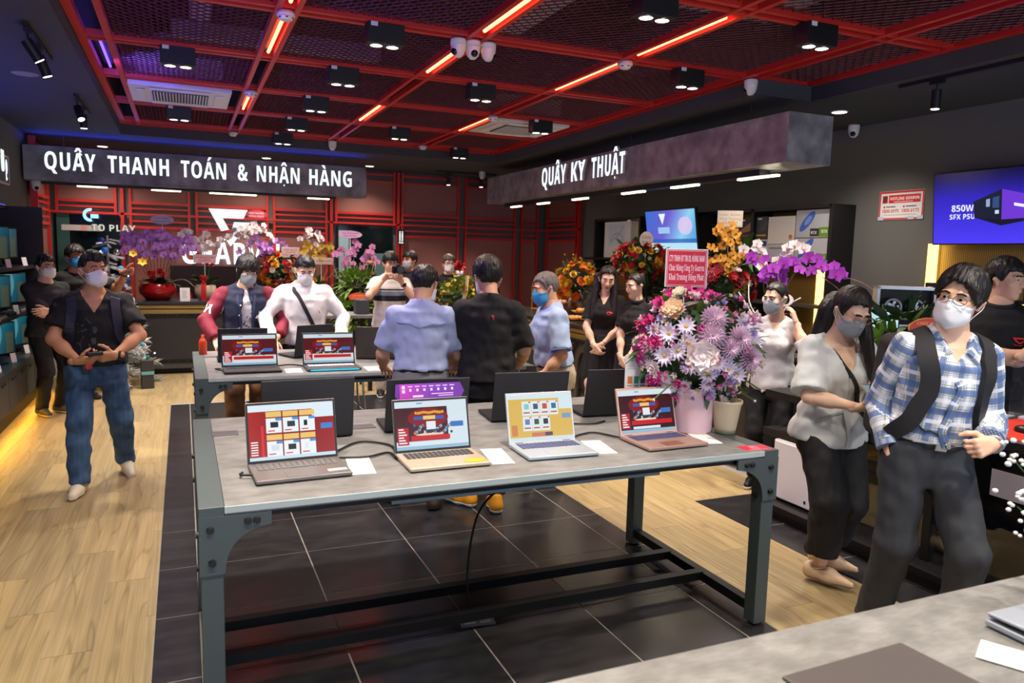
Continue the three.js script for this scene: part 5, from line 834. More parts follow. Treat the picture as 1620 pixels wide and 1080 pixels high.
{ // two hostesses in front of the long counter
  const p = person({ label: 'taller young woman with long black hair, black polo and skirt, hands clasped', pos: [4.0, 0, -6.75], face: -0.72, H: 1.7, fem: true, near: 2, skin: 4, lips: 0xa8323a, gaze: 0.6, hair: { t: 0.02, line: 0.085, side: -0.03, cover: true, low: -0.1, amp: 0.003, fall: [[[0.085, 0.66, 0.0], [0.11, 0.26, 0.1], 0.042, 0.035], [[-0.085, 0.66, 0.0], [-0.11, 0.26, 0.1], 0.042, 0.035], [[0, 0.66, -0.07], [0, 0.2, -0.13], 0.085, 0.09]] }, head: [0.25, 0.22, -0.08],
    armL: { at: [0.02, 0.9, 0.21], pole: [1, -0.1, -0.4], dir: [-0.6, -0.75, 0.1], palm: [-0.4, 0.3, -1], grip: 'relaxed' }, armR: { at: [-0.05, 0.88, 0.22], pole: [-1, -0.1, -0.4], dir: [0.6, -0.75, 0.1], palm: [0.3, 0.3, -1], grip: 'hold' } });
  p.shirt({ mat: cBlack, sleeve: 0.72, hem: -0.05, infl: 0.016, vee: 0.38 }); p.skirt({ mat: cBlack2, len: 0.4, w: 0.24 }); p.shoes({ mat: cBlackShoe }); logoPatch(p, 'shirt', [0.08, 0.3, 0.2]);
  const q = person({ label: 'shorter young woman with hair in a bun, black polo and skirt, looking sideways', pos: [4.06, 0, -6.25], face: -1.0, H: 1.64, fem: true, near: 2, skin: 4, lips: 0xb05050, gaze: 0.3, hair: { t: 0.014, line: 0.085, side: 0.01, low: -0.05, amp: 0.003, add: [[[0, 0.085, -0.085], [0, 0.1, -0.1], 0.034]] }, head: [-0.45, 0.1, 0.05],
    armL: { at: [0.02, 0.86, 0.2], pole: [1, -0.1, -0.4], dir: [-0.5, -0.8, 0.1], palm: [-0.4, 0.3, -1], grip: 'hold' }, armR: { at: [-0.05, 0.84, 0.22], pole: [-1, -0.1, -0.4], dir: [0.5, -0.85, 0.1], palm: [0.3, 0.3, -1], grip: 'relaxed' } });
  q.shirt({ mat: cBlack, sleeve: 0.72, hem: -0.05, infl: 0.016, collar: cBlack2 }); q.skirt({ mat: cBlack2, len: 0.38, w: 0.23 }); q.shoes({ mat: cBlackShoe }); logoPatch(q, 'shirt', [0.08, 0.3, 0.2]);
  { const a = q.arms[0], c = a.S.clone().lerp(a.E, 0.58); part('sleeve_print', patch(q.fields.shirt, c.clone().add(V(0.06, 0, 0.03)), V(0.3, -0.15, -0.95), V(0.1, 1, -0.1), 0.07, 0.018, 0.004, 6), whitePrint, q.root); }
}
{ // woman with the phone
  const p = person({ label: 'young woman in light grey blouse and black trousers looking down at her phone', pos: [3.28, 0, -3.05], face: -0.25, H: 1.68, fem: true, near: 2, skin: 4, wide: 1.02, glasses: std(0xb98a6a, 0.3, 0.6), mask: { mat: maskGrey, kn: true }, gaze: 0.7, hair: { t: 0.02, line: 0.082, side: -0.02, low: -0.1, amp: 0.003, fall: [[[0.08, 0.62, 0.06], [0.12, 0.27, 0.17], 0.048, 0.02], [[-0.06, 0.62, -0.04], [-0.1, 0.37, -0.09], 0.05, 0.035], [[0, 0.64, -0.05], [0, 0.34, -0.13], 0.085, 0.07]] }, head: [0.16, 0.42, -0.06], lean: [0.05, 0, -0.03],
    armL: { at: [0.085, 1.075, 0.33], pole: [1, -0.8, -0.2], dir: [-0.55, 0.15, 0.8], palm: [-0.5, 0.75, -0.4], grip: 'hold' }, armR: { at: [-0.03, 1.06, 0.3], pole: [-1, -0.7, -0.2], dir: [0.75, 0.2, 0.6], palm: [-0.1, 0.9, -0.5], grip: 'pinch' }, legL: { at: [0.1, 0.1, -0.12], yaw: 0.7 }, legR: { at: [-0.04, 0.1, 0.06], yaw: 0.6 } });
  p.shirt({ name: 'blouse', mat: lightGrey, vee: 0.27, sleeve: 0.92, hem: -0.13, dip: 0.18, infl: 0.024, flare: 0.03, r0: 0.058, r1: 0.09, wrinkle: 1.5 });
  p.strap('placket', 'blouse', [[0.0, 0.27, 0.2], [0.0, 0.14, 0.2], [0.01, 0.0, 0.2], [0.015, -0.11, 0.2]], 0.03, 0.003, std(0xbcc2c5, 0.75)); p.strap('waist_gather', 'blouse', [[-0.15, 0.02, 0.1], [-0.08, 0.08, 0.17], [-0.02, 0.1, 0.19], [0.02, 0.1, 0.19]], 0.012, 0.004, std(0xa9b0b3, 0.8));
  p.strap('bag_strap', 'blouse', [[-0.07, 0.42, -0.05], [-0.06, 0.42, 0.05], [0.02, 0.26, 0.17], [0.1, 0.1, 0.17], [0.18, -0.02, 0.06]], 0.022, 0.005, strapBlack);
  const b = p.tl(0.235, -0.02, 0.02); part('shoulder_bag', [rbox(0.1, 0.2, 0.2, 0.025, b.x, b.y, b.z), rbox(0.02, 0.03, 0.05, 0.006, b.x - 0.02, b.y + 0.1, b.z + 0.05)], strapBlack, p.root);
  p.trousers({ mat: cBlack2, cuff: 0.185, r: [0.108, 0.095, 0.092] }); p.shoes({ mat: std(0xd8b99a, 0.45), sole: std(0x9a8468, 0.5), toe: 0.18, tipR: 0.016, ankle: 0.055 });
  for (const l of p.legs) { part('shoe_strap', new THREE.TorusGeometry(0.043, 0.005, 6, 20).rotateX(Math.PI / 2 - 0.45).translate(l.An.x, l.An.y - 0.01, l.An.z + 0.005), std(0xd8b99a, 0.45), p.root); }
  const f = thing('phone', 'slim gold phone held in the hands of the woman in the grey blouse', 'phone', [3.21, 1.12, -2.72], -0.2); f.rotation.x = 0.55; part('body', rbox(0.075, 0.009, 0.15, 0.004), std(0xc9a57a, 0.35, 0.5), f); part('screen', box(0.068, 0.001, 0.142, 0, 0.005, 0), glow(0x9fb4c8, 0.6), f);
}
{ // man in the plaid shirt
  const plaid = canvasTex(256, 256, (x, w) => {
    x.fillStyle = '#c0c9d6'; x.fillRect(0, 0, w, w); const b = w;
    for (const v of [0, 1]) { const r = (a, c, col) => { x.fillStyle = col; v ? x.fillRect(0, a * b, w, c * b) : x.fillRect(a * b, 0, c * b, w); }; r(0.0, 0.32, 'rgba(66,92,146,0.55)'); r(0.04, 0.24, 'rgba(60,86,140,0.35)'); r(0.55, 0.18, 'rgba(236,238,242,0.8)'); r(0.36, 0.03, 'rgba(120,124,70,0.75)'); r(0.9, 0.03, 'rgba(120,124,70,0.75)'); r(0.46, 0.02, 'rgba(90,110,160,0.5)'); }
  });
  plaid.wrapS = plaid.wrapT = THREE.RepeatWrapping; plaid.repeat.set(1 / 0.095, 1 / 0.095); const pm = std(0xffffff, 0.8, 0, { map: plaid });
  const p = person({ label: 'man in glasses, blue plaid shirt and backpack turning his head at the right', pos: [3.11, 0, -2.33], face: -0.42, H: 1.78, near: 2, skin: 2, wide: 0.95, glasses: std(0x8a6a58, 0.3, 0.6), mask: { kn: true }, gaze: 0.0, hair: { t: 0.03, line: 0.082, side: -0.015, low: -0.055, amp: 0.005, part: 0.25, add: [[[0.05, 0.07, 0.06], [0.078, 0.01, 0.035], 0.022, 0.012], [[-0.05, 0.08, 0.055], [-0.08, 0.02, 0.03], 0.024, 0.014], [[-0.02, 0.115, 0.03], [0.04, 0.11, 0.02], 0.035]] }, head: [-0.72, 0.02, -0.06], lean: [0.06, -0.1, -0.09],
    armL: { at: [0.13, 0.985, 0.23], pole: [0.6, -0.7, -0.8], dir: [-0.85, -0.1, 0.45], palm: [-0.3, -0.2, -1], grip: 'fist' }, armR: { at: [-0.165, 0.885, 0.03], pole: [-0.12, 0, -1], dir: [0.2, -0.97, 0.05], palm: [1, 0.1, -0.2], grip: 'fist', hide: true }, legL: { at: [0.13, 0.08, 0.1] }, legR: { at: [-0.12, 0.08, -0.12] } });
  p.shirt({ name: 'plaid_shirt', mat: pm, apart: true, sleeve: 1.78, hem: 0.03, infl: 0.02, flare: 0.012, r0: 0.064, r1: 0.05, neck: [0, 0.545, 0.02, 0.08, 0.075, 0.085], vee: 0.38, wrinkle: 1.4 });
  { // turned-up cuffs and collar
    for (const a of p.arms) { const e = a.E.clone().lerp(a.W, 0.66), d = a.W.clone().sub(a.E).normalize(); part('cuff', rod(e, e.clone().addScaledVector(d, 0.055), 0.056, 0.056, 20), std(0xc3cee0, 0.8, 0, { map: plaid }), p.root); }
    const c = p.tl(0, 0.475, 0.0); for (const k of [1, -1]) part('collar', ribbon((x, y, z) => Math.hypot(x - c.x, (y - c.y) * 0.35, z - c.z) - 0.074 - (c.y - y) * 0.5, [p.tl(0, 0.5, -0.09), p.tl(k * 0.075, 0.49, -0.03), p.tl(k * 0.075, 0.455, 0.04), p.tl(k * 0.045, 0.405, 0.09)], 0.06, 0.006, 18), pm, p.root);
    p.strap('placket', 'plaid_shirt', [[0.0, 0.33, 0.2], [0.0, 0.24, 0.2], [-0.005, 0.12, 0.2], [0.005, 0.0, 0.2]], 0.032, 0.003, pm);
    part('watch', new THREE.TorusGeometry(0.033, 0.007, 8, 20).applyQuaternion(new THREE.Quaternion().setFromUnitVectors(V(0, 0, 1), p.arms[0].W.clone().sub(p.arms[0].E).normalize())).translate(p.arms[0].W.x + 0.02, p.arms[0].W.y, p.arms[0].W.z - 0.012), M.silver, p.root);
  }
  p.trousers({ mat: charcoal, top: 0.035, belt: std(0x23262b, 0.5), buckle: true, r: [0.104, 0.082, 0.072], fold: 0.8 }); p.shoes({ mat: cBlackShoe, sole: M.black });
  p.strap('backpack_strap', 'plaid_shirt', [[-0.1, 0.43, -0.1], [-0.115, 0.46, -0.02], [-0.12, 0.4, 0.09], [-0.115, 0.28, 0.17], [-0.14, 0.15, 0.16], [-0.18, 0.04, 0.04]], 0.075, 0.016, strapBlack); p.strap('backpack_strap', 'plaid_shirt', [[0.11, 0.43, -0.1], [0.12, 0.46, -0.02], [0.13, 0.38, 0.09], [0.145, 0.24, 0.13], [0.17, 0.1, 0.06]], 0.07, 0.014, strapBlack);
  p.strap('strap_cord', 'plaid_shirt', [[-0.15, 0.12, 0.16], [-0.06, 0.08, 0.2], [0.03, 0.04, 0.2], [0.08, 0.01, 0.2]], 0.006, 0.003, strapBlack);
  part('backpack', [rbox(0.34, 0.5, 0.2, 0.06).applyQuaternion(new THREE.Quaternion().setFromEuler(new THREE.Euler(0.06, -0.1, -0.09, 'YXZ'))).translate(...p.tl(0, 0.19, -0.25).toArray()), rbox(0.26, 0.26, 0.08, 0.03).applyQuaternion(new THREE.Quaternion().setFromEuler(new THREE.Euler(0.06, -0.1, -0.09, 'YXZ'))).translate(...p.tl(0, 0.1, -0.36).toArray())], strapBlack, p.root);
}
{ // staff on the right
  const p = person({ label: 'shop assistant in black polo with folded arms standing behind the man in plaid', pos: [5.0, 0, -3.3], face: -0.85, H: 1.84, near: 1, skin: 2, wide: 1.06, hair: { t: 0.028, line: 0.06, side: 0.0, low: -0.05 }, head: [0.9, 0.0, 0], armL: { at: [-0.14, 1.12, 0.22], pole: [1, -1, 0], dir: [-1, 0.1, 0.1], palm: [0, -0.2, -1], grip: 'relaxed' }, armR: { at: [0.12, 1.15, 0.24], pole: [-1, -1, 0], dir: [0.9, 0.5, -0.1], palm: [0, -0.2, -1], grip: 'relaxed' } });
  p.shirt({ mat: cBlack, sleeve: 0.8, hem: -0.08, infl: 0.025, collar: cBlack2 }); p.trousers({ mat: cBlack2 }); p.shoes({ mat: cBlackShoe }); logoPatch(p, 'shirt', [0.09, 0.3, 0.2], 0.045);
  { const a = p.arms[0], c = a.S.clone().lerp(a.E, 0.66); part('sleeve_print', patch(p.fields.shirt, c.clone().add(V(0.05, 0, 0.07)), V(0.6, -0.2, -0.75), V(0.1, 1, 0), 0.08, 0.022, 0.004, 6), whitePrint, p.root); }
  const q = person({ label: 'woman in white blouse and grey mask holding a hand to her ear', pos: [4.22, 0, -4.52], face: -0.9, H: 1.63, fem: true, near: 1, skin: 4, mask: { mat: maskGrey, kn: true }, hair: { t: 0.013, line: 0.085, side: 0.015, low: -0.05, amp: 0.003, add: [[[0, 0.02, -0.1], [0, -0.02, -0.115], 0.04]] }, head: [-0.5, 0.12, 0], armL: { at: [0.16, 1.4, 0.12], pole: [0.5, -1, 0.4], dir: [-0.35, 0.9, -0.25], palm: [-1, -0.2, -0.2], grip: 'relaxed' }, armR: { at: [-0.26, 0.93, 0.18], pole: [-1, 0, -0.6], dir: [0, -0.8, 0.5], palm: [0.8, -0.4, 0], grip: 'relaxed' } });
  q.shirt({ name: 'blouse', mat: cWhite, sleeve: 1.35, hem: -0.1, infl: 0.02, flare: 0.02, r0: 0.056, r1: 0.056, vee: 0.37, wrinkle: 1.5 }); q.trousers({ mat: cBlack2 }); q.shoes({ mat: cBlackShoe });
  const r = person({ label: 'person with long dark hair seen from behind beyond the orchids', pos: [5.75, 0, -7.3], face: 2.3, H: 1.66, fem: true, near: 0, skin: 4, noFace: true, hair: { t: 0.022, line: 0.08, side: -0.03, cover: true, low: -0.1, fall: [[[0.06, 0.64, -0.04], [0.1, 0.22, -0.08], 0.06, 0.06], [[-0.06, 0.64, -0.04], [-0.1, 0.22, -0.08], 0.06, 0.06], [[0, 0.66, -0.06], [0, 0.2, -0.13], 0.09, 0.1]] } });
  r.shirt({ mat: cBlack, sleeve: 0.8 }); r.trousers({ mat: cBlack2 }); r.shoes({ mat: cBlackShoe });
}
{ // people along the back wall
  const p = person({ label: 'man in black with a black mask half hidden behind the photographer', pos: [2.58, 0, -11.3], face: -0.15, H: 1.72, near: 0, skin: 1, mask: { mat: cBlack }, hair: { t: 0.012, line: 0.075, side: 0.0 } }); p.shirt({ mat: cBlack, sleeve: 0.8, hem: -0.08, collar: cBlack2 }); p.trousers({ mat: cBlack2 }); p.shoes({ mat: cBlackShoe }); p.print('name_badge', 'shirt', [-0.08, 0.28, 0.2], 0.05, 0.02, whitePrint);
  const q = person({ label: 'young man in black shirt and grey mask seen in profile beside the toilet sign', pos: [3.12, 0, -11.0], face: -1.0, H: 1.8, near: 0, skin: 1, mask: { mat: maskGrey }, hair: { t: 0.03, line: 0.06, side: 0.0 } }); q.shirt({ mat: cBlack, sleeve: 0.8, hem: -0.08, collar: cBlack2 }); q.trousers({ mat: cBlack2 }); q.shoes({ mat: cBlackShoe }); q.print('name_badge', 'shirt', [0.08, 0.28, 0.2], 0.05, 0.02, whitePrint);
  const r = person({ label: 'man with ash brown hair and glasses in a black shirt against the maroon wall', pos: [3.66, 0, -10.8], face: -0.25, H: 1.76, near: 1, skin: 4, glasses: true, mask: { kn: true }, hair: { t: 0.028, line: 0.065, side: 0.0, mat: hairAsh, add: [[[0.03, 0.1, 0.05], [-0.03, 0.11, 0.03], 0.03]] }, head: [0.15, 0, 0] }); r.shirt({ mat: cBlack, sleeve: 0.8, hem: -0.08, collar: cBlack2 }); r.trousers({ mat: cBlack2 }); r.shoes({ mat: cBlackShoe }); r.print('name_badge', 'shirt', [-0.08, 0.27, 0.2], 0.06, 0.025, whitePrint);
  const u = person({ label: 'short person in a white mask hardly seen behind the standing flowers', pos: [4.3, 0, -12.1], face: -0.3, H: 1.64, near: 0, skin: 2, mask: {}, hair: { t: 0.024, line: 0.05, side: -0.02 } }); u.shirt({ mat: cDark, sleeve: 0.8 }); u.trousers({ mat: cBlack2 }); u.shoes({ mat: cBlackShoe });
  const v = person({ label: 'man whose head shows beside the black haired man in the black polo', pos: [4.5, 0, -11.6], face: -0.7, H: 1.72, near: 0, skin: 2, hair: { t: 0.02, line: 0.07, side: 0.0 }, mask: {} }); v.shirt({ mat: cDark, sleeve: 0.8 }); v.trousers({ mat: cBlack2 }); v.shoes({ mat: cBlackShoe });
}
// ---------------------------------------------------------------- monitor shelves on the left wall
{
  const t = thing('display_shelf', 'dark shelving full of monitors along the left wall', 'shelf', [LEFT, 0, -8.75]), Z0 = -1.65, Z1 = 1.9;
  part('back_panel', span(0, 0.16, 2.16, 2.2, Z0, Z1), M.black, t); part('back_panel', span(0, 0.03, 0.3, 2.2, Z0, Z1), std(0x1c1d22, 0.6), t);
  for (const [y, d] of [[1.53, 0.42], [1.06, 0.46]]) part('shelf_board', span(0.02, d, y - 0.035, y, Z0, Z1), std(0x17181c, 0.4), t);
  part('cabinet_top', span(0, 0.52, 0.56, 0.6, Z0, Z1), std(0x2a2b2f, 0.4), t); part('cabinet_body', span(0, 0.47, 0.2, 0.56, Z0, Z1), M.black, t);
  for (let i = 0; i < 8; i++) { const z = Z0 + 0.02 + i * 0.443, d = part('cabinet_door', rbox(0.02, 0.33, 0.42, 0.004, 0.485, 0.375, z + 0.21), std(0x3a3b3e, 0.5), t); part('handle', span(0.495, 0.505, 0.49, 0.505, z + 0.12, z + 0.3), M.black, d); }
  part('kick_plate', span(0, 0.4, 0, 0.2, Z0, Z1), M.black, t); part('light_strip', span(0.44, 0.46, 0.185, 0.2, Z0, Z1), glow(0xffc63a, 6), t); part('end_panel', span(0, 0.5, 0.2, 2.2, Z0 - 0.02, Z0), std(0x202127, 0.6), t);
  rectLight(0xffb52a, 34, 3.5, 0.03, [LEFT + 0.46, 0.18, -8.63], [LEFT + 0.75, 0, -8.63]);
  part('cove_strip', span(0.1, 0.14, 2.2, 2.212, Z0, Z1), glow(0x4a5cff, 2), t); rectLight(0x4356ff, 36, 3.5, 0.04, [LEFT + 0.12, 2.23, -8.6], [LEFT + 0.4, 3.3, -8.6]);
  const teal = screenMat((x, w, h) => { const g = x.createLinearGradient(0, 0, w, h); g.addColorStop(0, '#0a3a4a'); g.addColorStop(0.5, '#1d7f95'); g.addColorStop(1, '#0b2b3c'); x.fillStyle = g; x.fillRect(0, 0, w, h); x.fillStyle = 'rgba(190,235,240,0.45)'; x.beginPath(); x.moveTo(w * 0.1, h); x.quadraticCurveTo(w * 0.5, h * 0.5, w * 0.4, 0); x.lineTo(w * 0.6, 0); x.quadraticCurveTo(w * 0.75, h * 0.5, w * 0.45, h); x.fill(); x.fillStyle = 'rgba(120,100,60,0.6)'; x.fillRect(w * 0.75, h * 0.3, w * 0.2, h * 0.7); }, 0.55);
  const mon = (label, x, y, z, w, yaw) => {
    const m = thing('monitor', label, 'monitor', [x, y, z], Math.PI / 2 + yaw, 'monitors on the left wall shelves');
    const pn = part('panel', rbox(w, w * 0.58, 0.03, 0.006, 0, 0.09 + w * 0.29, 0), M.black, m); part('screen', plane(w - 0.02, w * 0.58 - 0.02).translate(0, 0.09 + w * 0.29, 0.0162), teal, pn);
    part('stand', rbox(0.05, 0.14, 0.02, 0.005, 0, 0.075, -0.03), M.black, m); part('base', rbox(0.2, 0.012, 0.16, 0.005, 0, 0.006, -0.02), M.black, m);
  };
  mon('bright monitor on the top shelf, nearest one showing a white highlight', -1.7, 1.53, -8.5, 0.54, -0.6); mon('dim monitor at the far end of the top shelf', -1.72, 1.53, -9.35, 0.54, -0.3); mon('nearest monitor on the top shelf, mostly outside the photo', -1.7, 1.53, -7.7, 0.54, -0.4);
  mon('middle shelf monitor cut by the left edge of the photo', -1.68, 1.06, -7.75, 0.54, -0.45); mon('larger teal monitor in the middle of the middle shelf', -1.68, 1.06, -8.5, 0.54, -0.45); mon('teal monitor at the far end of the middle shelf', -1.68, 1.06, -9.3, 0.54, -0.45);
  mon('lower monitor on the cabinet cut by the left edge of the photo', -1.68, 0.6, -7.85, 0.52, -0.45); mon('lower teal monitor standing on the cabinet top near its middle', -1.68, 0.6, -8.6, 0.54, -0.45); mon('lower teal monitor at the far end of the cabinet top', -1.68, 0.6, -9.4, 0.54, -0.45);
  const tags = [[1.53, -8.1, 'on the top shelf below the bright monitor'], [1.53, -8.95, 'on the top shelf between two monitors'], [1.53, -9.8, 'at the far end of the top shelf'], [1.06, -8.1, 'on the middle shelf in front of the keyboards'], [1.06, -9.0, 'on the middle shelf between two teal monitors'], [1.06, -9.7, 'at the far end of the middle shelf'], [0.6, -8.05, 'largest on the cabinet top'], [0.6, -8.75, 'on the cabinet top in the middle'], [0.6, -9.45, 'at the far end of the cabinet top']];
  for (const [y, z, s] of tags) { const c = thing('price_tag', 'small white price tag ' + s, 'price tag', [y > 1.4 ? -1.6 : -1.56, y, z], Math.PI / 2 - 0.5, 'price tags on the left wall shelves'); part('card', box(0.07, 0.09, 0.003).rotateX(-0.2).translate(0, 0.048, 0), M.white, c); part('foot', box(0.06, 0.006, 0.04, 0, 0.003, -0.01), M.white, c); }
  for (const [z, s] of [[-8.35, 'silver keyboard lying on the middle shelf nearest the camera'], [-8.9, 'dark keyboard lying on the middle shelf in its middle'], [-9.45, 'silver keyboard lying at the far end of the middle shelf']]) { const k = thing('keyboard', s, 'keyboard', [-1.62, 1.06, z], Math.PI / 2); part('case', rbox(0.4, 0.025, 0.13, 0.006, 0, 0.0125, 0), s[0] === 'd' ? M.black : M.silver, k); const ks = []; for (let r = 0; r < 4; r++) for (let c = 0; c < 13; c++) ks.push(box(0.023, 0.008, 0.022, -0.17 + c * 0.0285, 0.029, -0.043 + r * 0.028)); part('keycaps', ks, std(0x2b2b30, 0.6), k); }
}
// ---------------------------------------------------------------- televisions and shelving on the right wall
{
  const face = (label, z, y, len, h, x, tilt, draw, k) => {
    const t = thing('television', label, 'television', [x, y, z], -Math.PI / 2), p = part('panel', rbox(len, h, 0.05, 0.008), M.black, t); p.rotation.x = tilt;
    part('screen', plane(len - 0.03, h - 0.03).translate(0, 0, 0.0262), screenMat(draw, k, 640, 360), p); part('wall_bracket', rbox(0.3, 0.2, RIGHT - x - 0.01, 0.01, 0, -0.05, -(RIGHT - x - 0.01) / 2), M.black, t);
  };
  face('television with a purple blue picture reading 850W SFX PSU', -4.57, 2.33, 1.24, 0.69, 6.74, 0.1, (x, w, h) => {
    const g = x.createLinearGradient(0, 0, 0, h); g.addColorStop(0, '#0d0b38'); g.addColorStop(0.35, '#2a1fb8'); g.addColorStop(1, '#4a3cf0'); x.fillStyle = g; x.fillRect(0, 0, w, h);
    x.fillStyle = '#e8ecff'; x.font = 'bold 46px sans-serif'; x.fillText('850W', w * 0.15, h * 0.55); x.font = 'bold 36px sans-serif'; x.fillText('SFX PSU', w * 0.135, h * 0.66);
    const P = (c, ...q) => { x.fillStyle = c; x.beginPath(); q.forEach(([a, b], i) => (i ? x.lineTo(a * w, b * h) : x.moveTo(a * w, b * h))); x.closePath(); x.fill(); };
    P('#131a2e', [0.33, 0.42], [0.55, 0.27], [0.55, 0.68], [0.34, 0.64]); P('#6a35cc', [0.55, 0.27], [0.86, 0.42], [0.86, 0.66], [0.55, 0.68]); P('#0d1020', [0.34, 0.64], [0.55, 0.68], [0.86, 0.66], [0.55, 0.76]); P('#8fa6c8', [0.43, 0.4], [0.46, 0.39], [0.46, 0.5], [0.43, 0.5]); P('#2f4a78', [0.48, 0.38], [0.53, 0.36], [0.53, 0.52], [0.48, 0.52]); P('#c9d6ea', [0.5, 0.55], [0.53, 0.55], [0.53, 0.6], [0.5, 0.6]); P('#e8e8ff', [0.64, 0.46], [0.72, 0.49], [0.72, 0.53], [0.64, 0.5]);
  }, 1.1);
  face('smaller television with a pale blue scene above the hostesses', -9.12, 2.2, 1.22, 0.6, 6.46, 0.16, (x, w, h) => {
    const g = x.createLinearGradient(0, 0, w, h); g.addColorStop(0, '#3a6fd0'); g.addColorStop(0.4, '#6d5fd0'); g.addColorStop(0.7, '#8fd4f4'); g.addColorStop(1, '#3f8fd8'); x.fillStyle = g; x.fillRect(0, 0, w, h); x.fillStyle = 'rgba(235,200,240,0.8)'; x.beginPath(); x.ellipse(w * 0.8, h * 0.4, w * 0.14, h * 0.22, 0, 0, 7); x.fill(); x.fillStyle = '#eef4ff'; x.beginPath(); x.moveTo(w * 0.28, h * 0.08); x.lineTo(w * 0.42, h * 0.08); x.lineTo(w * 0.35, h * 0.36); x.fill(); x.fillStyle = '#9ec8f0'; x.fillRect(w * 0.25, h * 0.42, w * 0.24, h * 0.16); x.fillStyle = 'rgba(40,90,180,0.7)'; x.fillRect(0, h * 0.72, w, h * 0.1); x.fillStyle = '#b8e6f8'; x.fillRect(0, h * 0.82, w, h * 0.18);
  }, 1.0);
  const brassMesh = dataTex(64, 64, (u, v) => { const a = Math.abs(((u * 6) % 1) - 0.5), b = Math.abs(((v * 12 + (Math.floor(u * 6) % 2) * 0.5) % 1) - 0.5), k = a + b > 0.62 ? 60 : 168; return [k, k * 0.82, k * 0.36]; }); brassMesh.wrapS = brassMesh.wrapT = THREE.RepeatWrapping;
  const mesh = std(0xffffff, 0.5, 0.2, { map: brassMesh }), warm = glow(0xffd978, 3);
  const t = thing('wall_shelf', 'long black shelving with gold lit mesh on the right wall', 'shelf', [RIGHT, 0, 0]);
  for (const [a, b] of [[-11.6, -10.2], [-8.7, -6.35]]) {
    part('shelf_board', span(-0.34, 0, 1.745, 1.785, a - (a < -11 ? 0.35 : 0), b), M.black, t); part('top_board', span(-0.34, 0, 2.4, 2.44, a, b), M.black, t);
    for (const z of a < -11 ? [a, b] : [a, -7.62, b]) part('divider', span(-0.34, 0, 0, 2.44, z - 0.025, z + 0.025), M.black, t);
    part('lower_ledge', span(-0.3, 0, 1.26, 1.3, a, b), std(0x55524a, 0.5), t);
  }
  for (const [a, b, y0, y1] of [[-10.2, -9.85, 1.0, 2.4], [-11.55, -10.25, 1.0, 1.74], [-8.65, -7.66, 1.3, 1.74], [-7.58, -6.4, 1.3, 1.74], [-7.58, -6.4, 1.8, 2.4], [-8.65, -7.66, 1.8, 2.4], [-9.35, -8.75, 1.4, 2.4], [-8.65, -6.4, 0.7, 1.26], [-5.3, -3.2, 0.9, 2.05]]) part('mesh_back', uvBox(span(-0.05, -0.03, y0, y1, a, b), 0.12), mesh, t);
  for (const [z, y0, y1] of [[-11.75, 1.1, 1.73], [-10.52, 1.85, 2.39], [-10.93, 1.85, 2.39], [-7.82, 1.3, 1.73], [-6.7, 0.9, 1.7], [-5.27, 0.95, 2.0], [-8.5, 1.3, 1.73]]) { part('light_strip', span(-0.085, -0.06, y0, y1, z - 0.05, z + 0.05), warm, t); rectLight(0xffcf6a, 26, 0.03, y1 - y0, [RIGHT - 0.1, (y0 + y1) / 2, z + 0.03], [RIGHT - 0.02, (y0 + y1) / 2, z + 0.3]); }
  for (const [z0, z1, y] of [[-5.25, -4.6, 1.35], [-4.3, -3.4, 1.5]]) { part('bracket_shelf', span(-0.34, 0, y - 0.03, y, z0, z1), M.black, t); part('light_strip', span(-0.3, -0.26, y - 0.04, y - 0.03, z0 + 0.05, z1 - 0.05), warm, t); }
  // product boxes
  const print = (draw, w = 128, h = 128) => std(0xffffff, 0.5, 0, { map: canvasTex(w, h, draw) });
  const pack = (label, z0, z1, y0, y1, d, side, draw, x = -0.3) => { const b = thing('product_box', label, 'box', [RIGHT + x, y0, (z0 + z1) / 2], -Math.PI / 2, 'boxed products on the right wall shelving'); part('carton', rbox(z1 - z0, y1 - y0, d, 0.004, 0, (y1 - y0) / 2, -d / 2), side, b); part('print', plane(z1 - z0 - 0.006, y1 - y0 - 0.006).translate(0, (y1 - y0) / 2, 0.0015), print(draw, 128, Math.max(32, Math.round(128 * (y1 - y0) / (z1 - z0)))), b); };
  pack('large white box with a pale blue curve printed on it above the hostesses', -11.33, -10.5, 1.785, 2.38, 0.22, M.white, (x, w, h) => { x.fillStyle = '#e4e8ea'; x.fillRect(0, 0, w, h); x.fillStyle = '#cfe0ea'; x.fillRect(w * 0.16, h * 0.08, w * 0.62, h * 0.6); x.strokeStyle = '#a9c6d8'; x.lineWidth = 5; x.beginPath(); x.ellipse(w * 0.5, h * 0.62, w * 0.26, h * 0.3, 0, 3.2, 6.2); x.stroke(); x.beginPath(); x.moveTo(w * 0.25, h * 0.55); x.quadraticCurveTo(w * 0.6, h * 0.4, w * 0.72, h * 0.1); x.stroke(); x.fillStyle = '#c6ccd0'; x.fillRect(w * 0.42, h * 0.74, w * 0.12, h * 0.13); });
  pack('small white box with a green leaf picture at the shelf end', -11.93, -11.45, 1.785, 2.03, 0.1, M.white, (x, w, h) => { x.fillStyle = '#e8e8e8'; x.fillRect(0, 0, w, h); x.fillStyle = '#1c2a1c'; x.fillRect(w * 0.12, h * 0.12, w * 0.8, h * 0.76); x.fillStyle = '#7fb04a'; x.beginPath(); x.moveTo(w * 0.15, h * 0.2); x.lineTo(w * 0.55, h * 0.7); x.lineTo(w * 0.15, h * 0.6); x.fill(); x.fillStyle = '#2c4f9a'; x.fillRect(w * 0.12, h * 0.66, w * 0.6, h * 0.2); }, -0.12);
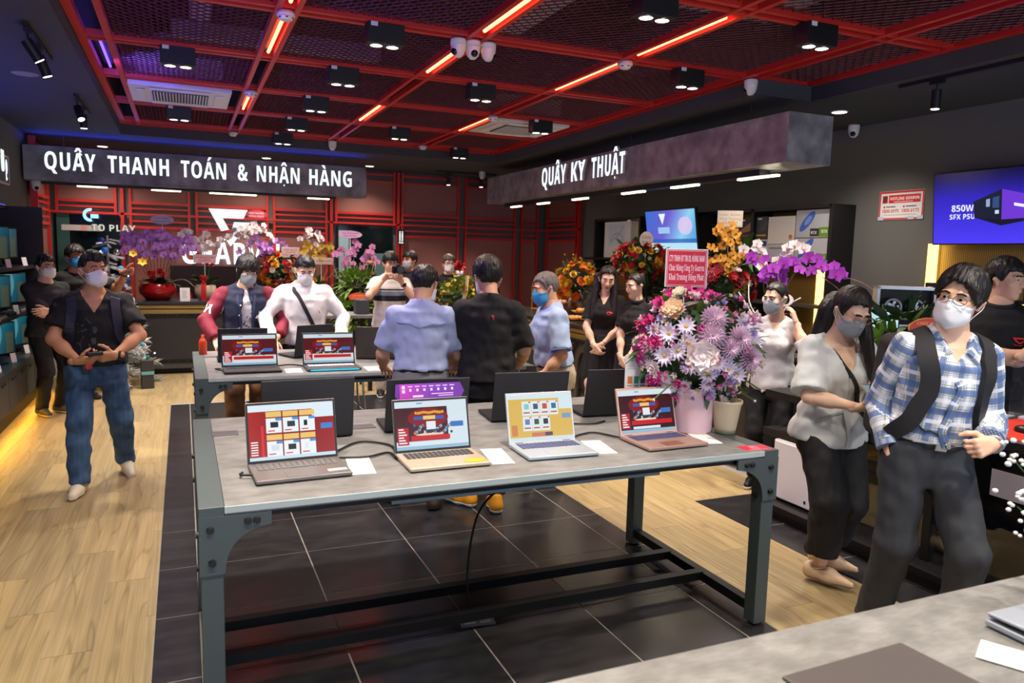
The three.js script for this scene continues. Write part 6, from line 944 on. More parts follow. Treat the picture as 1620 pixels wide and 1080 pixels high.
  pack('narrow box with blue and pink print right of the large white box', -10.48, -10.22, 1.785, 2.05, 0.2, std(0x27427a, 0.5), (x, w, h) => { x.fillStyle = '#cfdcea'; x.fillRect(0, 0, w * 0.45, h); x.fillStyle = '#2a4686'; x.fillRect(w * 0.45, 0, w * 0.55, h); x.fillStyle = '#d05a7a'; x.fillRect(w * 0.1, h * 0.6, w * 0.25, h * 0.3); x.fillStyle = '#7ab0e0'; x.fillRect(w * 0.55, h * 0.2, w * 0.3, h * 0.3); });
  const darkArt = (a, b, c) => (x, w, h) => { x.fillStyle = a; x.fillRect(0, 0, w, h); x.fillStyle = b; x.beginPath(); x.moveTo(0, h * 0.65); x.lineTo(w, h * 0.15); x.lineTo(w, h * 0.6); x.lineTo(0, h * 0.75); x.fill(); x.fillStyle = c; x.fillRect(0, h * 0.8, w * 0.9, h * 0.08); x.fillStyle = '#eee'; x.fillRect(w * 0.08, h * 0.06, w * 0.4, h * 0.06); };
  pack('dark box with an orange diagonal, upper left of the boxed products', -7.92, -7.66, 2.06, 2.33, 0.2, M.black, darkArt('#23222a', '#b07a58', '#b03a30')); pack('dark box below the upper left one with a pink and white print', -7.92, -7.66, 1.785, 2.055, 0.2, M.black, darkArt('#2a2a34', '#c9b0a8', '#d8d8d8'));
  pack('dark grey box with a yellow line of print beside the cream board', -7.58, -7.38, 2.06, 2.34, 0.2, M.black, darkArt('#3a3c42', '#454850', '#d8a830')); pack('white and blue box with a yellow lower half below the dark grey box', -7.58, -7.38, 1.785, 2.055, 0.2, M.white, (x, w, h) => { x.fillStyle = '#dfe6ee'; x.fillRect(0, 0, w, h); x.fillStyle = '#27427a'; x.fillRect(w * 0.2, h * 0.05, w * 0.8, h * 0.25); x.fillStyle = '#e3d79a'; x.fillRect(w * 0.2, h * 0.45, w * 0.7, h * 0.55); x.fillStyle = '#333'; x.fillRect(w * 0.35, h * 0.6, w * 0.4, h * 0.1); });
  pack('cream coloured box front with a small orange emblem in its lower corner', -7.37, -6.93, 2.0, 2.33, 0.15, std(0xe6e2d2, 0.6), (x, w, h) => { x.fillStyle = '#ebe8da'; x.fillRect(0, 0, w, h); x.fillStyle = '#d8803a'; x.beginPath(); x.ellipse(w * 0.88, h * 0.75, 9, 8, 0, 0, 7); x.fill(); x.fillStyle = '#7cc4c8'; x.fillRect(w * 0.83, h * 0.86, 14, 8); }); pack('low white carton under the cream box', -7.37, -6.93, 1.785, 1.995, 0.2, M.white, (x, w, h) => { x.fillStyle = '#c9cdd2'; x.fillRect(0, 0, w, h); x.fillStyle = '#888'; x.fillRect(10, 10, 60, 6); });
  const gpu = (x, w, h) => { x.fillStyle = '#c2c6ca'; x.fillRect(0, 0, w, h); x.fillStyle = '#3f6fd0'; x.beginPath(); x.ellipse(w * 0.34, h * 0.42, w * 0.3, h * 0.17, -0.8, 0, 7); x.fill(); x.fillStyle = '#7fa6ee'; x.beginPath(); x.ellipse(w * 0.36, h * 0.38, w * 0.14, h * 0.1, -0.8, 0, 7); x.fill(); x.fillStyle = '#23262b'; x.fillRect(w * 0.44, h * 0.68, w * 0.26, h * 0.28); x.fillStyle = '#6da02c'; x.fillRect(w * 0.7, h * 0.64, w * 0.3, h * 0.34); x.fillStyle = '#fff'; x.font = 'bold ' + h * 0.16 + 'px sans-serif'; x.fillText('RTX', w * 0.46, h * 0.88); x.fillText('RTX', w * 0.76, h * 0.84); };
  pack('grey graphics card box with a blue card picture and RTX print, upper right', -6.91, -6.39, 2.07, 2.39, 0.2, M.silver, gpu); pack('grey graphics card box with RTX print below the upper right one', -6.91, -6.39, 1.785, 2.065, 0.2, M.silver, gpu);
  pack('dark purple box with a violet circle beside the head of the man in plaid', -5.15, -4.82, 1.35, 1.62, 0.2, std(0x241f38, 0.5), (x, w, h) => { x.fillStyle = '#221f36'; x.fillRect(0, 0, w, h); x.fillStyle = '#7a3fa8'; x.beginPath(); x.ellipse(w * 0.72, h * 0.45, 18, 18, 0, 0, 7); x.fill(); x.fillStyle = '#c9c9e0'; x.fillRect(12, 14, 22, 12); x.fillRect(8, h * 0.8, 70, 8); });
  pack('dark purple box with a magenta spot at the right edge of the photo', -4.2, -3.8, 1.5, 1.74, 0.2, std(0x241f38, 0.5), (x, w, h) => { x.fillStyle = '#221f36'; x.fillRect(0, 0, w, h); x.fillStyle = '#c040b0'; x.fillRect(w * 0.7, h * 0.4, 24, 24); x.fillStyle = '#c9c9e0'; x.fillRect(14, 14, 26, 12); });
}
{ // hotline poster
  const t = thing('poster', 'red and white hotline poster taped to the dark right wall', 'poster', [RIGHT - 0.006, 2.41, -5.74], -Math.PI / 2);
  part('sheet', box(0.54, 0.3, 0.004), M.paper, t);
  part('print', plane(0.535, 0.295).translate(0, 0, 0.0025), std(0xffffff, 0.6, 0, { map: canvasTex(512, 288, (x, w, h) => { x.fillStyle = '#d81e26'; x.fillRect(0, 0, w, h); x.fillStyle = '#efefef'; x.fillRect(16, 20, w - 32, h - 34); x.fillStyle = '#d81e26'; x.fillRect(110, 40, 366, 82); x.fillStyle = '#fff'; x.font = 'bold 44px sans-serif'; x.fillText('HOTLINE GEARVN', 122, 92, 340); x.fillRect(170, 106, 220, 5); x.fillStyle = '#c81e26'; x.font = 'bold 46px sans-serif'; x.fillText('1800.6975', 36, 218, 200); x.fillText('1800.6173', 266, 218, 200); x.beginPath(); x.arc(62, 160, 11, 0, 7); x.arc(292, 160, 11, 0, 7); x.fill(); x.fillStyle = '#333'; x.fillRect(84, 154, 110, 10); x.fillRect(314, 154, 120, 10); x.fillStyle = '#999'; x.fillRect(60, 240, 380, 5); x.fillStyle = '#8f1a20'; x.fillRect(36, 44, 60, 76); }) }), t);
  for (const s of [-0.24, 0.13, 0.24]) part('tape', box(0.07, 0.035, 0.001, s, -0.135, 0.004).rotateZ(0), std(0xcfd2ea, 0.2, 0), t);
}
// ---------------------------------------------------------------- demonstration counter on the right
{
  const t = thing('demo_counter', 'black demonstration counter with open glass front behind the man in plaid', 'counter', [0, 0, 0]), X0 = 3.86, X1 = 4.66, Z0 = -4.1, Z1 = -1.55;
  part('worktop', uvBox(rbox(X1 - X0, 0.03, 2.0, 0.004, (X0 + X1) / 2, 0.885, -2.55), 0.9), std(0xb5b7ba, 0.4, 0, { map: concreteTex }), t);
  part('front_edge', span(X0 - 0.01, X0, 0.85, 0.9, -3.55, Z1), M.black, t); part('inner_panel', span(X1 - 0.06, X1, 0.1, 0.87, -3.55, Z1), M.blackGloss, t); part('base', span(X0 - 0.1, X1, 0, 0.1, Z0, Z1), M.black, t); part('base_trim', span(X0 - 0.13, X0 - 0.1, 0.06, 0.1, Z0, Z1), M.steelDark, t);
  for (const z of [-3.5, -2.85, -2.2, -1.6]) part('post', span(X0, X0 + 0.05, 0.1, 0.87, z - 0.025, z + 0.025), M.steelDark, t);
  part('inner_shelf', span(X0 + 0.02, X1 - 0.06, 0.5, 0.52, -3.5, Z1), M.blackGloss, t); part('glass_front', span(X0 + 0.005, X0 + 0.011, 0.1, 0.85, -3.5, Z1), phys({ color: 0xffffff, transmission: 1, thickness: 0, roughness: 0.02 }), t); part('gold_panel', uvBox(span(X0 + 0.1, X1 - 0.08, 0.12, 0.85, -3.56, -3.52), 0.12), M.brass, t); part('light_strip', span(X0 + 0.1, X1 - 0.1, 0.835, 0.848, -2.8, -2.78), glow(0xffd27a, 3), t);
  part('ledge', span(X0 + 0.02, X0 + 0.85, 0.81, 0.86, Z0 - 0.12, Z0 + 0.4), M.black, t); part('ledge', span(X0 + 0.02, X0 + 0.45, 0.53, 0.58, Z0 - 0.12, Z0 + 0.4), M.black, t); part('back_panel', span(X0 + 0.46, X0 + 0.5, 0.1, 0.86, Z0 - 0.12, Z0 + 0.4), M.black, t); part('spec_plate', span(X0 - 0.012, X0 - 0.008, 0.6, 0.74, -2.5, -2.2), std(0x9a94a0, 0.5), t);
  const c = thing('computer_case', 'white computer case standing on the low black plinth beside the woman with the phone', 'computer', [3.97, 0.1, -3.84], 0); part('shell', rbox(0.24, 0.42, 0.46, 0.012, 0, 0.22, 0), M.white, c); part('front_panel', rbox(0.012, 0.4, 0.42, 0.004, -0.123, 0.22, 0), std(0xe9eaec, 0.35), c); part('emblem', box(0.004, 0.02, 0.014, -0.131, 0.06, 0.1), M.black, c); for (const z of [-0.18, 0.18]) part('foot', rbox(0.16, 0.015, 0.04, 0.004, 0, 0.005, z), M.black, c);
  const m = solo('mouse_pad', rbox(0.62, 0.005, 0.42, 0.002), std(0xd8351c, 0.8), 'bright red orange mouse pad on the demonstration counter', 'mouse pad'); m.position.set(4.2, 0.903, -2.55); m.rotation.y = 0.1;
  const mo = solo('computer_mouse', new THREE.SphereGeometry(1, 18, 12).scale(0.034, 0.028, 0.058).translate(0, 0.012, 0), std(0x222326, 0.3), 'black computer mouse on the red orange mouse pad', 'mouse'); mo.position.set(4.12, 0.906, -2.52);
  const sheet = solo('paper_sheet', [rbox(0.5, 0.003, 0.3, 0.001)], M.paper, 'white paper sheet on the counter behind the red mouse pad', 'paper'); sheet.position.set(4.28, 0.902, -2.95); sheet.rotation.y = 0.2;
  const hp = (label, pos, yaw, mat) => { const h = thing('headphones', label, 'headphones', pos, yaw); part('stand', [rbox(0.12, 0.02, 0.14, 0.006, 0, 0.01, 0), rbox(0.04, 0.26, 0.03, 0.01, 0, 0.14, 0), rbox(0.07, 0.03, 0.04, 0.01, 0, 0.265, 0)], M.white, h); part('headband', new THREE.TorusGeometry(0.085, 0.014, 8, 24, Math.PI).translate(0, 0.2, 0), mat, h); for (const k of [1, -1]) part('ear_cup', [rod([k * 0.06, 0.19, 0], [k * 0.1, 0.19, 0], 0.045, 0.042, 20), new THREE.TorusGeometry(0.036, 0.014, 8, 20).rotateY(Math.PI / 2).translate(k * 0.056, 0.19, 0)], mat, h); };
  hp('glossy black headphones on a white stand beside the cable tangle', [4.62, 0.902, -3.12], 0.5, M.blackGloss); hp('black headphones with blue trim under the clear stand at the right edge', [4.53, 0.902, -2.72], 0.2, std(0x1c2c48, 0.3));
  const ac = thing('display_case', 'clear acrylic case around a blue and black headset at the right edge', 'case', [4.53, 0.902, -2.72], 0.2); part('shell', rbox(0.24, 0.34, 0.2, 0.01, 0, 0.17, 0), phys({ color: 0xf4f8ff, transmission: 1, thickness: 0, roughness: 0.03 }), ac);
  solo('cable_tangle', tube([[4.35, 0.91, -3.0], [4.42, 0.93, -2.95], [4.38, 0.91, -2.88], [4.46, 0.92, -2.86], [4.5, 0.91, -2.92], [4.4, 0.92, -2.98], [4.47, 0.91, -3.03], [4.55, 0.91, -2.95]], 0.006, 60), M.cable, 'tangled black cable on the demonstration counter', 'cable');
  // monitor, open case and plant farther back
  const mn = thing('monitor', 'monitor with a pale cyan page behind the woman with the phone', 'monitor', [4.48, 0.862, -3.9], -0.6); part('panel', rbox(0.42, 0.27, 0.02, 0.005, 0, 0.46, 0), M.black, mn); part('screen', plane(0.4, 0.25).translate(0, 0.46, 0.0105), screenMat((x, w, h) => { x.fillStyle = '#bfeef0'; x.fillRect(0, 0, w, h); x.fillStyle = '#1b3a40'; for (let i = 0; i < 7; i++) x.fillRect(w * 0.1, h * (0.16 + i * 0.1), w * (0.2 + (i % 3) * 0.06), h * 0.05); }, 0.9), mn); part('stand', [rbox(0.05, 0.34, 0.02, 0.005, 0, 0.17, -0.025), rbox(0.2, 0.012, 0.16, 0.004, 0, 0.006, -0.02)], M.black, mn);
  const oc = thing('computer_case', 'open silver computer case with visible parts behind the shoulder of the man in plaid', 'computer', [4.95, 0.902, -4.0], -0.7); part('frame', [span(-0.2, 0.2, 0.42, 0.44, -0.1, 0.1), span(-0.2, -0.18, 0.42, 0.72, -0.1, 0.1), span(0.18, 0.2, 0.42, 0.72, -0.1, 0.1), span(-0.2, 0.2, 0.7, 0.72, -0.1, 0.1)], M.silver, oc); part('board', span(-0.18, 0.18, 0.44, 0.7, -0.02, 0), std(0x2b2f28, 0.6), oc); for (const x of [-0.08, 0.07]) part('fan', [new THREE.TorusGeometry(0.055, 0.012, 8, 24).translate(x, 0.57, 0.05), ...[0, 1, 2, 3, 4].map((i) => box(0.045, 0.02, 0.004, 0.022, 0, 0).rotateZ(i * 1.257).translate(x, 0.57, 0.045))], M.silver, oc); part('plinth', span(-0.22, 0.22, -0.9, 0.42, -0.12, 0.1), M.steelDark, oc);
}
// ---------------------------------------------------------------- things on the long right counter
{
  const C = 0.97;
  const tray = (label, pos, n, gold) => {
    const t = thing('pastry_tray', label, 'tray', pos, Math.PI / 2, 'pastry trays on the long counter'); part('plate', lathe([[0, 0.004], [0.2, 0.006], [0.24, 0.022], [0.245, 0.02], [0.2, 0], [0, 0]], 28), M.gold, t);
    for (let i = 0; i < n; i++) { const a = i * 2.4, r = 0.032 * Math.sqrt(i + 0.5); part('pastry', new THREE.SphereGeometry(1, 10, 7).scale(0.042, 0.024, 0.03).rotateY(a).translate(Math.cos(a) * r, 0.03, Math.sin(a) * r), gold, t); }
  };
  const bread = std(0xc98a44, 0.7), pale = std(0xd9b98a, 0.7), pinkish = std(0xc9958a, 0.7);
  tray('gold tray of small brown pastries raised on a stand beside the yellow flowers', [4.6, C + 0.13, -8.1], 30, bread); tray('low gold tray of pastries at the left beside the blue masked man', [4.6, C, -8.62], 26, bread); tray('gold tray of golden pastries nearest the taller hostess', [4.6, C, -7.3], 26, bread); tray('tray of pale pink sweets behind the other trays', [4.6, C + 0.18, -9.1], 26, pinkish); tray('wide tray wrapped in clear film in the middle of the counter', [4.62, C + 0.02, -7.7], 22, pale);
  for (const [y, z, s] of [[0.13, -8.1, 'short round gold cake stand beneath the raised tray'], [0.18, -9.1, 'tall round gold cake stand beneath the pale pink sweets']]) solo('cake_stand', lathe([[0, 0], [0.09, 0], [0.09, 0.01], [0.02, 0.025], [0.018, y - 0.015], [0.1, y - 0.002], [0, y - 0.001]], 20).translate(4.6, C, z), M.gold, s, 'stand');
  solo('plastic_wrap', new THREE.SphereGeometry(1, 20, 8, 0, 7, 0, Math.PI / 2).scale(0.24, 0.06, 0.24).translate(4.62, C + 0.03, -7.7), phys({ color: 0xffffff, transmission: 0.85, thickness: 0, roughness: 0.15 }), 'clear crumpled film over the wide pastry tray', 'wrap');
  const bk2 = thing('wire_basket', 'gold wire basket with an arched handle on the far end of the long counter', 'basket', [4.8, C, -9.9]); for (const y of [0.05, 0.2, 0.35]) part('ring', new THREE.TorusGeometry(0.16, 0.006, 6, 28).rotateX(Math.PI / 2).translate(0, y, 0), M.gold, bk2); for (let i = 0; i < 8; i++) part('wire', rod([0.16 * Math.cos(i * 0.785), 0, 0.16 * Math.sin(i * 0.785)], [0.16 * Math.cos(i * 0.785), 0.36, 0.16 * Math.sin(i * 0.785)], 0.005), M.gold, bk2); part('handle', new THREE.TorusGeometry(0.16, 0.007, 6, 24, Math.PI).translate(0, 0.36, 0), M.gold, bk2);
  // water bottles and cups
  const src = thing('water_bottle', 'small blue labelled water bottle in the pack on the long counter', 'bottle', [4.5, C, -5.62], 0, 'pack of water bottles on the long counter');
  part('shell', lathe([[0, 0], [0.028, 0], [0.03, 0.02], [0.03, 0.12], [0.026, 0.15], [0.012, 0.175], [0.012, 0.185], [0, 0.185]], 14), phys({ color: 0xd8ecff, transmission: 0.8, thickness: 0.01, roughness: 0.08 }), src); part('label_band', lathe([[0.0306, 0.05], [0.0306, 0.11]], 14), std(0x1f7fd0, 0.5), src); part('cap', rod([0, 0.183, 0], [0, 0.2, 0], 0.014, 0.014, 12), std(0x2a8fe0, 0.4), src);
  for (let i = 0; i < 4; i++) for (let j = 0; j < 6; j++) if (i + j) copy(src, [4.5 + i * 0.064, C, -5.62 + j * 0.064], 0, 'small blue labelled water bottle in the pack on the long counter');
  for (let i = 0; i < 3; i++) { const c = thing('paper_cups', ['left stack of white paper cups behind the water bottles', 'middle stack of white paper cups behind the water bottles', 'right stack of white paper cups near the orchid leaf'][i], 'cups', [4.8 + i * 0.03, C, -5.62 + i * 0.13]); for (let k = 0; k < 6; k++) part('cup', lathe([[0, 0], [0.03, 0], [0.041, 0.1], [0.043, 0.1], [0.043, 0.104]], 16).translate(0, 0.2 * 0 + k * 0.032, 0), M.white, c); }
  const sp = solo('spray_bottle', lathe([[0, 0], [0.032, 0], [0.033, 0.1], [0.024, 0.125], [0.012, 0.14], [0.012, 0.165], [0, 0.165]], 16).translate(0.14, 0.887, -6.8), std(0xc8421f, 0.4), 'small orange red bottle at the left end of the far table', 'bottle');
}
// laptop table behind the photographer
{
  const t = thing('side_desk', 'small grey desk carrying a dark box left of the photographer', 'table', [1.85, 0, -9.75]); part('top', uvBox(rbox(0.75, 0.04, 0.6, 0.004, 0, 0.96, 0), 0.8), M.concrete, t); for (const [x, z] of [[-0.33, -0.25], [0.33, -0.25], [-0.33, 0.25], [0.33, 0.25]]) part('leg', span(x - 0.025, x + 0.025, 0, 0.94, z - 0.025, z + 0.025), M.steelDark, t);
  solo('speaker_box', rbox(0.17, 0.19, 0.18, 0.012, 2.1, 1.075, -9.65), std(0x3b4048, 0.5), 'dark grey box on the small desk left of the photographer', 'box');
  const st = thing('bar_stool', 'black stool with thin metal legs between the two display tables', 'stool', [1.52, 0, -7.7]); part('seat', rbox(0.34, 0.05, 0.34, 0.02, 0, 0.62, 0), M.black, st); for (const [x, z] of [[-0.13, -0.13], [0.13, -0.13], [-0.13, 0.13], [0.13, 0.13]]) part('leg', rod([x * 1.3, 0, z * 1.3], [x, 0.6, z], 0.012), M.chrome, st);
}
// ---------------------------------------------------------------- flowers
function petalGeo(l, w, cup, curl, n = 4, point = false) {                           // one bent petal along +z, cupped towards +y
  const P = [], I = [], U = [];
  for (let i = 0; i <= n; i++) for (let j = 0; j <= 2; j++) { const t = i / n, ww = w * (point ? Math.sin(Math.PI * Math.pow(t, 0.75) * 0.93 + 0.08) : Math.pow(Math.sin(Math.PI * (0.06 + 0.8 * t)), 0.7)), s = j - 1; P.push(s * ww / 2, cup * (Math.abs(s) * ww * 0.5) + curl * t * t * l, t * l * (1 - (0.1 + (point ? 0 : 0.2 * t * t)) * Math.abs(s))); U.push(j / 2, t); }
  for (let i = 0; i < n; i++) for (let j = 0; j < 2; j++) { const a = i * 3 + j; I.push(a, a + 3, a + 1, a + 1, a + 3, a + 4); }
  const g = new THREE.BufferGeometry(); g.setAttribute('position', new THREE.Float32BufferAttribute(P, 3)); g.setAttribute('uv', new THREE.Float32BufferAttribute(U, 2)); g.setIndex(I); g.computeVertexNormals(); return g;
}
const ring = (g, n, tilt, off, y = 0, a0 = 0) => Array.from({ length: n }, (_, i) => g.clone().translate(0, 0, off).rotateX(-tilt).rotateY(a0 + i * 2 * Math.PI / n).translate(0, y, 0));
const heart = (r, c, y = 0.1) => paint(new THREE.SphereGeometry(r, 8, 6).scale(1, 0.6, 1).translate(0, y * r, 0), c);
const tint = (list, c) => list.map((g) => paint(g, c));
const FL = {                                                          // flower heads of radius 1 facing +y, white petals where the material gives the colour
  rose: merge([...ring(petalGeo(0.95, 1.35, 0.35, 0.1, 5), 6, 0.45, 0.1), ...ring(petalGeo(0.92, 1.2, 0.5, -0.05, 5), 6, 0.75, 0.12, 0.02, 0.5), ...ring(petalGeo(0.88, 1.05, 0.7, -0.2, 5), 5, 1.02, 0.16, 0.02, 0.2), ...ring(petalGeo(0.82, 0.85, 0.8, -0.3, 5), 5, 1.22, 0.16, 0.02, 0.9), ...ring(petalGeo(0.76, 0.6, 0.9, -0.35, 5), 4, 1.4, 0.12, 0.02, 0.7), new THREE.SphereGeometry(0.22, 8, 6).translate(0, 0.55, 0)]),
  carnation: merge([0, 1, 2, 3].flatMap((k) => ring(petalGeo(0.95 - k * 0.13, 0.62, -0.35, k % 2 ? 0.35 : -0.15, 4), 9 - k, 0.25 + k * 0.33, 0.04, k * 0.06, k * 0.4))),
  mum: merge([0, 1, 2, 3, 4, 5, 6].flatMap((k) => ring(petalGeo(0.92 - k * 0.05, 0.27, 0.6, 0.3 - k * 0.07, 3), 22 - k * 2, -0.15 + k * 0.24, 0.06, k * 0.03, k * 0.4))),
  daisy: merge([...ring(petalGeo(1, 0.36, 0.3, 0.08, 3), 13, 0.15, 0.12), ...ring(petalGeo(0.8, 0.32, 0.3, 0.08, 3), 11, 0.4, 0.1, 0.03, 0.3)].map((g) => paint(g, 0xffffff)).concat([heart(0.22, 0xd9c45a, 0.6)])),
  bud: merge([...ring(petalGeo(0.9, 0.7, 0.6, 0.1, 3), 5, 0.9, 0.06), ...ring(petalGeo(0.7, 0.6, 0.8, 0, 3), 4, 1.2, 0.06, 0.05, 0.4)]),
  orchid: merge([...tint([0, 2.2, -2.2].map((a) => petalGeo(1, 0.62, 0.2, 0.02).rotateX(-0.12).rotateY(a)), 0xf2e8f2), ...tint([1.25, -1.25].map((a) => petalGeo(1.02, 1.15, 0.12, 0.02).rotateX(-0.15).rotateY(a)), 0xffffff), paint(petalGeo(0.5, 0.36, 0.9, 0.5).rotateX(-0.5).rotateY(Math.PI), 0xb85a9a), heart(0.14, 0xe8c860, 0.8)]),
  leaf: petalGeo(1, 0.34, 0.35, -0.35, 5, true),
};
const CM = (c, r = 0.6) => phys({ color: c, roughness: r, transmission: 0.0, vertexColors: false, sheen: 0.3, sheenColor: new THREE.Color(c) });
const VC = (c, r = 0.6) => std(c, r, 0, { vertexColors: true });
const col = { magenta: CM(0xec4fa4), hot: CM(0xdd3a8a), pink: CM(0xe79ac0), pale: CM(0xf8e6e4), peach: CM(0xeec9a0), lilac: CM(0xefcfe4), lilacV: VC(0xe6d8ee), lavender: CM(0xb4a8da), red: CM(0xb3141f), orange: CM(0xe0701c), yellow: CM(0xe6b52a), cream: CM(0xe9dfc4), whiteV: VC(0xf0ece6), purpleV: VC(0xa83cc0), violetV: VC(0xcc92e4), yellowV: VC(0xd8b83c), dustyV: VC(0xc27fae), white: CM(0xe8e6e2), goldV: VC(0xe2a840) };
const UP = V(0, 1, 0);
function bloom(parent, name, geo, mat, pos, dir, r, spin = rnd() * 6) {
  const m = part(name, geo, mat, parent); m.position.copy(pos); m.quaternion.setFromUnitVectors(UP, dir.clone().normalize()).multiply(new THREE.Quaternion().setFromAxisAngle(UP, spin)); m.scale.setScalar(r); return m;
}
function leafOn(parent, mat, pos, dir, l, name = 'leaf') { const m = part(name, FL.leaf, mat, parent); m.position.copy(pos); m.quaternion.setFromUnitVectors(V(0, 0, 1), dir.clone().normalize()); m.scale.set(l * 1.2, l, l); return m; }
function vtext(x, s, cx, y, maxW, size, style, family) {              // Vietnamese letters with their marks drawn over plain ones
  x.save(); x.textAlign = 'left'; x.font = style + ' ' + size + 'px ' + family; const chars = [...s].map((c) => { const n = c.normalize('NFD'); return [c === 'Đ' ? 'D' : c === 'đ' ? 'd' : n[0], n.slice(1), c]; });
  const w = chars.map(([b]) => x.measureText(b).width), W = w.reduce((a, b) => a + b, 0), k = Math.min(1, maxW / W); x.translate(cx - W * k / 2, y); x.scale(k, 1); x.strokeStyle = x.fillStyle; x.lineWidth = size * 0.075; let p = 0;
  const line = (...q) => { x.beginPath(); q.forEach(([a, b], i) => (i ? x.lineTo(a, b) : x.moveTo(a, b))); x.stroke(); };
  chars.forEach(([b, marks, c], i) => {
    x.fillText(b, p, 0); const m = p + w[i] / 2, top = b === b.toUpperCase() ? -size * 0.78 : -size * 0.6, u = size * 0.14; let up = top;
    for (const q of marks) { const h = q.charCodeAt(0); if (h === 0x302) { line([m - u, up], [m, up - u], [m + u, up]); up -= u; } if (h === 0x306) { line([m - u, up - u], [m, up], [m + u, up - u]); up -= u; } if (h === 0x31b) line([p + w[i] * 0.86, top + u * 0.6], [p + w[i] * 1.02, top - u * 0.4]); if (h === 0x300) line([m - u, up - u * 1.3], [m + u * 0.3, up - u * 0.3]); if (h === 0x301) line([m - u * 0.3, up - u * 0.3], [m + u, up - u * 1.3]); if (h === 0x303) line([m - u, up - u * 0.4], [m - u * 0.3, up - u], [m + u * 0.3, up - u * 0.4], [m + u, up - u]); if (h === 0x309) line([m - u * 0.3, up - u * 1.2], [m + u * 0.4, up - u], [m, up - u * 0.3]); if (h === 0x323) x.fillRect(m - u * 0.4, u * 0.8, u * 0.8, u * 0.8); }
    if (c === 'Đ' || c === 'đ') line([p + (c === 'Đ' ? 0 : w[i] * 0.45), c === 'Đ' ? -size * 0.36 : -size * 0.62], [p + w[i] * (c === 'Đ' ? 0.5 : 1), c === 'Đ' ? -size * 0.36 : -size * 0.62]); p += w[i];
  });
  x.restore();
}
function messageCard(parent, w, h, lines, bg, fg, oval, at, turn = 0, pole) {
  const tex = canvasTex(256, Math.round(256 * h / w), (x, W, H) => { x.fillStyle = bg; x.fillRect(0, 0, W, H); if (!oval) { x.strokeStyle = fg; x.lineWidth = 3; x.strokeRect(6, 6, W - 12, H - 12); } x.fillStyle = fg; x.textAlign = 'center'; lines.forEach((s, i) => vtext(x, s, W / 2, H * (i + 1.25) / (lines.length + 0.9), W * (oval ? 0.74 : 0.88), Math.round(H / (lines.length + (oval ? 1.9 : 1.3))), 'bold', i === 0 ? 'sans-serif' : 'serif')); });
  const g = oval ? new THREE.CylinderGeometry(0.5, 0.5, 0.006, 32).rotateX(Math.PI / 2).scale(w, h, 1) : rbox(w, h, 0.006, 0.002);
  const b = part('message_card', g, oval ? std(oval, 0.6) : M.white, parent); b.position.set(...at); b.rotation.y = turn;
  part('print', (oval ? new THREE.CircleGeometry(0.5, 32).scale(w * 0.95, h * 0.93, 1) : plane(w - 0.012, h - 0.012)).translate(0, 0, 0.0045), std(0xffffff, 0.6, 0, { map: tex }), b);
  if (pole) part('card_stick', rod([at[0], pole, at[2] - 0.01], [at[0], at[1], at[2] - 0.01], 0.004), M.paper, parent);
}
function foliage(parent, n, c, R, mat, l, name = 'foliage') {         // a loose mass of leaves nobody could count
  const gs = []; for (let i = 0; i < n; i++) { const d = V(rr(-1, 1), rr(-0.7, 1), rr(-1, 1)).normalize(), p = V(...c).add(d.clone().multiply(V(...R)).multiplyScalar(rr(0.4, 1))), q = new THREE.Quaternion().setFromUnitVectors(V(0, 0, 1), d.clone().add(V(rr(-0.6, 0.6), rr(-0.3, 0.7), rr(-0.6, 0.6))).normalize()); gs.push(FL.leaf.clone().scale(l * 1.1, l, l * rr(0.7, 1.3)).applyQuaternion(q).translate(p.x, p.y, p.z)); }
  const m = part(name, gs, mat, parent); m.userData.kind = 'stuff'; return m;
}
const toCam = (p) => V(-p[0], 0.25, -p[2]).normalize();
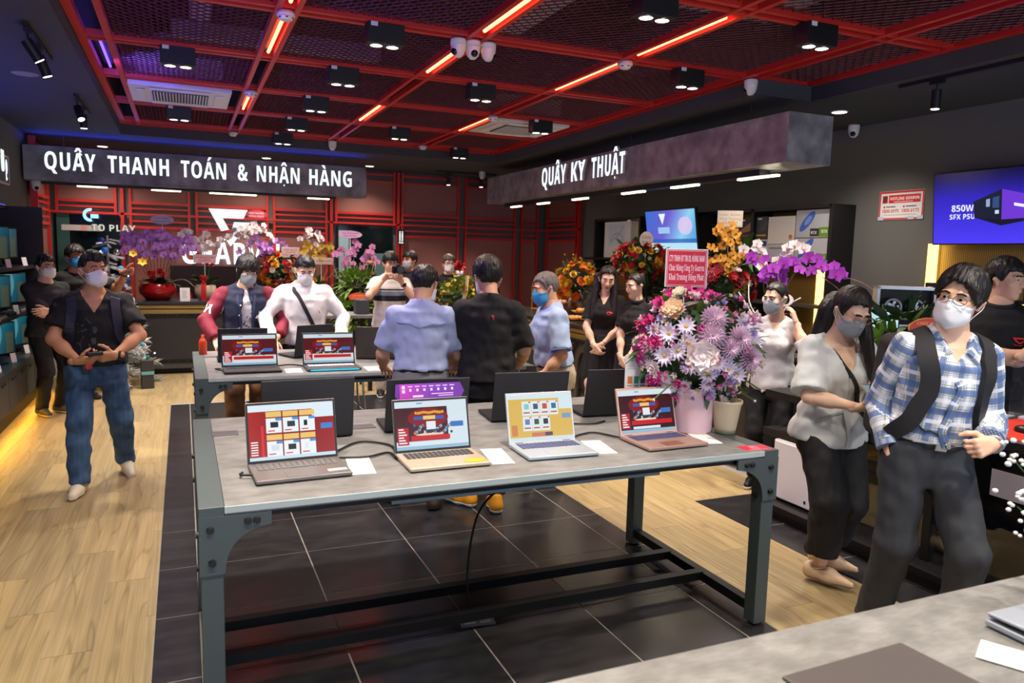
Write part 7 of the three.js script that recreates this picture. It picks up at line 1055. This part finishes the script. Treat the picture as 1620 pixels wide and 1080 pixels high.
// pink flower box on the near table
{
  const t = thing('flower_box', 'big pink and lilac bouquet in a pale pink round box', 'flowers', [2.45, 0.887, -3.21]);
  part('box', lathe([[0, 0], [0.108, 0], [0.112, 0.004], [0.128, 0.235], [0.122, 0.235], [0.115, 0.2], [0, 0.2]], 40), std(0xe2bfc6, 0.55), t);
  for (const [a, b, c] of [[0.06, 0.2, 0.03], [0.1, 0.16, 0.06]]) part('ribbon', ribbon(null, [V(0.1, 0.24, 0.07), V(a + 0.03, b, 0.13), V(a + 0.05, 0.1, 0.12 + c * 0.2), V(a + 0.06, 0.02, 0.115)], 0.024, 0.003, 16), std(0xe8c8cc, 0.5), t);
  part('ribbon_bow', [new THREE.TorusGeometry(0.035, 0.01, 6, 18).scale(1, 0.7, 1).rotateY(0.6).translate(0.12, 0.23, 0.1), new THREE.TorusGeometry(0.035, 0.01, 6, 18).scale(1, 0.7, 1).rotateY(-0.4).translate(0.18, 0.225, 0.06)], std(0xe8c8cc, 0.5), t);
  const C = V(0.06, 0.45, -0.04), R = V(0.34, 0.3, 0.3), F = toCam([2.5, 0, -3.3]), X = V(-F.z, 0, F.x).negate().normalize(); if (X.x < 0) X.negate();
  const put = (name, geo, mat, u, v, r, out = 1) => { const w = Math.sqrt(Math.max(0.03, 1 - u * u - v * v)), d = X.clone().multiplyScalar(u).add(V(0, v, 0)).addScaledVector(V(F.x, 0, F.z).normalize(), w); bloom(t, name, geo, mat, C.clone().add(d.clone().multiply(R).multiplyScalar(out)), d.clone().addScaledVector(F, 0.5), r); };
  put('rose', FL.rose, col.pale, 0.1, -0.06, 0.1, 1.06); put('rose', FL.rose, col.peach, -0.34, 0.6, 0.07, 1.02); put('rose', FL.rose, col.cream, -0.3, 0.86, 0.05);
  for (const [u, v, r] of [[0.25, 0.5, 0.075], [0.22, 0.24, 0.08], [0.62, 0.2, 0.075], [0.78, -0.12, 0.07], [0.5, 0.05, 0.06]]) put('chrysanthemum', FL.mum, col.lilac, u, v, r, 1.02);
  for (const [u, v, r] of [[-0.75, 0.4, 0.05], [-0.86, 0.3, 0.045], [-0.6, 0.1, 0.05], [-0.78, 0.05, 0.05], [-0.64, -0.6, 0.05], [-0.55, -0.52, 0.045], [-0.3, -0.86, 0.065], [-0.22, -0.9, 0.06], [-0.62, 0.72, 0.045], [-0.45, 0.82, 0.045], [-0.2, 0.92, 0.045], [0.0, 0.9, 0.04], [0.15, 0.88, 0.04], [-0.86, -0.25, 0.04], [-0.92, -0.1, 0.035]]) put('carnation', FL.carnation, rnd() < 0.6 ? col.magenta : col.hot, u, v, r);
  for (const [u, v, r] of [[-0.45, -0.12, 0.055], [-0.25, -0.02, 0.05], [-0.4, 0.25, 0.055], [-0.15, 0.38, 0.05], [0.2, -0.38, 0.05], [0.62, -0.42, 0.055], [0.5, -0.3, 0.045], [-0.05, -0.25, 0.05], [0.35, -0.2, 0.045], [-0.62, 0.28, 0.045], [-0.1, 0.12, 0.05], [0.86, 0.1, 0.05], [0.68, 0.45, 0.05]]) put('daisy', FL.daisy, col.lilacV, u, v, r);
  for (let i = 0; i < 84; i++) { const a = rnd() * 6.28, q = Math.sqrt(rr(0.05, 0.98)); put('small_bloom', FL.bud, pick([col.pink, col.pale, col.pink, col.lavender, col.cream]), Math.cos(a) * q, Math.sin(a) * q * 0.95, rr(0.02, 0.036), 1.04); }
  for (let i = 0; i < 26; i++) { const a = rnd() * 6.28, q = Math.sqrt(rr(0.1, 0.95)); put('daisy', FL.daisy, col.lilacV, Math.cos(a) * q, Math.sin(a) * q * 0.95, rr(0.03, 0.042), 0.97); }
  for (let i = 0; i < 16; i++) { const a = rnd() * 6.28, q = Math.sqrt(rr(0.1, 0.95)); put('carnation', FL.carnation, pick([col.pale, col.pink, col.lavender]), Math.cos(a) * q, Math.sin(a) * q * 0.95, rr(0.032, 0.045), 0.99); }
  for (let i = 0; i < 40; i++) { const d = V(rr(-1, 1), rr(-0.5, 1), rr(-1, 1)).normalize(); bloom(t, 'small_bloom', FL.bud, pick([col.pink, col.lilac, col.magenta, col.pale]), C.clone().add(d.clone().multiply(R)), d, rr(0.03, 0.05)); }
  for (let i = 0; i < 34; i++) { const a = rnd() * 6.28, q = rr(0.55, 1.0), d = X.clone().multiplyScalar(Math.cos(a) * q).add(V(0, Math.sin(a) * q * 0.9, 0)).addScaledVector(F, 0.5); leafOn(t, pick([M.leaf, M.leafDark, M.leafLight]), C.clone().add(d.clone().multiply(R).multiplyScalar(0.92)), d.add(V(0, rr(-0.4, 0.3), 0)), rr(0.07, 0.12)); }
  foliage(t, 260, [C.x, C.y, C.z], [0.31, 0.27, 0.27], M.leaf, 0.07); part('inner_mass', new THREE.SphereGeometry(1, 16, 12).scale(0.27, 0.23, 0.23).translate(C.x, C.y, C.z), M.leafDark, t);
  for (const [x, y, z] of [[0.42, 0.2, 0.05], [0.4, 0.14, 0.02], [-0.3, 0.2, 0.1]]) { part('stem', tube([[C.x, 0.3, 0], [x * 0.6, y + 0.08, z], [x, y, z]], 0.004, 10), M.stem, t); bloom(t, 'bud', FL.bud, col.pale, V(x, y, z), V(x, -0.3, z), 0.02); }
  messageCard(t, 0.225, 0.2, ['CTY TNHH ĐT TM DL HÙNG NAM', 'Chúc Mừng Công Ty Gearvn', 'Khai Trương Hồng Phát'], '#cf1f3c', '#f4dfe4', 0, [-0.03, 0.85, -0.06], -0.35, 0.6);
}
{ // beige pot at the edge of the near table
  const t = thing('flower_pot', 'plain beige pot with a few green leaves right behind the pink flower box', 'pot', [2.585, 0.887, -3.09]); part('pot', lathe([[0, 0], [0.05, 0], [0.056, 0.03], [0.075, 0.15], [0.082, 0.16], [0.082, 0.175], [0.07, 0.172], [0.065, 0.15], [0, 0.15]], 28), std(0xc9bda0, 0.6), t); part('soil', rod([0, 0.14, 0], [0, 0.155, 0], 0.066, 0.066, 20), M.brownBox, t); for (let i = 0; i < 6; i++) leafOn(t, M.leaf, V(0, 0.16, 0), V(Math.cos(i), 1.2, Math.sin(i)), 0.13);
}
// orchid arrangements
function orchids(t, sprays, mat, r, stemMat = M.stem) {              // sprays: [[points], number, spread]
  for (const [pts, n, spread, m2] of sprays) {
    const c = new THREE.CatmullRomCurve3(pts.map((p) => V(...p))); part('stem', new THREE.TubeGeometry(c, 16, 0.005, 5), stemMat, t);
    for (let i = 0; i < n; i++) { const p = c.getPoint(0.35 + 0.65 * (i + 0.5) / n), d = V(rr(-0.5, 0.5), rr(-0.1, 0.3), 1); bloom(t, 'blossom', FL.orchid, m2 || mat, p.add(V(rr(-spread, spread), rr(-spread, spread), rr(0, spread))), d, r * rr(0.85, 1.15), rr(-0.4, 0.4) + Math.PI); }
  }
}
{
  const t = thing('orchid_pot', 'deep purple and white orchids in a pale pot on the long counter', 'flowers', [4.62, 0.97, -4.98], -0.75);
  part('pot', lathe([[0, 0], [0.1, 0], [0.13, 0.05], [0.14, 0.14], [0.12, 0.2], [0.13, 0.21], [0.11, 0.21], [0, 0.19]], 28), std(0xc6bcd0, 0.45), t);
  orchids(t, [[[[0, 0.2, 0], [-0.1, 0.6, 0], [-0.12, 0.8, 0.05], [-0.28, 0.78, 0.1]], 5, 0.05], [[[0, 0.2, 0], [0, 0.6, 0], [0.0, 0.82, 0.05], [-0.1, 0.74, 0.1]], 6, 0.06], [[[0, 0.2, 0], [0.05, 0.6, 0], [0.1, 0.82, 0.05], [0.24, 0.76, 0.1]], 7, 0.06], [[[0, 0.2, 0], [0.08, 0.6, 0], [0.25, 0.84, 0.05], [0.44, 0.76, 0.1], [0.5, 0.68, 0.1]], 8, 0.04]], col.purpleV, 0.06);
  orchids(t, [[[[0, 0.2, -0.05], [-0.1, 0.75, -0.05], [-0.14, 0.93, 0.0], [-0.3, 0.9, 0.0]], 5, 0.03], [[[0, 0.2, -0.05], [0, 0.75, -0.05], [0.1, 0.95, 0.0], [0.24, 0.93, 0.0]], 7, 0.03]], col.whiteV, 0.055);
  for (const [a, l] of [[2.6, 0.34], [2.0, 0.26], [-0.4, 0.24], [3.4, 0.24], [1.2, 0.22]]) leafOn(t, a > 2.3 ? M.leafLight : M.leaf, V(0, 0.19, 0), V(Math.cos(a), 0.55, Math.sin(a) * 0.5 + 0.4), l);
  for (const p of [[[-0.02, 0.2, 0.06], [-0.2, 0.45, 0.1], [-0.22, 0.62, 0.08]], [[0.0, 0.2, 0.06], [0.06, 0.5, 0.06], [0.0, 0.72, 0.04]], [[0, 0.2, 0.06], [-0.12, 0.3, 0.1], [-0.3, 0.55, 0.1]], [[0, 0.2, 0.06], [0.1, 0.45, 0.08], [0.2, 0.52, 0.1]]]) part('twig', tube(p, 0.006, 10), M.paper, t);
  for (const p of [[[0.45, 0.72, 0.1], [0.65, 0.66, 0.12], [0.85, 0.52, 0.12]], [[0.35, 0.7, 0.1], [0.5, 0.58, 0.1], [0.56, 0.42, 0.1]]]) part('twig', tube(p, 0.004, 10), std(0x7a4a5a, 0.7), t);
  part('ribbon_bow', [petalGeo(0.2, 0.1, 0.3, 0.1).rotateY(2.2).translate(-0.04, 0.36, 0.14), petalGeo(0.2, 0.1, 0.3, 0.1).rotateX(-1.2).translate(-0.04, 0.36, 0.14), petalGeo(0.22, 0.09, 0.3, -0.2).rotateX(0.9).rotateY(-0.6).translate(-0.04, 0.36, 0.14)], std(0xd2569a, 0.5), t);
  messageCard(t, 0.25, 0.13, ['CTY BẢO MINH', 'CHÚC MỪNG KHAI TRƯƠNG'], '#efe6ea', '#b8405a', 0xe9e2e6, [0.02, 0.5, 0.16], 0.1);
}
const BC = 1.02, BZ = -11.82;
function pot(t, r, h, mat) { return part('pot', lathe([[0, 0], [r * 0.6, 0], [r * 0.95, h * 0.4], [r, h * 0.7], [r * 0.88, h], [r * 0.8, h], [r * 0.8, h * 0.9], [0, h * 0.88]], 28), mat, t); }
{
  const t = thing('orchid_pot', 'glossy red bowl with a broad mass of purple orchids', 'flowers', [-0.33, BC, BZ]); pot(t, 0.25, 0.24, std(0xa5121a, 0.2));
  const sp = []; for (let i = 0; i < 11; i++) { const x = -0.42 + i * 0.085; sp.push([[[x * 0.2, 0.2, 0], [x * 0.6, 0.6, 0], [x * 0.9, 0.93 - Math.abs(x) * 0.15, 0.05], [x * 1.1, 0.66, 0.18]], 9, 0.07]); } orchids(t, sp, col.violetV, 0.06);
  for (let i = 0; i < 9; i++) leafOn(t, pick([M.leaf, M.leafDark]), V(0, 0.22, 0.05), V(Math.cos(i * 0.8 - 0.4) * 1.2, 0.35 + (i % 3) * 0.4, Math.abs(Math.sin(i)) + 0.2), 0.3); for (let i = 0; i < 8; i++) bloom(t, 'red_bloom', FL.carnation, col.red, V(rr(-0.12, 0.12), rr(0.3, 0.42), rr(0.12, 0.2)), V(0, 0.4, 1), 0.05);
  for (const p of [[[0.1, 0.25, 0.1], [0.35, 0.3, 0.15], [0.5, 0.18, 0.2]], [[-0.1, 0.25, 0.1], [-0.3, 0.38, 0.12], [-0.42, 0.34, 0.12]]]) part('twig', tube(p, 0.006, 10), M.twig, t); messageCard(t, 0.3, 0.13, ['CHÚC MỪNG', 'KHAI TRƯƠNG'], '#b9b2cc', '#7a5a98', 0xbfb8d0, [0.08, 1.13, 0.1], 0, 0.8);
}
{
  const t = thing('orchid_pot', 'cream pot of white orchids tied with a long red bow', 'flowers', [0.3, BC, BZ]); pot(t, 0.15, 0.22, std(0xcdbf9f, 0.5));
  orchids(t, [[[[0, 0.2, 0], [-0.05, 0.7, 0], [-0.18, 0.96, 0.05], [-0.34, 0.94, 0.1]], 8, 0.03], [[[0, 0.2, 0], [0.0, 0.7, 0], [0.02, 0.92, 0.05], [0.12, 0.82, 0.12]], 7, 0.06], [[[0, 0.2, 0], [0.15, 0.75, 0], [0.42, 0.98, 0.02], [0.72, 1.05, 0.06]], 12, 0.04], [[[0, 0.2, 0], [-0.02, 0.65, 0], [-0.08, 0.86, 0.05], [-0.16, 0.76, 0.12]], 6, 0.05]], col.whiteV, 0.058);
  for (let i = 0; i < 6; i++) bloom(t, 'red_bloom', FL.carnation, col.red, V(rr(-0.14, 0.16), rr(0.48, 0.72), 0.05), V(0, 0.3, 1), 0.035); for (let i = 0; i < 8; i++) leafOn(t, M.leafDark, V(0, 0.2, 0), V(Math.cos(i * 0.8), 0.9, Math.sin(i * 0.8) * 0.6 + 0.2), 0.24);
  part('ribbon_bow', [...[0.5, 2.6, -0.5, 3.6].map((a) => petalGeo(0.12, 0.1, 0.4, 0.3).rotateX(-0.6).rotateY(a).translate(-0.03, 0.27, 0.14)), sph(0.03, -0.03, 0.27, 0.15)], std(0xc01018, 0.5), t); part('ribbon', ribbon(null, [V(-0.03, 0.26, 0.15), V(-0.035, 0.15, 0.165), V(-0.03, 0.0, 0.16)], 0.07, 0.004, 10), std(0xc01018, 0.5), t);
  messageCard(t, 0.3, 0.12, ['CHÚC MỪNG KHAI TRƯƠNG', 'GEARVN'], '#d9aeb0', '#a83444', 0, [-0.01, 0.6, 0.14], 0, 0.3);
}
{
  const t = thing('orchid_pot', 'tall white and pale violet orchids with an oval red card behind the varsity jacket', 'flowers', [0.98, BC, BZ - 0.05]); pot(t, 0.14, 0.2, std(0x8b8275, 0.6));
  orchids(t, [[[[0, 0.2, 0], [-0.05, 0.8, 0], [0.02, 1.1, 0.02], [0.24, 0.95, 0.08]], 13, 0.06], [[[0, 0.2, 0], [-0.1, 0.8, 0], [-0.2, 1.02, 0.02], [-0.3, 0.98, 0.06]], 7, 0.05]], col.whiteV, 0.058); orchids(t, [[[[0, 0.2, 0], [0.05, 0.6, 0.04], [0.08, 0.88, 0.08], [-0.2, 0.72, 0.12]], 10, 0.06], [[[0, 0.2, 0], [0.1, 0.6, 0.04], [0.2, 0.8, 0.08], [0.34, 0.55, 0.12]], 12, 0.05], [[[0, 0.2, 0], [0.12, 0.6, 0.04], [0.32, 0.88, 0.08], [0.45, 0.8, 0.12]], 5, 0.03]], col.violetV, 0.056);
  foliage(t, 60, [0, 0.45, 0.05], [0.2, 0.22, 0.12], std(0x7c7d62, 0.7), 0.1); messageCard(t, 0.3, 0.14, ['KHAI TRƯƠNG', 'HỒNG PHÁT'], '#b33a46', '#e8c8cc', 0xa8323e, [0.03, 1.26, 0.08], 0, 0.9);
}
function bouquet(label, pos, C, R, kinds, n, r, leafMat, extra) {
  const t = thing('flower_bouquet', label, 'flowers', pos), F = toCam(pos);
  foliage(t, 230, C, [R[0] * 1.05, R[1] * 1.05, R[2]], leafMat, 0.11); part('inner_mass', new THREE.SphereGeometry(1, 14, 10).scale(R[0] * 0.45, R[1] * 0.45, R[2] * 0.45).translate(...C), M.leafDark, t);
  for (let i = 0; i < Math.round(n * 1.35); i++) { const d = V(rr(-1, 1), rr(-0.95, 1), rr(-0.7, 0.7)).normalize().addScaledVector(F, 0.55).normalize(), k = pick(kinds); bloom(t, k[2] || 'flower', k[0], k[1], V(...C).add(d.clone().multiply(V(...R))), d, r * rr(0.75, 1.25)); }
  if (extra) extra(t); return t;
}
const rosesRO = [[FL.rose, col.red, 'rose'], [FL.rose, col.orange, 'rose'], [FL.carnation, col.orange, 'carnation'], [FL.carnation, col.cream, 'carnation'], [FL.carnation, col.yellow, 'carnation']];
bouquet('round bouquet of orange, yellow and dark red flowers on the back counter', [1.36, BC, BZ], [0, 0.45, 0], [0.3, 0.26, 0.2], rosesRO, 46, 0.06, M.leafDark, (t) => { part('wrap', lathe([[0.05, 0], [0.09, 0], [0.2, 0.3], [0.17, 0.32]], 20), std(0x7d1420, 0.5), t); messageCard(t, 0.26, 0.15, ['CHÚC MỪNG', 'GEARVN', 'Khai Trương'], '#d8c4c0', '#c84a3a', 0, [0.12, 0.72, 0.12], 0, 0.5); });
{
  const t = thing('orchid_pot', 'yellow and white orchids over a speckled green pot behind the white sweater', 'flowers', [1.86, BC, BZ]); pot(t, 0.17, 0.24, std(0x3c4238, 0.6));
  orchids(t, [[[[0, 0.2, 0], [-0.05, 0.75, 0], [-0.1, 1.02, 0.02], [-0.25, 0.92, 0.06]], 7, 0.05], [[[0, 0.2, 0], [0.05, 0.75, 0], [0.08, 1.0, 0.02], [0.0, 0.86, 0.08]], 7, 0.05]], col.whiteV, 0.058); orchids(t, [[[[0, 0.2, 0], [-0.05, 0.6, 0.03], [-0.12, 0.84, 0.05], [-0.22, 0.74, 0.1]], 7, 0.05], [[[0, 0.2, 0], [0.0, 0.55, 0.03], [0.05, 0.8, 0.05], [0.0, 0.6, 0.1]], 9, 0.06], [[[0, 0.2, 0], [0.08, 0.55, 0.03], [0.18, 0.84, 0.05], [0.26, 0.74, 0.1]], 6, 0.04]], col.yellowV, 0.056);
  for (let i = 0; i < 6; i++) bloom(t, 'gold_bloom', FL.bud, col.yellow, V(rr(-0.06, 0.1), rr(0.28, 0.36), 0.14), V(0, 0.3, 1), 0.05); for (const a of [-0.9, -0.5, 0.5, 0.9]) part('twig', tube([[0, 0.2, 0.08], [a * 0.2, 0.35, 0.12], [a * 0.35, 0.5, 0.12]], 0.005, 8), M.twig, t); for (let i = 0; i < 6; i++) leafOn(t, M.leaf, V(0, 0.22, 0), V(Math.cos(i), 0.8, Math.sin(i) * 0.5 + 0.3), 0.22); messageCard(t, 0.36, 0.1, ['CHÚC MỪNG KHAI TRƯƠNG'], '#dcd2bc', '#a8402c', 0, [0.07, 0.6, 0.13], 0, 0.3);
}
{
  const t = thing('orchid_stand', 'dusty pink orchids above a cascade of light green leaves', 'flowers', [2.28, 0, -11.1]);
  part('stand', [rod([0, 0, 0], [0, 1.1, 0], 0.03, 0.03, 10), rod([0, 0, 0], [0, 0.03, 0], 0.18, 0.16, 20)], M.steelDark, t); pot(t, 0.16, 0.2, M.steelDark).position.y = 1.05;
  orchids(t, [[[[0, 1.2, 0], [-0.1, 1.5, 0], [-0.15, 1.8, 0.03], [-0.32, 1.7, 0.08]], 9, 0.06], [[[0, 1.2, 0], [0.0, 1.55, 0], [0.05, 1.86, 0.03], [-0.05, 1.66, 0.1]], 10, 0.07], [[[0, 1.2, 0], [0.1, 1.5, 0], [0.2, 1.8, 0.03], [0.36, 1.62, 0.1]], 10, 0.07]], col.dustyV, 0.056);
  for (const a of [-1, -0.6, -0.2, 0.3, 0.7, 1]) part('twig', tube([[0, 1.2, 0.08], [a * 0.22, 1.38, 0.1], [a * 0.3, 1.62, 0.1]], 0.006, 8), M.twig, t); foliage(t, 150, [0.05, 1.28, 0.08], [0.26, 0.22, 0.16], M.leafLight, 0.16); foliage(t, 170, [-0.02, 0.85, 0.1], [0.24, 0.3, 0.14], M.leafLight, 0.17); messageCard(t, 0.28, 0.12, ['CHÚC MỪNG', 'KHAI TRƯƠNG'], '#cf4a2a', '#f2b06a', 0xd8602a, [0.02, 1.13, 0.3], 0.1); messageCard(t, 0.34, 0.11, ['CHÚC MỪNG GEARVN', 'KHAI TRƯƠNG'], '#c9a0c4', '#8a2f6a', 0xc79cc2, [-0.05, 2.02, 0.1], 0, 1.5);
}
for (const [x, s] of [[0.02, 'small white card standing beside the red bowl on the back counter'], [1.2, 'small white card standing between the two young men on the back counter']]) { const c = thing('standing_card', s, 'card', [x, BC, BZ + 0.26]); part('sheet', box(0.13, 0.19, 0.004).rotateX(-0.12).translate(0, 0.096, 0), M.paper, c); part('print', plane(0.1, 0.14).rotateX(-0.12).translate(0, 0.098, 0.004), std(0xffffff, 0.7, 0, { map: canvasTex(64, 90, (q, w, h) => { q.fillStyle = '#e9e7e4'; q.fillRect(0, 0, w, h); q.fillStyle = '#888'; for (let i = 0; i < 7; i++) q.fillRect(10, 12 + i * 10, 30 + (i * 11) % 14, 3); }) }), c); part('foot', box(0.1, 0.008, 0.05, 0, 0.004, -0.015), M.white, c); }
// arrangements along the right
bouquet('yellow and orange flower arrangement among the pastry trays on the long counter', [4.98, 0.97, -9.2], [0, 0.42, 0], [0.3, 0.3, 0.26], [[FL.rose, col.orange, 'rose'], [FL.carnation, col.yellow, 'carnation'], [FL.bud, col.yellow, 'bud'], [FL.carnation, col.orange, 'carnation'], [FL.mum, col.yellow, 'chrysanthemum']], 54, 0.065, std(0x66735a, 0.6), (t) => { part('vase', lathe([[0, 0], [0.09, 0], [0.11, 0.1], [0.09, 0.2], [0.08, 0.2], [0, 0.18]], 20), M.silver, t); for (const [x, y] of [[-0.25, 0.75], [-0.05, 0.85], [0.25, 0.72]]) part('spike', rod([x * 0.3, 0.4, 0], [x, y, 0.05], 0.006), M.leafLight, t); for (let i = 0; i < 12; i++) bloom(t, 'bud', FL.bud, col.yellow, V(rr(-0.28, 0.28), rr(0.66, 0.84), 0.04), V(0, 0.5, 1), 0.03); });
function standFlowers(label, pos, top, R, kinds, n, r, leafMat, extra) { return bouquet(label, pos, [0, top, 0], R, kinds, n, r, leafMat, (t) => { for (const [x, z] of [[-0.16, 0.1], [0.16, 0.1], [0, -0.18]]) part('stand_leg', rod([x * 1.4, 0, z * 1.4], [x * 0.2, top, z * 0.2], 0.012), M.steelDark, t); extra && extra(t); }); }
standFlowers('tall red and yellow flower stand with a round white tag', [5.35, 0, -8.2], 1.75, [0.36, 0.24, 0.24], [[FL.rose, col.red, 'rose'], [FL.carnation, col.yellow, 'carnation'], [FL.carnation, col.red, 'carnation'], [FL.bud, col.cream, 'bud']], 60, 0.055, M.leaf, (t) => { messageCard(t, 0.17, 0.2, ['Chúc', 'Mừng'], '#e6e2da', '#999999', 0xe6e2da, [0.0, 2.02, 0.12], -0.5, 1.7); foliage(t, 120, [0.5, 1.35, 0.1], [0.4, 0.3, 0.2], M.leafDark, 0.22); });
standFlowers('tall stand of golden orchids over dark red roses behind the greeting card', [5.3, 0, -6.55], 1.5, [0.4, 0.28, 0.26], [[FL.rose, col.red, 'rose'], [FL.rose, CM(0x7d0f18), 'rose'], [FL.bud, col.pale, 'bud']], 34, 0.075, M.leafDark, (t) => { for (let i = 0; i < 44; i++) { const a = rnd() * 6.28, q = Math.sqrt(rnd()); bloom(t, 'golden_bloom', FL.orchid, col.goldV, V(-0.06 + Math.cos(a) * q * 0.24, 1.9 + Math.sin(a) * q * 0.26, rr(0.08, 0.2)), V(rr(-0.6, 0.2), 0.2, 1), 0.055); } foliage(t, 60, [0.22, 1.85, 0], [0.22, 0.16, 0.14], M.leaf, 0.16); messageCard(t, 0.26, 0.17, ['CHÚC MỪNG', 'Khai Trương', 'GEARVN'], '#e8e4d6', '#b9b2a6', 0, [0.0, 2.22, 0.1], -0.55, 1.7); });
standFlowers('yellow green flower stand with a long curved pale spathe', [3.35, 0, -9.4], 1.15, [0.26, 0.36, 0.22], [[FL.bud, col.yellow, 'bud'], [FL.orchid, col.yellowV, 'orchid'], [FL.bud, col.yellow, 'bud']], 60, 0.04, M.leafLight, (t) => { bloom(t, 'red_bloom', FL.carnation, col.red, V(-0.05, 1.62, 0.1), V(0, 0.5, 1), 0.09); part('spathe', tube([[-0.2, 0.85, 0.2], [-0.12, 1.05, 0.22], [0.0, 1.25, 0.2], [0.05, 1.5, 0.15]], 0.025, 20), std(0xd0b48a, 0.6), t); for (let i = 0; i < 5; i++) leafOn(t, M.leaf, V(-0.15, 0.6, 0.15), V(rr(-0.6, 0.3), 1.2, 0.4), 0.4); });
{ // potted greenery with a red oval card
  const t = thing('potted_plant', 'leafy green plant with an orange red oval card behind the woman with the phone', 'plant', [4.18, 0.902, -3.35]); pot(t, 0.09, 0.14, M.steelDark); foliage(t, 170, [0, 0.28, 0], [0.2, 0.24, 0.18], M.leafLight, 0.14); foliage(t, 50, [0.1, 0.5, -0.05], [0.25, 0.1, 0.15], M.leafDark, 0.14); messageCard(t, 0.25, 0.135, ['CHÚC MỪNG', 'GEARVN', 'Khai Trương'], '#d3482a', '#f0b45a', 0xe0a040, [-0.04, 0.5, 0.2], -0.5);
}
{ // baby's breath at the right edge, close to the camera
  const t = thing('flower_vase', 'spray of tiny white flowers in a glass near the camera', 'flowers', [2.2, 0.892, -1.22]); part('vase', lathe([[0, 0], [0.035, 0], [0.04, 0.1], [0.03, 0.11], [0, 0.01]], 18), phys({ color: 0xf0f6f2, transmission: 0.9, thickness: 0.01, roughness: 0.05 }), t);
  const heads = []; for (let i = 0; i < 16; i++) { const e = V(rr(-0.2, 0.08), rr(0.2, 0.4), rr(-0.14, 0.1)); part('stem', tube([[0, 0.05, 0], [e.x * 0.4, e.y * 0.7, e.z * 0.4], e.toArray()], 0.0018, 8, 4), M.stem, t); for (let k = 0; k < 10; k++) heads.push(new THREE.SphereGeometry(rr(0.005, 0.009), 7, 5).scale(1, 0.8, 1).translate(e.x + rr(-0.04, 0.04), e.y + rr(-0.04, 0.04), e.z + rr(-0.04, 0.04))); }
  part('blossoms', heads, M.white, t).userData.kind = 'stuff';
}
// silver christmas tree with presents
{
  const t = thing('christmas_tree', 'frosted silver white christmas tree with blue baubles behind the man in jeans', 'christmas tree', [-0.86, 0, -10.75]); part('trunk', rod([0, 0, 0], [0, 1.9, 0], 0.04, 0.012, 10), M.twig, t); part('base', rod([0, 0, 0], [0, 0.05, 0], 0.2, 0.16, 20), M.steelDark, t);
  const needles = (n, l) => { const gs = [rod([0, 0, 0], [0, -0.03, l], 0.006, 0.003, 5)]; for (let i = 0; i < n; i++) { const z = l * (0.15 + 0.85 * i / n), a = i * 2.4; gs.push(new THREE.ConeGeometry(0.013, 0.09, 4).translate(0, 0.04, 0).rotateX(1.0).rotateZ(a).translate(0, -0.03 * z / l, z)); } return merge(gs); };
  const kinds = [needles(44, 0.42), needles(38, 0.36)], mats = [std(0xd4d8d6, 0.8), std(0xa7b0ae, 0.8), std(0xeeeeec, 0.8)];
  for (let k = 0; k < 12; k++) { const y = 0.22 + k * 0.145, R = 1.35 - k * 0.09, n = 13 - Math.floor(k * 0.7); for (let i = 0; i < n; i++) { const m = part('branch', pick(kinds), pick(mats), t); m.position.y = y + rr(-0.04, 0.04); m.rotation.set(0, i * 6.283 / n + k * 0.7, 0); m.rotateX(rr(0.05, 0.3)); m.scale.setScalar(R * rr(0.85, 1.1)); } }
  const bm = [std(0x2f6fc8, 0.2, 0.3), std(0x63b4d8, 0.2, 0.3), M.chrome, std(0xd8dce0, 0.3), std(0x1d3f8a, 0.2, 0.3)]; for (let i = 0; i < 42; i++) { const y = rr(0.35, 1.85), r = (0.56 - y * 0.26) * rr(0.8, 1), a = rr(-0.6, 3.7); part('bauble', sph(rr(0.028, 0.048), r * Math.cos(a), y, r * Math.sin(a), 12, 8), pick(bm), t); }
  part('yellow_flower', [merge(ring(petalGeo(0.06, 0.045, 0.3, 0.1), 6, 0.3, 0.01)).rotateX(1.2).translate(0.4, 1.58, 0.22), merge(ring(petalGeo(0.05, 0.05, 0.3, 0.1), 6, 0.3, 0.01)).rotateX(1.2).translate(0.3, 1.68, 0.25)], col.yellow, t); for (let i = 0; i < 14; i++) part('fairy_light', sph(0.012, (0.5 - i * 0.025) * Math.cos(i * 1.3), 0.4 + i * 0.1, Math.abs((0.5 - i * 0.025) * Math.sin(i * 1.3)), 6, 5), glow(0xaad4ff, 3), t);
  const gift = (label, x, z, w, h, d) => { const g = thing('gift_box', label, 'gift box', [x, 0, z], 0.15, 'presents under the silver tree'); part('carton', rbox(w, h, d, 0.006, 0, h / 2, 0), std(0x3a3b3b, 0.6), g); part('ribbon_band', [rbox(w + 0.006, 0.04, d + 0.006, 0.002, 0, h * 0.55, 0)], std(0x6fb8b8, 0.5), g); part('ribbon_bow', [0.4, 2.4, 4.2].map((a) => petalGeo(0.07, 0.05, 0.4, 0.4).rotateX(-0.5).rotateY(a).translate(0, h, 0)), std(0x6fb8b8, 0.5), g); };
  gift('tall dark gift box with a teal band nearest the counter', -0.44, -10.42, 0.14, 0.36, 0.14); gift('dark gift box with a teal band half hidden by the man in jeans', -0.74, -10.25, 0.15, 0.34, 0.14); gift('small dark gift box with a teal band left under the silver tree', -1.3, -10.45, 0.16, 0.2, 0.16);
}
scene.traverse((o) => { if (o.isMesh) shade(o); });
renderer.render(scene, camera);
